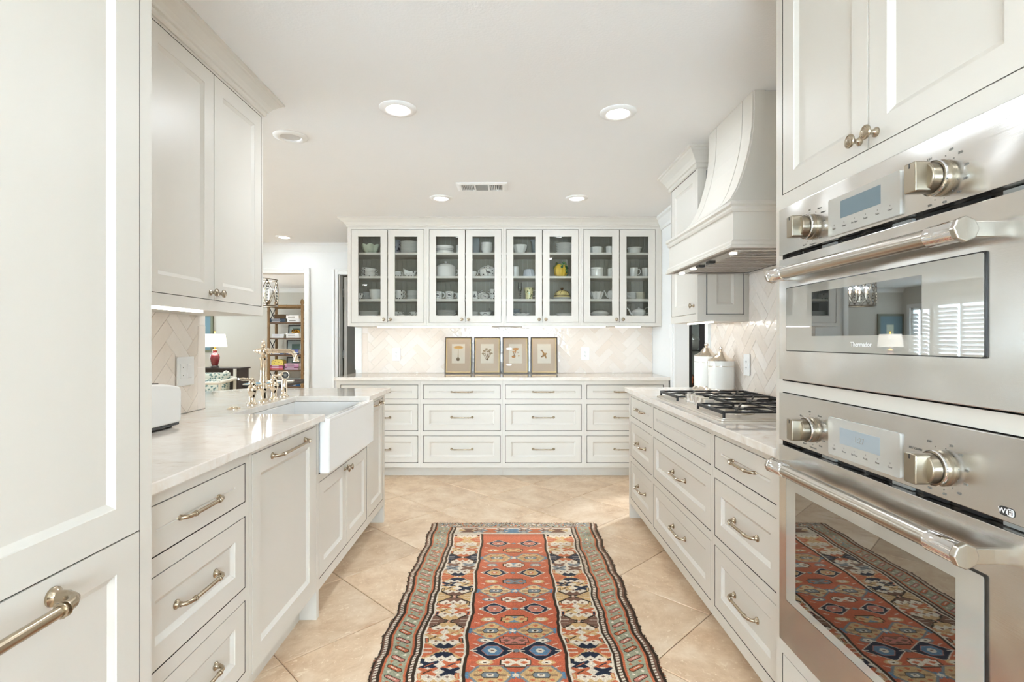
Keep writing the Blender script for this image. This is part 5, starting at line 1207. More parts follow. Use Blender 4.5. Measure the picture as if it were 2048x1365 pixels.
rmb = MB().add(rv, rf, 0, True)
me = rmb.mesh('pile', image_mat('rug_pattern', rug_image(), 0.95))
l = me.uv_layers.new(name='UVMap')
for lp in me.loops: l.data[lp.index].uv = uvs[lp.vertex_index]
link('pile', me, rg, world=True)
fm = MB()
for k in range(420):
    x = RX0+(RX1-RX0)*(k+rr1.random())/420; ln = rr1.uniform(0.008, 0.03); dx = rr1.uniform(-0.012, 0.012); w_ = rr1.uniform(0.0008, 0.0022)
    fm.add([(x-w_, RY1-0.004, 0.006), (x+w_, RY1-0.004, 0.006), (x+dx+w_*0.6, RY1+ln, 0.0025), (x+dx-w_*0.6, RY1+ln, 0.0025), (x, RY1-0.004, 0.001), (x+dx, RY1+ln, 0.0012)], [(0, 1, 2, 3), (1, 4, 5, 2), (4, 0, 3, 5)], k % 3)
for k in range(700):
    sd = k % 2; t = rr1.random(); y = RY0+(RY1-RY0)*t; j = int(t*ny); x = (RX0+el[j]) if sd else (RX1+er[j]); ln = rr1.uniform(0.001, 0.007)*(-1 if sd else 1)
    w_ = rr1.uniform(0.001, 0.004); fm.add([(x-ln*0.3, y-w_, 0.005), (x-ln*0.3, y+w_, 0.005), (x+ln, y+w_+rr1.uniform(-.004, .004), 0.002), (x+ln, y-w_, 0.002), (x, y, 0.001)], [(0, 1, 2, 3), (0, 3, 4), (1, 2, 4)], 2 if k % 5 else 1)
M['fringe1'] = simple('wool_tan', (196, 168, 130), 0.95); M['fringe2'] = simple('wool_rust', (150, 92, 66), 0.95); M['fringe3'] = simple('wool_dark', (74, 58, 42), 0.95)
fm.build('fringe', ['fringe1', 'fringe2', 'fringe3'], rg, world=True, kind='stuff')
M['stripe_dark'] = simple('black_transfer', (58, 58, 56), 0.3)
M['marbled2'] = simple('blue_grey_vase', (150, 158, 160), 0.3, var=0.15)
M['greyglaze'] = simple('grey_glaze', (150, 150, 142), 0.25)
M['greyblue'] = simple('grey_blue_glaze', (160, 172, 176), 0.2)
M['bluewhite'] = simple('blue_white_glaze', (214, 220, 228), 0.12)
M['leaf2'] = simple('light_green_glaze', (126, 158, 88), 0.15, coat=0.4, var=0.3)
M['palemat'] = simple('pale_mat', (176, 186, 180), 0.8)
M['palegrey'] = simple('pale_grey_lining', (176, 182, 178), 0.6)
# ------------------------------------------------------------------ china in the glass cabinets
ORD = ['first', 'second', 'third', 'fourth', 'fifth', 'sixth', 'seventh', 'eighth', 'ninth', 'tenth']
SH = {0: ('top', ZS[0]+0.0102), 1: ('upper middle', ZS[1]+0.0102), 2: ('lower middle', ZS[2]+0.0102), 3: ('bottom', ZF+0.0002)}
OX = (695, 850, 1005, 1160)
MESH = {}
def cached(key, f):
    if key not in MESH: MESH[key] = f()
    return MESH[key]
def where_(door, s): return 'on %s shelf, %s glass door' % (SH[s][0], ORD[door])
def px2x(door, cx, y): return (OX[door//2]+0.1465*cx-1018)*y/1035
def PXM(y): return 0.1465*y/1035
def dish(name, label, cat, door, s, cx, y, mats, f, group=None, key=None, dz=0.0, rz=0.0, parts=()):
    o = None
    loc = (px2x(door, cx, y), y, SH[s][1]+dz)
    if parts:
        r = thing(name, label, cat, loc, rz, group)
        for pn, pm, pf in parts: pf().build(pn, pm, r)
        return r
    me = cached(key or (name, door, s, cx), lambda: f().mesh(name, mats))
    o = link(name, me, loc=loc, rot=(0, 0, rz)); tag(o, label, cat, group); return o
def wave(n, a, ph=0): return lambda r, h, t, i: (r*(1+a*math.cos(n*t+ph)*min(1, i/3)), h)
def plate_f(r, hgt=0.018, mod=None): return lambda: MB().lathe([(r*0.55, 0), (r*0.60, 0.002), (r*0.72, 0.004), (r*0.97, hgt-0.002), (r, hgt), (r*0.97, hgt+0.0012), (r*0.70, 0.0068), (0, 0.006)], 36, mod=mod)
def bowl_f(r, h, foot=0.5, mod=None, n=36): return lambda: MB().lathe([(r*foot, 0), (r*foot*1.02, 0.004), (r*(foot+0.12), 0.008), (r*0.80, h*0.35), (r*0.95, h*0.72), (r, h-0.001), (r*0.985, h), (r*0.93, h*0.74), (r*0.76, h*0.38), (0, 0.011)], n, mod=mod)
def cyl_f(r, h, lip=1.03, mod=None, n=36): return lambda: MB().lathe([(r*0.92, 0), (r*0.97, 0.004), (r, 0.012), (r, h*0.80), (r*lip, h*0.82), (r*lip, h-0.001), (r*(lip-0.02), h), (r*0.95, h-0.003), (r*0.94, 0.010), (0, 0.009)], n, mod=mod)
def cup_prof(r, h): return [(r*0.55, 0), (r*0.60, 0.003), (r*0.64, 0.006), (r*0.86, h*0.40), (r*0.96, h*0.80), (r, h), (r*0.97, h), (r*0.92, h*0.78), (r*0.80, h*0.36), (0, 0.008)]
def mug_prof(r, h): return [(r*0.88, 0), (r*0.93, 0.003), (r*0.96, 0.01), (r*0.97, h*0.5), (r, h), (r*0.96, h), (r*0.93, h*0.5), (r*0.90, 0.012), (0, 0.010)]
def handle_f(x, z0, z1, out, rr=0.004, sg=1): return lambda: MB().tube([(sg*x, 0, z1), (sg*(x+out*0.6), 0, z1+0.002), (sg*(x+out), 0, z1-0.25*(z1-z0)), (sg*(x+out*0.95), 0, z0+0.35*(z1-z0)), (sg*(x+out*0.5), 0, z0+0.05*(z1-z0)), (sg*(x-0.002), 0, z0)], rr, 8)
def stack(name, what, cat, door, s, cx, y, r, n, pitch, mat, f, group):
    for i in range(n):
        dish(name, '%s, %s from stack bottom, %s' % (what, ORD[i], where_(door, s)[3:]), cat, door, s, cx, y, mat, f, group, key=(name, door, s, cx, 'stk'), dz=i*pitch, rz=i*0.7)
Y1 = 5.09
# cabinet 1
def cabbage():
    def md(r, h, t, i):
        k = abs(math.sin(3.5*t)); return (r*(0.90+0.13*k), h*(1 if i < 3 else (0.86+0.16*k)))
    return MB().lathe([(0.042, 0), (0.046, 0.004), (0.058, 0.012), (0.076, 0.040), (0.086, 0.070), (0.090, 0.090), (0.087, 0.091), (0.078, 0.068), (0.05, 0.02), (0, 0.014)], 84, mod=md)
dish('cabbage_bowl', 'pale green cabbage-leaf bowl '+where_(0, 0), 'bowl', 0, 0, 318, Y1, 'greenish', cabbage)
def soup(i, y=Y1): 
    w_ = where_(0, 1)
    dish('soup_cup', ('lower' if i == 0 else 'upper')+' two-handled soup cup '+w_, 'cup', 0, 1, 300, y, None, None, 'soup cups', dz=i*0.036, parts=(('bowl', 'sprig', lambda: MB().lathe([(0.032, 0), (0.034, 0.003), (0.050, 0.012), (0.060, 0.030), (0.0625, 0.046), (0.060, 0.046), (0.048, 0.014), (0, 0.010)], 28)), ('handle', 'porcelain', handle_f(0.058, 0.016, 0.038, 0.020, 0.003)), ('handle', 'porcelain', handle_f(0.058, 0.016, 0.038, 0.020, 0.003, -1))))
soup(0); soup(1)
for i in range(2):
    dish('teacup', ('lower' if i == 0 else 'upper')+' sprigged teacup at the back '+where_(0, 1), 'cup', 0, 1, 250, 5.20, None, None, 'stacked teacups', dz=0.045+i*0.042-0.045+i*0.003, parts=(('cup', 'sprig', lambda: MB().lathe(cup_prof(0.042, 0.062), 24)), ('handle', 'porcelain', handle_f(0.036, 0.02, 0.052, 0.020, 0.003))))
dish('teacup', 'sprigged teacup by the door stile '+where_(0, 2), 'cup', 0, 2, 155, Y1, None, None, parts=(('cup', 'sprig', lambda: MB().lathe(cup_prof(0.041, 0.062), 24)), ('handle', 'porcelain', handle_f(0.036, 0.02, 0.052, 0.020, 0.003))))
stack('deep_bowl', 'deep white bowl', 'bowl', 0, 2, 385, Y1+0.02, 0.064, 3, 0.024, 'porcelain', bowl_f(0.064, 0.052, 0.6), 'deep bowls')
stack('tea_plate', 'small white plate at the back', 'plate', 0, 2, 270, 5.20, 0.055, 6, 0.014, 'porcelain', plate_f(0.055, 0.012), 'back plates')
stack('dinner_plate', 'white dinner plate', 'plate', 0, 3, 290, 5.10, 0.105, 3, 0.013, 'porcelain', plate_f(0.105, 0.02), 'plates on the bottom shelf')
stack('dinner_plate', 'white dinner plate', 'plate', 1, 0, 850, 5.10, 0.095, 8, 0.0145, 'porcelain', plate_f(0.095, 0.018), 'top shelf plates')
dish('pitcher', 'marbled blue pitcher '+where_(1, 0), 'pitcher', 1, 0, 665, 5.20, None, None, parts=(('body', 'marbled', lambda: MB().lathe([(0.034, 0), (0.036, 0.004), (0.052, 0.04), (0.056, 0.075), (0.040, 0.12), (0.034, 0.14), (0.042, 0.158), (0.039, 0.158), (0.030, 0.138), (0, 0.1)], 24)), ('handle', 'marbled', handle_f(0.036, 0.05, 0.135, 0.035, 0.006, -1))))
dish('creamer', 'small sprigged creamer '+where_(1, 1), 'creamer', 1, 1, 690, Y1, None, None, dz=0.0, parts=(('body', 'sprig', lambda: MB().lathe([(0.020, 0), (0.022, 0.003), (0.032, 0.018), (0.034, 0.030), (0.026, 0.044), (0.029, 0.054), (0.026, 0.054), (0.022, 0.044), (0, 0.02)], 24, mod=lambda r, h, t, i: (r*(1+0.25*max(0, math.cos(t-PI))**6*(i > 3)), h+0.006*max(0, math.cos(t-PI))**4*(i > 3)))), ('handle', 'sprig', handle_f(0.028, 0.012, 0.050, 0.020, 0.0035))))
def boat():
    def md(r, h, t, i):
        l = 1.75 if math.cos(t) < 0 else 1.25
        x = math.cos(t); return (r*math.sqrt((l*x)**2+(0.75*math.sin(t))**2), h*(1+(0.62*max(0, -x)**3+0.10*max(0, x)**3)*(1 if i in (4, 5, 6) else 0)))
    return MB().lathe([(0.020, 0), (0.022, 0.004), (0.030, 0.014), (0.042, 0.03), (0.044, 0.046), (0.045, 0.056), (0.042, 0.056), (0.038, 0.03), (0, 0.016)], 36, mod=md)
dish('gravy_boat', 'sprigged gravy boat with tall spout '+where_(1, 1), 'gravy boat', 1, 1, 868, Y1, None, None, parts=(('body', 'sprig', boat), ('handle', 'sprig', handle_f(0.050, 0.02, 0.060, 0.026, 0.004))))
for i in range(2):
    dish('teacup', ('lower' if i == 0 else 'upper')+' sprigged teacup of the pair '+where_(1, 2), 'cup', 1, 2, 708, Y1, None, None, 'stacked teacups', dz=i*0.036, parts=(('cup', 'sprig', lambda: MB().lathe(cup_prof(0.043, 0.056), 24)), ('handle', 'porcelain', handle_f(0.038, 0.018, 0.048, 0.018, 0.003))))
stack('tea_plate', 'white side plate', 'plate', 1, 2, 890, 5.12, 0.062, 7, 0.0125, 'porcelain', plate_f(0.062, 0.014), 'side plates')
dish('sauce_bowl', 'sprigged low bowl with side handle '+where_(1, 3), 'bowl', 1, 3, 680, 5.12, None, None, parts=(('bowl', 'sprig', bowl_f(0.052, 0.045, 0.5)), ('handle', 'porcelain', handle_f(0.047, 0.016, 0.038, 0.018, 0.003))))
dish('conical_cover', 'small white conical cover '+where_(1, 3), 'cover', 1, 3, 738, 5.05, 'porcelain', lambda: MB().lathe([(0.042, 0), (0.040, 0.003), (0.022, 0.014), (0.008, 0.024), (0.010, 0.030), (0, 0.034)], 24))
dish('teacup', 'sprigged teacup with handle to the left '+where_(1, 3), 'cup', 1, 3, 915, 5.12, None, None, parts=(('cup', 'sprig', lambda: MB().lathe(cup_prof(0.043, 0.045), 24)), ('handle', 'porcelain', handle_f(0.038, 0.014, 0.040, 0.016, 0.003, -1))))
dish('saucer', 'white sprigged saucer '+where_(1, 3), 'saucer', 1, 3, 925, 5.04, 'sprig', plate_f(0.034, 0.012))
# cabinet 2
dish('round_casserole', 'round white casserole with black leaf bands '+where_(2, 0), 'casserole', 2, 0, 265, 5.10, None, None, parts=(('body', 'porcelain', cyl_f(0.092, 0.078, 1.01)), ('leaf_band', 'stripe_dark', lambda: [m_ for m_ in [MB()] if [m_.obox((0.0932*math.cos(a), 0.0932*math.sin(a), z), (0.0008*math.cos(a), 0.0008*math.sin(a), 0), (-0.0042*math.sin(a)*1.0, 0.0042*math.cos(a), sg*0.003), (0.0005*math.sin(a), 0, 0.0024)) for z, sg in ((0.030, 1), (0.046, -1)) for a in [2*PI*q/44 for q in range(44)]]][0])))
dish('tall_jar', 'tall pale jar half hidden by the door stile '+where_(2, 0), 'jar', 2, 0, 462, 5.16, 'porcelain', cyl_f(0.03, 0.10))
dish('soup_pot', 'large white lidded tureen with side handles '+where_(2, 1), 'tureen', 2, 1, 285, 5.12, None, None, parts=(('body', 'porcelain', lambda: MB().lathe([(0.085, 0), (0.092, 0.004), (0.098, 0.02), (0.098, 0.085), (0.103, 0.096), (0.100, 0.099), (0.092, 0.094), (0, 0.02)], 40)), ('lid', 'porcelain', lambda: MB().lathe([(0.104, 0.097), (0.102, 0.102), (0.080, 0.122), (0.050, 0.134), (0.018, 0.139), (0.009, 0.142), (0.010, 0.146), (0.016, 0.150), (0.017, 0.156), (0.010, 0.160), (0, 0.161)], 40)), ('handle', 'porcelain', handle_f(0.095, 0.03, 0.075, 0.024, 0.006)), ('handle', 'porcelain', handle_f(0.095, 0.03, 0.075, 0.024, 0.006, -1))))
def medal(r, z):
    m_ = MB()
    for q in range(20):
        a = 2*PI*q/20
        for rad, s_ in ((0.026, 0.0022),):
            u = rad*math.cos(a); v = rad*math.sin(a); th = u/r
            m_.obox((r*math.sin(th), -r*math.cos(th), z+v), (s_*math.cos(th), s_*math.sin(th), 0), (0.0006*math.sin(th), -0.0006*math.cos(th), 0), (0, 0, s_))
    for u, v, w_, h_ in ((-0.006, 0.002, 0.007, 0.004), (0.004, 0.006, 0.005, 0.003), (0.006, -0.003, 0.009, 0.003), (0, -0.010, 0.0012, 0.006), (0.012, 0.0, 0.004, 0.002)):
        th = u/r; m_.obox((r*math.sin(th), -r*math.cos(th), z+v), (w_*math.cos(th), w_*math.sin(th), 0), (0.0006*math.sin(th), -0.0006*math.cos(th), 0), (0, 0, h_))
    return m_
for cx, lb in ((178, 'leaf medallion mug nearer the cabinet side '), (335, 'bird medallion mug in the middle ')):
    dish('mug', 'white '+lb+where_(2, 2), 'mug', 2, 2, cx, Y1, None, None, 'medallion mugs', parts=(('cup', 'porcelain', lambda: MB().lathe(mug_prof(0.041, 0.080), 28)), ('handle', 'porcelain', handle_f(0.038, 0.018, 0.066, 0.028, 0.0045)), ('transfer_print', 'stripe_dark', lambda: medal(0.0405, 0.042))))
dish('mug', 'white mug mostly hidden by the door stile '+where_(2, 2), 'mug', 2, 2, 475, 5.14, None, None, 'medallion mugs', parts=(('cup', 'porcelain', lambda: MB().lathe(mug_prof(0.038, 0.070), 28)), ('handle', 'porcelain', handle_f(0.035, 0.018, 0.06, 0.022, 0.004))))
stack('dinner_plate', 'white dinner plate', 'plate', 2, 3, 290, 5.11, 0.108, 4, 0.0125, 'porcelain', plate_f(0.108, 0.018), 'bottom shelf plates')
dish('square_vase', 'tall square bluish vase '+where_(3, 0), 'vase', 3, 0, 700, 5.17, 'marbled2', lambda: MB().prism(rrect(-0.033, -0.033, 0.033, 0.033, 0.006, 3), 0, 0.165))
stack('footed_bowl', 'white ribbed bowl', 'bowl', 3, 0, 845, 5.10, 0.058, 3, 0.026, 'porcelain', bowl_f(0.058, 0.060, 0.62, wave(24, 0.01)), 'ribbed bowls')
def crane():
    m_ = MB(); R_ = 0.0855
    for u, v, w_, h_ in ((0.0, 0.046, 0.016, 0.008), (0.014, 0.040, 0.010, 0.006), (-0.014, 0.058, 0.003, 0.010), (-0.018, 0.066, 0.005, 0.003), (-0.002, 0.026, 0.0012, 0.014), (0.006, 0.026, 0.0012, 0.014), (0.002, 0.012, 0.010, 0.001), (0.045, 0.060, 0.006, 0.005), (-0.045, 0.020, 0.006, 0.005), (0.05, 0.03, 0.005, 0.004), (0.024, 0.034, 0.008, 0.004)):
        th = u/R_; m_.obox((R_*math.sin(th), -R_*math.cos(th), v), (w_*math.cos(th), w_*math.sin(th), 0), (0.0008*math.sin(th), -0.0008*math.cos(th), 0), (0, 0, h_))
    return m_
dish('bird_tureen', 'lidded tureen printed with a dark wading bird '+where_(3, 1), 'tureen', 3, 1, 862, 5.11, None, None, parts=(('body', 'porcelain', lambda: MB().lathe([(0.060, 0), (0.064, 0.004), (0.078, 0.02), (0.085, 0.05), (0.083, 0.074), (0.090, 0.078), (0.088, 0.081), (0, 0.075)], 40)), ('lid', 'toile', lambda: MB().lathe([(0.088, 0.080), (0.082, 0.090), (0.060, 0.102), (0.030, 0.110), (0.010, 0.112), (0.014, 0.120), (0.008, 0.124), (0, 0.125)], 40, mod=wave(9, 0.03))), ('handle', 'porcelain', handle_f(0.082, 0.045, 0.072, 0.016, 0.004, -1)), ('transfer_print', 'stripe_dark', crane)))
dish('teacup', 'plain white cup beside the bird tureen '+where_(3, 1), 'cup', 3, 1, 655, Y1, None, None, parts=(('cup', 'porcelain', lambda: MB().lathe(cup_prof(0.036, 0.056), 24)), ('handle', 'porcelain', handle_f(0.032, 0.018, 0.045, 0.016, 0.003))))
dish('sugar_bowl', 'two-handled sugar bowl printed with a bird '+where_(3, 2), 'sugar bowl', 3, 2, 815, 5.06, None, None, parts=(('body', 'porcelain', lambda: MB().lathe([(0.022, 0), (0.024, 0.003), (0.040, 0.015), (0.046, 0.030), (0.040, 0.044), (0.036, 0.048), (0, 0.046)], 28)), ('lid', 'porcelain', lambda: MB().lathe([(0.037, 0.047), (0.030, 0.054), (0.012, 0.058), (0.006, 0.060), (0.008, 0.066), (0, 0.069)], 24)), ('handle', 'porcelain', handle_f(0.043, 0.014, 0.044, 0.022, 0.003)), ('handle', 'porcelain', handle_f(0.043, 0.014, 0.044, 0.022, 0.003, -1)), ('transfer_print', 'stripe_dark', lambda: MB().obox((0.0, -0.0455, 0.028), (0.012, 0, -0.004), (0, 0.001, 0), (0.002, 0, 0.004)).obox((-0.008, -0.0452, 0.034), (0.004, 0, 0), (0, 0.001, 0), (0, 0, 0.003)))))
dish('tea_caddy', 'white canister printed with a dark tree '+where_(3, 2), 'canister', 3, 2, 678, 5.08, None, None, parts=(('body', 'porcelain', lambda: MB().prism(rrect(-0.030, -0.025, 0.030, 0.025, 0.008, 3), 0, 0.066)), ('lid', 'porcelain', lambda: MB().prism(rrect(-0.024, -0.02, 0.024, 0.02, 0.008, 3), 0.066, 0.080)), ('transfer_print', 'stripe_dark', lambda: MB().add([(-0.016, -0.0256, 0.022), (0.016, -0.0256, 0.022), (0, -0.0256, 0.058)], [(0, 1, 2)]).box(-0.002, -0.0257, 0.012, 0.002, -0.0254, 0.024))))
dish('teapot', 'toile teapot behind the sugar bowl '+where_(3, 2), 'teapot', 3, 2, 775, 5.18, None, None, parts=(('body', 'toile', lambda: MB().lathe([(0.03, 0), (0.034, 0.004), (0.054, 0.03), (0.056, 0.055), (0.042, 0.078), (0.03, 0.084), (0.012, 0.092), (0.008, 0.097), (0.010, 0.104), (0, 0.108)], 28)), ('handle', 'toile', handle_f(0.050, 0.03, 0.080, 0.030, 0.004))))
for i in range(2):
    dish('mug', ('lower' if i == 0 else 'upper')+' toile mug of the stacked pair '+where_(3, 2), 'mug', 3, 2, 928, 5.12, None, None, 'stacked toile mugs', dz=i*0.054, parts=(('cup', 'toile', lambda: MB().lathe(mug_prof(0.034, 0.052), 24)), ('handle', 'porcelain', handle_f(0.031, 0.012, 0.042, 0.016, 0.003, -1))))
stack('tea_plate', 'white side plate', 'plate', 3, 3, 665, 5.12, 0.05, 4, 0.011, 'porcelain', plate_f(0.052, 0.012), 'bottom side plates')
dish('oval_bowl', 'white bowl with dark scalloped print '+where_(3, 3), 'bowl', 3, 3, 825, 5.06, None, None, parts=(('bowl', 'porcelain', bowl_f(0.060, 0.038, 0.6)), ('transfer_print', 'stripe_dark', lambda: MB().tube([(0.058*math.sin(t), -0.058*math.cos(t), 0.010+0.014*math.cos(t*4)) for t in [q*0.06-0.36 for q in range(13)]], 0.002, 6))))
dish('lidded_jar', 'grey lidded jar at the back '+where_(3, 3), 'jar', 3, 3, 878, 5.20, 'greyglaze', lambda: MB().lathe([(0.036, 0), (0.044, 0.02), (0.044, 0.045), (0.046, 0.05), (0.036, 0.058), (0.012, 0.064), (0.008, 0.074), (0.012, 0.080), (0, 0.086)], 28))
# cabinet 3
dish('fluted_bowl', 'white spiral-fluted bowl '+where_(4, 0), 'bowl', 4, 0, 235, 5.10, 'porcelain', lambda: MB().lathe([(0.040, 0), (0.044, 0.006), (0.056, 0.03), (0.068, 0.058), (0.074, 0.078), (0.075, 0.088), (0.071, 0.088), (0.05, 0.03), (0, 0.014)], 72, mod=lambda r, h, t, i: (r*(1+0.05*abs(math.sin(6*t+i*0.35))*(0 < i < 5)), h)))
dish('tall_vase', 'tall pale flared vase by the door stile '+where_(4, 0), 'vase', 4, 0, 432, 5.17, 'greyblue', lambda: MB().lathe([(0.026, 0), (0.030, 0.004), (0.020, 0.03), (0.021, 0.09), (0.028, 0.135), (0.046, 0.155), (0.040, 0.155), (0, 0.12)], 24))
dish('cylinder_vase', 'plain white cylinder vase '+where_(4, 1), 'vase', 4, 1, 172, 5.10, 'porcelain', lambda: MB().lathe([(0.034, 0), (0.036, 0.003), (0.036, 0.105), (0.033, 0.105), (0.033, 0.01), (0, 0.01)], 28))
dish('jelly_mold', 'white fluted mould standing upside down '+where_(4, 1), 'mould', 4, 1, 365, 5.10, 'bluewhite', lambda: MB().lathe([(0.066, 0), (0.062, 0.004), (0.056, 0.03), (0.050, 0.060), (0.042, 0.076), (0.036, 0.080), (0, 0.078)], 72, mod=lambda r, h, t, i: (r*(1+0.09*abs(math.sin(7*t+i*0.5))), h)))
dish('hurricane_glass', 'clear crystal candle holder with glass shade '+where_(4, 2), 'candle holder', 4, 2, 238, 5.10, None, None, parts=(('stem', 'crystal', lambda: MB().lathe([(0.020, 0), (0.022, 0.004), (0.010, 0.012), (0.014, 0.022), (0.008, 0.032), (0.014, 0.042), (0.008, 0.052), (0.015, 0.062), (0.009, 0.072), (0.014, 0.084), (0.018, 0.090), (0, 0.092)], 16)), ('shade', 'crystal', lambda: MB().lathe([(0.015, 0.090), (0.022, 0.112), (0.020, 0.14), (0.018, 0.17), (0.0165, 0.17), (0.018, 0.14), (0.020, 0.112), (0.013, 0.092)], 20, capb=False, capt=False))))
dish('checked_mug', 'yellow and green checked mug '+where_(4, 2), 'mug', 4, 2, 362, 5.08, None, None, parts=(('cup', 'checkmug', lambda: MB().lathe([(0.034, 0), (0.036, 0.004), (0.036, 0.03), (0.042, 0.09), (0.046, 0.115), (0.043, 0.115), (0.034, 0.03), (0, 0.012)], 28)), ('handle', 'porcelain', handle_f(0.040, 0.03, 0.088, 0.034, 0.004))))
dish('scalloped_dish', 'low white scalloped dish '+where_(4, 3), 'dish', 4, 3, 262, 5.08, 'porcelain', lambda: MB().lathe([(0.05, 0), (0.056, 0.004), (0.074, 0.014), (0.085, 0.026), (0.081, 0.027), (0.05, 0.008), (0, 0.007)], 72, mod=lambda r, h, t, i: (r*(1+0.05*math.cos(9*t)*(i > 1)), h*(1+0.16*math.cos(9*t)*(i in (2, 3, 4))))))
stack('tea_plate', 'greenish plate at the back', 'plate', 4, 3, 175, 5.20, 0.06, 5, 0.016, 'greyblue', plate_f(0.06, 0.012), 'greenish plates')
stack('scalloped_plate', 'white scalloped plate', 'plate', 5, 0, 852, 5.10, 0.088, 6, 0.0165, 'porcelain', plate_f(0.088, 0.02, wave(12, 0.025)), 'scalloped plates')
def gourd(): return MB().lathe([(0.034, 0), (0.046, 0.006), (0.060, 0.03), (0.066, 0.06), (0.062, 0.09), (0.050, 0.115), (0.030, 0.130), (0, 0.132)], 72, mod=lambda r, h, t, i: (r*(0.90+0.12*abs(math.cos(4*t+0.4))), h))
def gleaves():
    m_ = MB(); rn = random.Random(4)
    for k in range(34):
        a = rn.uniform(0, 2*PI); zz = rn.uniform(0.085, 0.142); 
        if k > 24: a = rn.uniform(-0.9, 0.3); zz = rn.uniform(0.02, 0.10)
        R_ = 0.066 if zz < 0.1 else 0.066*math.sqrt(max(0.05, 1-((zz-0.085)/0.075)**2))
        c_ = Vector((R_*1.03*math.cos(a), R_*1.03*math.sin(a), zz)); n_ = Vector((math.cos(a), math.sin(a), 0.3+(zz-0.08)*14)).normalized(); t_ = n_.orthogonal().normalized(); b_ = n_.cross(t_); q = rn.uniform(0, 6.28); t2 = t_*math.cos(q)+b_*math.sin(q); b2 = n_.cross(t2); L_ = rn.uniform(0.018, 0.030)
        m_.add([c_-t2*L_, c_-t2*L_*0.3+b2*L_*0.6-n_*0.003, c_+t2*L_*0.4+b2*L_*0.45, c_+t2*L_*1.1, c_+t2*L_*0.4-b2*L_*0.45, c_-t2*L_*0.3-b2*L_*0.6-n_*0.003, c_+n_*0.006], [(0, 1, 6), (1, 2, 6), (2, 3, 6), (3, 4, 6), (4, 5, 6), (5, 0, 6)], k % 2)
    return m_
dish('gourd_jar', 'yellow ceramic gourd jar wrapped in green leaves '+where_(5, 1), 'jar', 5, 1, 795, 5.10, None, None, parts=(('body', 'yellow', gourd), ('leaves', ['leaf', 'leaf2'], gleaves)))
dish('cake_plate', 'white plate under the striped yellow covered dish '+where_(5, 2), 'plate', 5, 2, 808, 5.12, 'porcelain', plate_f(0.105, 0.02))
def beehive(): return MB().lathe([(0.074, 0), (0.080, 0.012), (0.078, 0.024), (0.072, 0.028), (0.074, 0.034), (0.070, 0.052), (0.055, 0.070), (0.030, 0.080), (0, 0.084)], 48, mod=lambda r, h, t, i: (r*(1+0.03*math.cos(8*t)), h))
def stripes():
    m_ = MB()
    m_.tube([(0.081*math.cos(2*PI*q/36), 0.081*math.sin(2*PI*q/36), 0.028) for q in range(36)], 0.0028, 6, closed=True)
    for k in range(8):
        a = 2*PI*k/8+PI/8; m_.tube([(0.077*math.cos(a), 0.077*math.sin(a), 0.034), (0.072*math.cos(a+0.1), 0.072*math.sin(a+0.1), 0.054), (0.056*math.cos(a+0.2), 0.056*math.sin(a+0.2), 0.072), (0.014*math.cos(a+0.3), 0.014*math.sin(a+0.3), 0.085)], 0.0018, 5)
    return m_
dish('covered_dish', 'striped yellow covered dish with brown knob '+where_(5, 2), 'covered dish', 5, 2, 812, 5.12, None, None, dz=0.012, parts=(('body', 'paleyellow', beehive), ('stripes', 'stripe', stripes), ('knob', 'stripe', lambda: MB().lathe([(0.010, 0.083), (0.008, 0.090), (0.016, 0.098), (0.015, 0.108), (0, 0.112)], 16))))
dish('dinner_plate', 'single wide white plate '+where_(5, 3), 'plate', 5, 3, 848, 5.08, 'porcelain', plate_f(0.092, 0.022))
# cabinet 4
dish('octagonal_dish', 'white eight-sided dish '+where_(6, 0), 'dish', 6, 0, 222, 5.09, 'porcelain', lambda: MB().lathe([(0.056, 0), (0.060, 0.003), (0.064, 0.066), (0.060, 0.066), (0.056, 0.008), (0, 0.008)], 8, smooth=False))
dish('white_pot', 'tall white pot by the door stile '+where_(6, 0), 'pot', 6, 0, 408, 5.11, 'porcelain', cyl_f(0.040, 0.078, 1.02))
dish('souffle_dish', 'large white straight-sided soufflé dish '+where_(6, 1), 'dish', 6, 1, 225, 5.09, 'porcelain', cyl_f(0.068, 0.090, 1.03))
dish('souffle_dish', 'white straight-sided dish half hidden by the stile '+where_(6, 1), 'dish', 6, 1, 452, 5.11, 'porcelain', cyl_f(0.056, 0.086, 1.03))
dish('fluted_bowl', 'white deep-fluted conical bowl '+where_(6, 2), 'bowl', 6, 2, 232, 5.09, 'porcelain', lambda: MB().lathe([(0.042, 0), (0.044, 0.003), (0.056, 0.036), (0.070, 0.072), (0.072, 0.075), (0.067, 0.075), (0.045, 0.02), (0, 0.01)], 80, mod=lambda r, h, t, i: (r*(1+0.06*math.cos(10*t)*(i > 0)), h*(1+0.02*math.cos(10*t)*(i > 2)))))
dish('teapot', 'white teapot half hidden by the door stile '+where_(6, 2), 'teapot', 6, 2, 440, 5.14, None, None, parts=(('body', 'porcelain', lambda: MB().lathe([(0.028, 0), (0.03, 0.004), (0.046, 0.04), (0.050, 0.066), (0.040, 0.09), (0.024, 0.098), (0.01, 0.104), (0.01, 0.11), (0, 0.114)], 28)), ('spout', 'porcelain', lambda: MB().tube([(-0.036, 0, 0.03), (-0.060, 0, 0.048), (-0.070, 0, 0.078), (-0.082, 0, 0.096)], [0.014, 0.010, 0.007, 0.006], 10))))
dish('covered_platter', 'low white covered platter with domed lid '+where_(6, 3), 'platter', 6, 3, 268, 5.11, None, None, parts=(('platter', 'porcelain', plate_f(0.108, 0.024)), ('lid', 'porcelain', lambda: MB().lathe([(0.096, 0.020), (0.094, 0.030), (0.075, 0.046), (0.045, 0.057), (0.0, 0.062)], 40))))
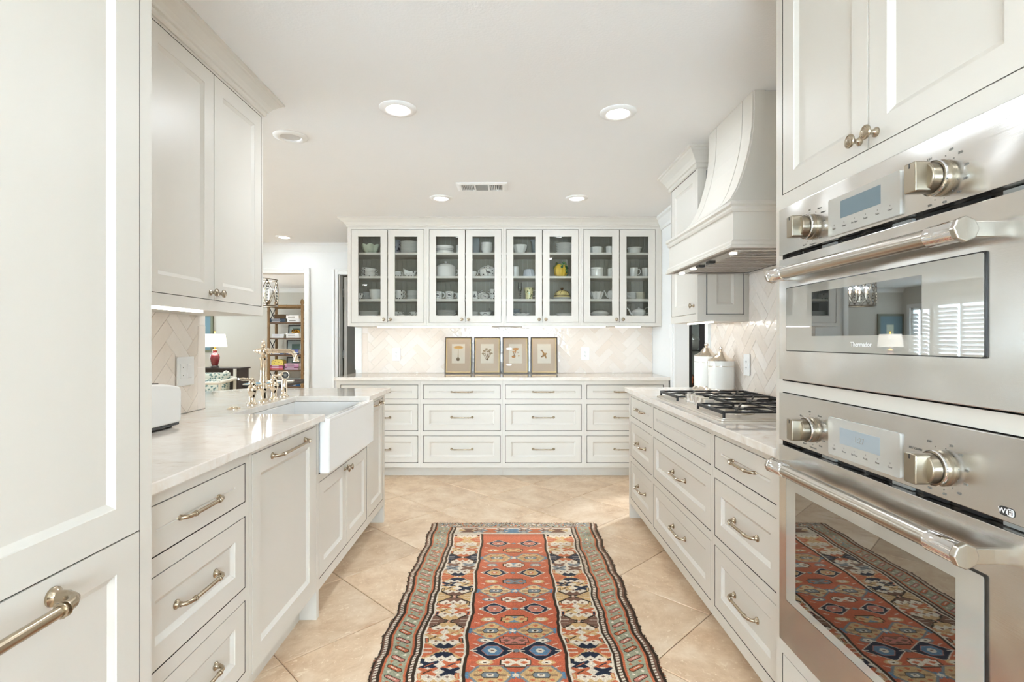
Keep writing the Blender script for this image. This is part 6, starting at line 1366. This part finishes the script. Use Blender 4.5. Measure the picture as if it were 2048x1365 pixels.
dish('flat_bowl', 'white flared bowl standing alone '+where_(7, 0), 'bowl', 7, 0, 742, 5.10, 'porcelain', lambda: MB().lathe([(0.050, 0), (0.056, 0.004), (0.062, 0.03), (0.066, 0.052), (0.074, 0.058), (0.074, 0.063), (0.068, 0.062), (0.055, 0.02), (0, 0.01)], 36))
for cx, lb, dy in ((733, 'tall white mug with handle to the right ', 0), (900, 'tall white mug by the door stile ', 0.02)):
    dish('mug', lb+where_(7, 1), 'mug', 7, 1, cx, 5.09+dy, None, None, 'tall white mugs', parts=(('cup', 'porcelain', lambda: MB().lathe([(0.030, 0), (0.033, 0.004), (0.037, 0.04), (0.041, 0.092), (0.0385, 0.092), (0.034, 0.03), (0, 0.012)], 28)), ('handle', 'porcelain', handle_f(0.037, 0.026, 0.078, 0.030, 0.0045))))
stack('saucer', 'white saucer', 'saucer', 7, 2, 690, 5.10, 0.052, 6, 0.0115, 'porcelain', plate_f(0.055, 0.014), 'first saucer stack')
stack('saucer', 'gilt-edged white saucer', 'saucer', 7, 2, 825, 5.12, 0.052, 6, 0.0115, 'cream', plate_f(0.052, 0.014), 'second saucer stack')
dish('teapot', 'round white teapot with curved spout and lid '+where_(7, 3), 'teapot', 7, 3, 802, 5.09, None, None, parts=(('body', 'porcelain', lambda: MB().lathe([(0.040, 0), (0.044, 0.004), (0.062, 0.02), (0.070, 0.038), (0.064, 0.054), (0.046, 0.066), (0.030, 0.070), (0, 0.070)], 48, mod=wave(16, 0.012))), ('lid', 'porcelain', lambda: MB().lathe([(0.031, 0.069), (0.026, 0.074), (0.010, 0.078), (0.005, 0.082), (0.013, 0.088), (0.012, 0.090), (0, 0.091)], 24)), ('spout', 'porcelain', lambda: MB().tube([(-0.058, 0, 0.016), (-0.080, 0, 0.030), (-0.092, 0, 0.056), (-0.105, 0, 0.076), (-0.118, 0, 0.080)], [0.016, 0.011, 0.008, 0.007, 0.006], 12)), ('handle', 'porcelain', lambda: MB().tube([(0.058, 0, 0.058), (0.068, 0, 0.080), (0.088, 0, 0.086), (0.104, 0, 0.070), (0.100, 0, 0.044), (0.086, 0, 0.028), (0.064, 0, 0.022)], 0.0048, 10))))

# ------------------------------------------------------------------ living room beyond the pass-through
EY0, EY1, EX0, EX1 = 11.0, 11.36, -5.11, -4.395
et = thing('bamboo_etagere', 'tall bamboo bookcase with open shelves in the living room', 'bookcase', ((EX0+EX1)/2, EY0, 0))
def bamboo_post(mb, a, b, r=0.029, nodes=5):
    a = Vector(a); b = Vector(b); mb.tube([a, b], r, 10)
    for k in range(nodes):
        p_ = a+(b-a)*(k+0.6)/nodes; d_ = (b-a).normalized()*0.008; mb.tube([p_-d_, p_, p_+d_], [r*0.98, r*1.18, r*0.98], 10)
for x in (EX0, EX1):
    for y in (EY0, EY1):
        mb = MB(); bamboo_post(mb, (x, y, 0), (x, y, 1.99), 0.029, 6); o = mb.build('post', 'bamboo', et, world=True)
        MB().lathe([(0.020, 0), (0.024, 0.02), (0.040, 0.05), (0.040, 0.08), (0.026, 0.115), (0.010, 0.14), (0, 0.146)], 12, (x, y, 1.99)).build('finial', 'bamboo', et, world=True)
for y in (EY0, EY1):
    mb = MB(); bamboo_post(mb, (EX0, y, 1.975), (EX1, y, 1.975), 0.032, 3); mb.build('top_rail', 'bamboo', et, world=True)
for x in (EX0, EX1):
    mb = MB(); bamboo_post(mb, (x, EY0, 1.975), (x, EY1, 1.975), 0.024, 2); mb.build('top_rail', 'bamboo', et, world=True)
ESH = (1.638, 1.303, 0.952, 0.623, 0.272)
for z in ESH: MB().box(EX0+0.01, EY0-0.01, z-0.034, EX1-0.01, EY1+0.01, z-0.004).build('shelf', 'walnut', et, world=True, bevel=0.004)
for z0, z1 in ((1.64, 1.95), (0.955, 1.27), (0.275, 0.59)):
    for x in (EX0, EX1):
        MB().tube([(x, EY0+0.02, z0), (x, EY1-0.02, z1)], 0.008, 6).build('brace', 'black', et, world=True); MB().tube([(x+0.006, EY1-0.02, z0), (x+0.006, EY0+0.02, z1)], 0.008, 6).build('brace', 'black', et, world=True)
K11 = 11.12/1035
def ex(px): return (px-1018)*K11
BC = {}
def book(col, label, x0, x1, z, t, group, dy=0.0, rz=0.0):
    key = 'book_%d_%d_%d' % col
    if key not in BC: BC[key] = key; M[key] = simple(key, col, 0.5)
    r = thing('book', label, 'book', ((x0+x1)/2, EY0+0.14+dy, z), rz, group)
    w = (x1-x0)/2; dd = 0.115
    MB().box(-w, -dd, 0, w, -dd+0.004, t).box(-w, -dd, 0, w, dd, 0.004).box(-w, -dd, t-0.004, w, dd, t).build('cover', key, r)
    MB().box(-w+0.006, -dd+0.004, 0.004, w-0.006, dd-0.006, t-0.004).build('pages', 'ledge', r)
    MB().box(-w*0.7, -dd-0.0006, t*0.35, w*0.35, -dd, t*0.65).build('spine_title', 'print_white' if sum(col) < 500 else 'print_grey', r)
def bstack(cols, x0, x1, z, tts, side, shelf, names):
    zz = z; rn = random.Random(int(x0*100)+len(cols))
    pos = ['bottom', 'second', 'third', 'fourth']
    for i, (c_, t, nm) in enumerate(zip(cols, tts, names)):
        j = rn.uniform(-0.012, 0.012)
        book(c_, '%s book, %s of the %s stack on the %s shelf of the bamboo bookcase' % (nm, 'top' if i == len(cols)-1 else pos[i], side, shelf), x0+j, x1+j*0.5, zz, t, 'books on the bamboo bookcase', rz=rn.uniform(-0.04, 0.04)); zz += t+0.0005
    return zz
NVY = (40, 56, 72); WHT = (232, 232, 230); 
z_ = bstack([NVY, (52, 72, 90), (44, 58, 74)], ex(543), ex(574), ESH[0]-0.004, (0.026, 0.026, 0.024), 'lamp-side', 'highest', ('navy', 'slate blue', 'dark blue'))
bk = thing('lacquer_box', 'tortoise lacquer box on the navy books of the bamboo bookcase', 'box', (ex(562), EY0+0.14, z_), 0)
MB().prism(rrect(-0.14, -0.09, 0.14, 0.09, 0.05, 5), 0, 0.075).build('body', 'tortoise', bk, bevel=0.006); MB().prism(rrect(-0.146, -0.096, 0.146, 0.096, 0.054, 5), 0.060, 0.09).build('lid', 'tortoise', bk, bevel=0.006)
bstack([WHT, (238, 236, 232)], ex(577), ex(602), ESH[0]-0.004, (0.075, 0.07), 'post-side', 'highest', ('thick white', 'ivory white'))
bstack([WHT, (226, 228, 232)], ex(547), ex(571), ESH[1]-0.004, (0.038, 0.045), 'lamp-side', 'second', ('white', 'pale grey'))
z_ = bstack([(236, 234, 228), WHT, (240, 240, 238)], ex(575), ex(601.5), ESH[1]-0.004, (0.034, 0.04, 0.03), 'post-side', 'second', ('cream', 'white', 'bright white'))
gd = thing('gold_ornament', 'knotted gold ornament on the white books of the bamboo bookcase', 'ornament', (ex(592), EY0+0.12, z_))
gm = MB()
for k in range(5): gm.tube([(0.026*math.cos(q)+(k-2)*0.030, 0.02*math.sin(q*1)+0.01*math.sin(k), 0.040+0.026*math.sin(q+k)) for q in [2*PI*j/14 for j in range(14)]], 0.0135, 8, closed=True)
gm.build('knot', 'gold', gd)
bstack([(62, 84, 122), (92, 112, 146), (150, 164, 188)], ex(547), ex(572), ESH[2]-0.004, (0.032, 0.03, 0.03), 'lamp-side', 'third', ('deep blue', 'mid blue', 'pale blue'))
bstack([(54, 70, 110), (210, 214, 224), (98, 110, 170), (84, 96, 150)], ex(575.5), ex(600.5), ESH[2]-0.004, (0.03, 0.022, 0.034, 0.02), 'post-side', 'third', ('royal blue', 'white-blue', 'violet blue', 'indigo'))
z_ = bstack([(206, 84, 72), (206, 120, 160), (150, 72, 100)], ex(544.5), ex(569.5), ESH[3]-0.004, (0.034, 0.034, 0.028), 'lamp-side', 'fourth', ('red', 'pink', 'plum'))
yb = thing('yellow_box', 'yellow printed box with arched lid on the pink books', 'box', (ex(557.5), EY0+0.13, z_))
MB().prism([(-0.125, 0), (0.125, 0), (0.125, 0.085), (0.09, 0.115), (0.0, 0.128), (-0.09, 0.115), (-0.125, 0.085)], -0.08, 0.08, lambda a, b, h: (a, h, b)).build('body', 'yellowbox', yb); MB().box(-0.127, -0.083, 0.082, 0.127, 0.083, 0.090).build('lid_band', 'goldline', yb)
bstack([(206, 178, 196), (120, 60, 92), (196, 140, 176), (212, 168, 190)], ex(573.5), ex(601), ESH[3]-0.004, (0.036, 0.028, 0.034, 0.036), 'post-side', 'fourth', ('lilac', 'wine', 'mauve', 'rose'))
bstack([(112, 84, 84), (150, 136, 160), (222, 200, 190)], ex(547), ex(566), ESH[4]-0.004, (0.05, 0.055, 0.03), 'lamp-side', 'lowest', ('brown', 'grey violet', 'blush'))
bstack([(32, 78, 124), (52, 112, 164), (150, 190, 214), (168, 176, 176)], ex(575), ex(602.5), ESH[4]-0.004, (0.055, 0.04, 0.028, 0.04), 'post-side', 'lowest', ('navy blue', 'bright blue', 'sky blue', 'grey'))
for i, (z0, z1, xa, xb, nm) in enumerate(((ESH[1], ESH[0]-0.045, 570, 602, 'second'), (ESH[2], ESH[1]-0.045, 567, 602, 'third'), (ESH[3], ESH[2]-0.06, 567, 602, 'fourth'))):
    x0, x1 = ex(xa)-0.01, ex(xb)+0.01; w = (x1-x0)/2; h = z1-z0
    r = thing('framed_picture', 'black framed small landscape leaning at the back of the %s bookcase shelf' % nm, 'picture', ((x0+x1)/2, EY1-0.075, z0-0.003), 0, 'framed pictures on the bookcase')
    fr = MB().rings([(-w, w, 0, h, 0.02), (-w, w, 0, h, 0), (-w+0.02, w-0.02, 0.02, h-0.02, 0), (-w+0.02, w-0.02, 0.02, h-0.02, 0.010)]).build('frame', 'black', r)
    a_ = MB().rings([(-w+0.02, w-0.02, 0.02, h-0.02, 0.008), (-w*0.45, w*0.45, h*0.32, h*0.72, 0.008), (-w*0.45, w*0.45, h*0.32, h*0.72, 0.012)], fill=False, back=False).build('mat_board', 'palemat', r)
    b_ = MB().box(-w*0.45, 0.0085, h*0.32, w*0.45, 0.0095, h*0.72).build('print', 'inkgreen', r)
    for q in (fr, a_, b_): q.rotation_euler = (-0.10, 0, 0)
# lamp, side table, wall picture
st = thing('side_table', 'dark ebony side table carrying the red lamp in the living room', 'table', (-5.43, 9.72, 0))
MB().box(-0.47, -0.22, 0.715, 0.47, 0.22, 0.74).build('tabletop', 'ebony', st, bevel=0.004)
for x in (-0.42, 0.40): MB().box(x, -0.20, 0, x+0.04, 0.20, 0.72).build('leg_panel', 'ebony', st)
ap = [(-0.38, 0.715), (0.40, 0.715), (0.40, 0.55)]+[(0.40-0.78*t/12, 0.55+0.10*math.sin(PI*t/12)) for t in range(1, 12)]+[(-0.38, 0.55)]
MB().prism(ap, -0.20, -0.185, lambda a, b, h: (a, h, b)).build('apron', 'ebony', st); MB().box(-0.38, 0.18, 0.30, 0.40, 0.195, 0.715).build('back_panel', 'ebony', st)
MB().box(-0.38, -0.19, 0.22, 0.40, 0.19, 0.24).build('lower_shelf', 'ebony', st)
lp = thing('table_lamp', 'oxblood vase table lamp with white shade on the dark side table', 'lamp', (-5.49, 9.66, 0.74))
MB().lathe([(0.072, 0), (0.074, 0.02), (0.06, 0.03), (0.055, 0.04)], 20).build('base', 'ebony', lp)
MB().lathe([(0.050, 0.035), (0.058, 0.06), (0.078, 0.14), (0.084, 0.19), (0.074, 0.235), (0.050, 0.26), (0.038, 0.275), (0.036, 0.31), (0.048, 0.325), (0, 0.326)], 28).build('vase', 'oxblood', lp)
MB().lathe([(0.05, 0.324), (0.03, 0.335), (0.012, 0.345), (0.008, 0.66), (0.013, 0.67), (0, 0.69)], 12).build('stem', 'gold', lp)
MB().lathe([(0.205, 0.385), (0.172, 0.625), (0.170, 0.625), (0.203, 0.385)], 32, capb=False, capt=False).build('lamp_shade', 'lampshade', lp)
d_ = bpy.data.lights.new('lamp_bulb', 'POINT'); d_.energy = 14; d_.color = WARM; d_.shadow_soft_size = 0.05; lo = bpy.data.objects.new('lamp_bulb', d_); COL.objects.link(lo); lo.location = (-5.49, 9.66, 1.24)
wp = thing('wall_picture', 'large framed picture with blue mat on the far living room wall', 'picture', (-6.92, YLIV-0.04, 0.98))
MB().rings([(-0.30, 0.30, 0, 0.86, 0.038), (-0.30, 0.30, 0, 0.86, 0.0), (-0.25, 0.25, 0.05, 0.81, 0.0), (-0.25, 0.25, 0.05, 0.81, 0.02)]).build('frame', 'dullframe', wp)
MB().rings([(-0.25, 0.25, 0.05, 0.81, 0.016), (-0.06, 0.10, 0.24, 0.62, 0.016), (-0.06, 0.10, 0.24, 0.62, 0.019)], fill=False, back=False).build('mat_board', 'bluemat', wp)
MB().box(-0.06, 0.0165, 0.24, 0.10, 0.0185, 0.62).build('print', 'greenish', wp); MB().box(0.015, 0.0150, 0.28, 0.045, 0.0164, 0.42).build('printed_figure', 'stripe', wp)
# white bamboo armchair with floral cushions
ac = thing('armchair', 'white bamboo armchair with green floral cushions in the living room', 'armchair', (-4.58, 7.75, 0), math.radians(12))
def wb(name, pts, r=0.022):
    mb = MB().tube(pts, r, 10); return mb.build(name, 'whitewood', ac)
for sx in (-1, 1):
    wb('leg', [(sx*0.34, -0.36, 0), (sx*0.34, -0.36, 0.63)], 0.024); wb('leg', [(sx*0.33, 0.34, 0), (sx*0.33, 0.38, 0.80)], 0.024)
    wb('armrest', [(sx*0.345, -0.38, 0.635), (sx*0.345, 0.36, 0.645)], 0.026); wb('side_rail', [(sx*0.34, -0.36, 0.30), (sx*0.34, 0.34, 0.30)], 0.02)
    wb('back_loop', [(sx*0.20+0.055*math.cos(t), 0.385, 0.66+0.10*math.sin(t)) for t in [PI*q/10 for q in range(11)]], 0.013)
wb('front_rail', [(-0.36, -0.37, 0.632), (0.36, -0.37, 0.632)], 0.024); wb('front_rail', [(-0.34, -0.36, 0.30), (0.34, -0.36, 0.30)]); wb('back_rail', [(-0.33, 0.38, 0.66), (0.33, 0.38, 0.66)]); wb('back_rail', [(-0.33, 0.35, 0.30), (0.33, 0.35, 0.30)])
def cushion(name, mat, c, sx, sy, sz, rx=0):
    m_ = MB(); n = 12; vs = []; fs = []
    for side in (-1, 1):
        for i in range(n+1):
            for j in range(n+1):
                u = -1+2*i/n; v = -1+2*j/n; t = ((1-u**4)*(1-v**4))**0.5; vs.append((sx*u, sy*v, side*(sz*0.15+sz*0.85*t)))
    q = (n+1)**2
    for s_ in (0, 1):
        for i in range(n):
            for j in range(n): a = s_*q+i*(n+1)+j; fs.append((a, a+1, a+n+2, a+n+1))
    ed_ = [i*(n+1) for i in range(n+1)]+[n*(n+1)+j for j in range(1, n+1)]+[i*(n+1)+n for i in range(n-1, -1, -1)]+[j for j in range(n-1, 0, -1)]
    for k in range(len(ed_)): a, b = ed_[k], ed_[(k+1) % len(ed_)]; fs.append((a, b, q+b, q+a))
    m_.add(vs, fs, 0, True); o = m_.build(name, mat, ac); o.location = c; o.rotation_euler = (rx, 0, 0); return o
cushion('seat_cushion', 'floral2', (0, -0.02, 0.40), 0.32, 0.34, 0.085); cushion('back_cushion', 'floral', (0, 0.25, 0.58), 0.29, 0.17, 0.085, math.radians(78)); cushion('arm_pillow', 'floral', (0.13, 0.06, 0.53), 0.17, 0.15, 0.06, math.radians(50))
ct = thing('coffee_table', 'low dark coffee table beside the floral armchair', 'table', (-3.90, 8.55, 0))
MB().box(-0.30, -0.40, 0.51, 0.36, 0.75, 0.55).build('tabletop', 'ebony', ct, bevel=0.004)
for x in (-0.26, 0.32):
    for y in (-0.35, 0.70): MB().box(x-0.03, y-0.03, 0, x+0.03, y+0.03, 0.51).build('leg', 'ebony', ct)
for i, (dx, dy, c_) in enumerate(((0.0, -0.2, 'bluemat'), (0.05, 0.22, 'paper'))):
    r = thing('magazine', ('blue-grey' if i == 0 else 'cream')+' magazine lying on the dark coffee table', 'magazine', (-3.90+dx, 8.4+dy, 0.551), 0.3*i, 'magazines on the coffee table')
    MB().box(-0.24, -0.16, 0, 0.24, 0.16, 0.022).build('cover', c_, r); MB().box(-0.238, -0.161, 0.004, 0.241, 0.158, 0.018).build('pages', 'ledge', r)
ch = thing('chandelier', 'open drum chandelier of beaded bronze straps hanging in the dining area', 'chandelier', (-3.97, 8.3, 1.80))
R_ = 0.235; HH = 0.42
for z in (0.0, HH):
    MB().tube([(R_*math.cos(2*PI*q/36), R_*math.sin(2*PI*q/36), z) for q in range(36)], 0.010, 8, closed=True).build('ring', 'bronze', ch)
for k in range(8):
    a = 2*PI*k/8; b = 2*PI*(k+1)/8
    for s0_, s1_ in ((a, b), (b, a)):
        MB().tube([((R_+0.012*math.sin(PI*t))*math.cos(s0_+(s1_-s0_)*t), (R_+0.012*math.sin(PI*t))*math.sin(s0_+(s1_-s0_)*t), HH*t) for t in [q/6 for q in range(7)]], 0.0055, 6).build('strap', 'bronze', ch)
    vb = MB()
    for q in range(9): vb.lathe([(0.001, -0.011), (0.009, -0.004), (0.009, 0.004), (0.001, 0.011)], 8, (R_*1.03*math.cos(a), R_*1.03*math.sin(a), 0.03+q*0.045))
    vb.build('bead_string', 'blackgloss', ch)
for k in range(4):
    a = PI/4+PI/2*k; cx_, cy_ = 0.11*math.cos(a), 0.11*math.sin(a)
    MB().lathe([(0.014, 0.10), (0.010, 0.11), (0.010, 0.19), (0.004, 0.20)], 10, (cx_, cy_, 0)).tube([(0, 0, 0.08), (cx_*0.6, cy_*0.6, 0.06), (cx_, cy_, 0.10)], 0.005, 6).build('candle_arm', 'whitewood', ch)
    bl = bpy.data.lights.new('candle_lamp', 'POINT'); bl.energy = 5.0; bl.color = WARM; bl.shadow_soft_size = 0.012; bo = bpy.data.objects.new('candle_lamp', bl); COL.objects.link(bo); bo.location = (-3.97+cx_, 8.3+cy_, 1.80+0.285)
    MB().lathe([(0.004, 0.20), (0.011, 0.215), (0.010, 0.235), (0.002, 0.262)], 10, (cx_, cy_, 0)).build('bulb', 'flame', ch)
MB().tube([(0, 0, 0.06), (0, 0, CEIL-1.80)], 0.008, 8).lathe([(0.06, CEIL-1.80-0.03), (0.06, CEIL-1.80)], 20).build('stem', 'bronze', ch)
# ------------------------------------------------------------------ pantry china cabinet seen through the right doorway
pc = thing('china_cabinet', 'black china cabinet with glass doors seen through the pantry doorway', 'cabinet', (2.25, 5.30, 0))
K5 = 5.3/1035
PX0, PX1 = 1.840, 2.70
MB().box(PX0, 5.32, 0, PX0+0.02, 5.68, 2.1).box(PX1-0.02, 5.32, 0, PX1, 5.68, 2.1).box(PX0, 5.66, 0, PX1, 5.68, 2.1).box(PX0, 5.32, 2.08, PX1, 5.68, 2.1).box(PX0, 5.32, 0, PX1, 5.68, 0.08).build('body', ['palegrey'], pc, world=True)
fr = MB()
for xa, xb in ((PX0, PX0+0.034), (1.953, 2.004), (PX1-0.034, PX1)): fr.box(xa, 5.30, 0, xb, 5.32, 2.1)
fr.box(PX0, 5.30, 2.06, PX1, 5.32, 2.1).box(PX0, 5.30, 0, PX1, 5.32, 0.10).build('frame', 'blackgloss', pc, world=True)
for z in (0.76, 1.150, 1.62): MB().box(PX0+0.02, 5.33, z-0.012, PX1-0.02, 5.66, z).build('shelf', 'blackgloss', pc, world=True)
for xa, xb in ((PX0+0.034, 1.953), (2.004, PX1-0.034)): MB().box(xa, 5.309, 0.10, xb, 5.313, 2.06).build('pane', 'glass', pc, world=True)
def pot(name, label, x, y, z, r, h, mat):
    t = thing(name, label, 'tureen' if 'tureen' in name else 'pot', (x, y, z))
    MB().lathe([(r*0.6, 0), (r*0.66, 0.004), (r*0.92, h*0.2), (r, h*0.42), (r*0.94, h*0.58), (r*0.98, h*0.61), (0, h*0.6)], 28).build('body', mat, t)
    MB().lathe([(r*0.97, h*0.61), (r*0.80, h*0.74), (r*0.40, h*0.86), (r*0.12, h*0.89), (r*0.2, h*0.95), (0, h)], 28).build('lid', mat, t)
pot('grey_tureen', 'grey lidded tureen on the black china cabinet shelf', 1.925, 5.45, 1.1505, 0.085, 0.17, 'greyglaze'); pot('dark_pot', 'dark round pot beside the grey tureen in the china cabinet', 2.10, 5.45, 1.1505, 0.075, 0.11, 'print_grey')
pot('copper_pot', 'copper pot on the lower shelf of the china cabinet', 1.915, 5.45, 0.7605, 0.06, 0.15, 'copper')
tag(MB().box(1.875, 5.60, 0.905, 1.95, 5.64, 1.13).build('white_tray', 'porcelain'), 'white tray upright under the tureen shelf in the china cabinet', 'tray')
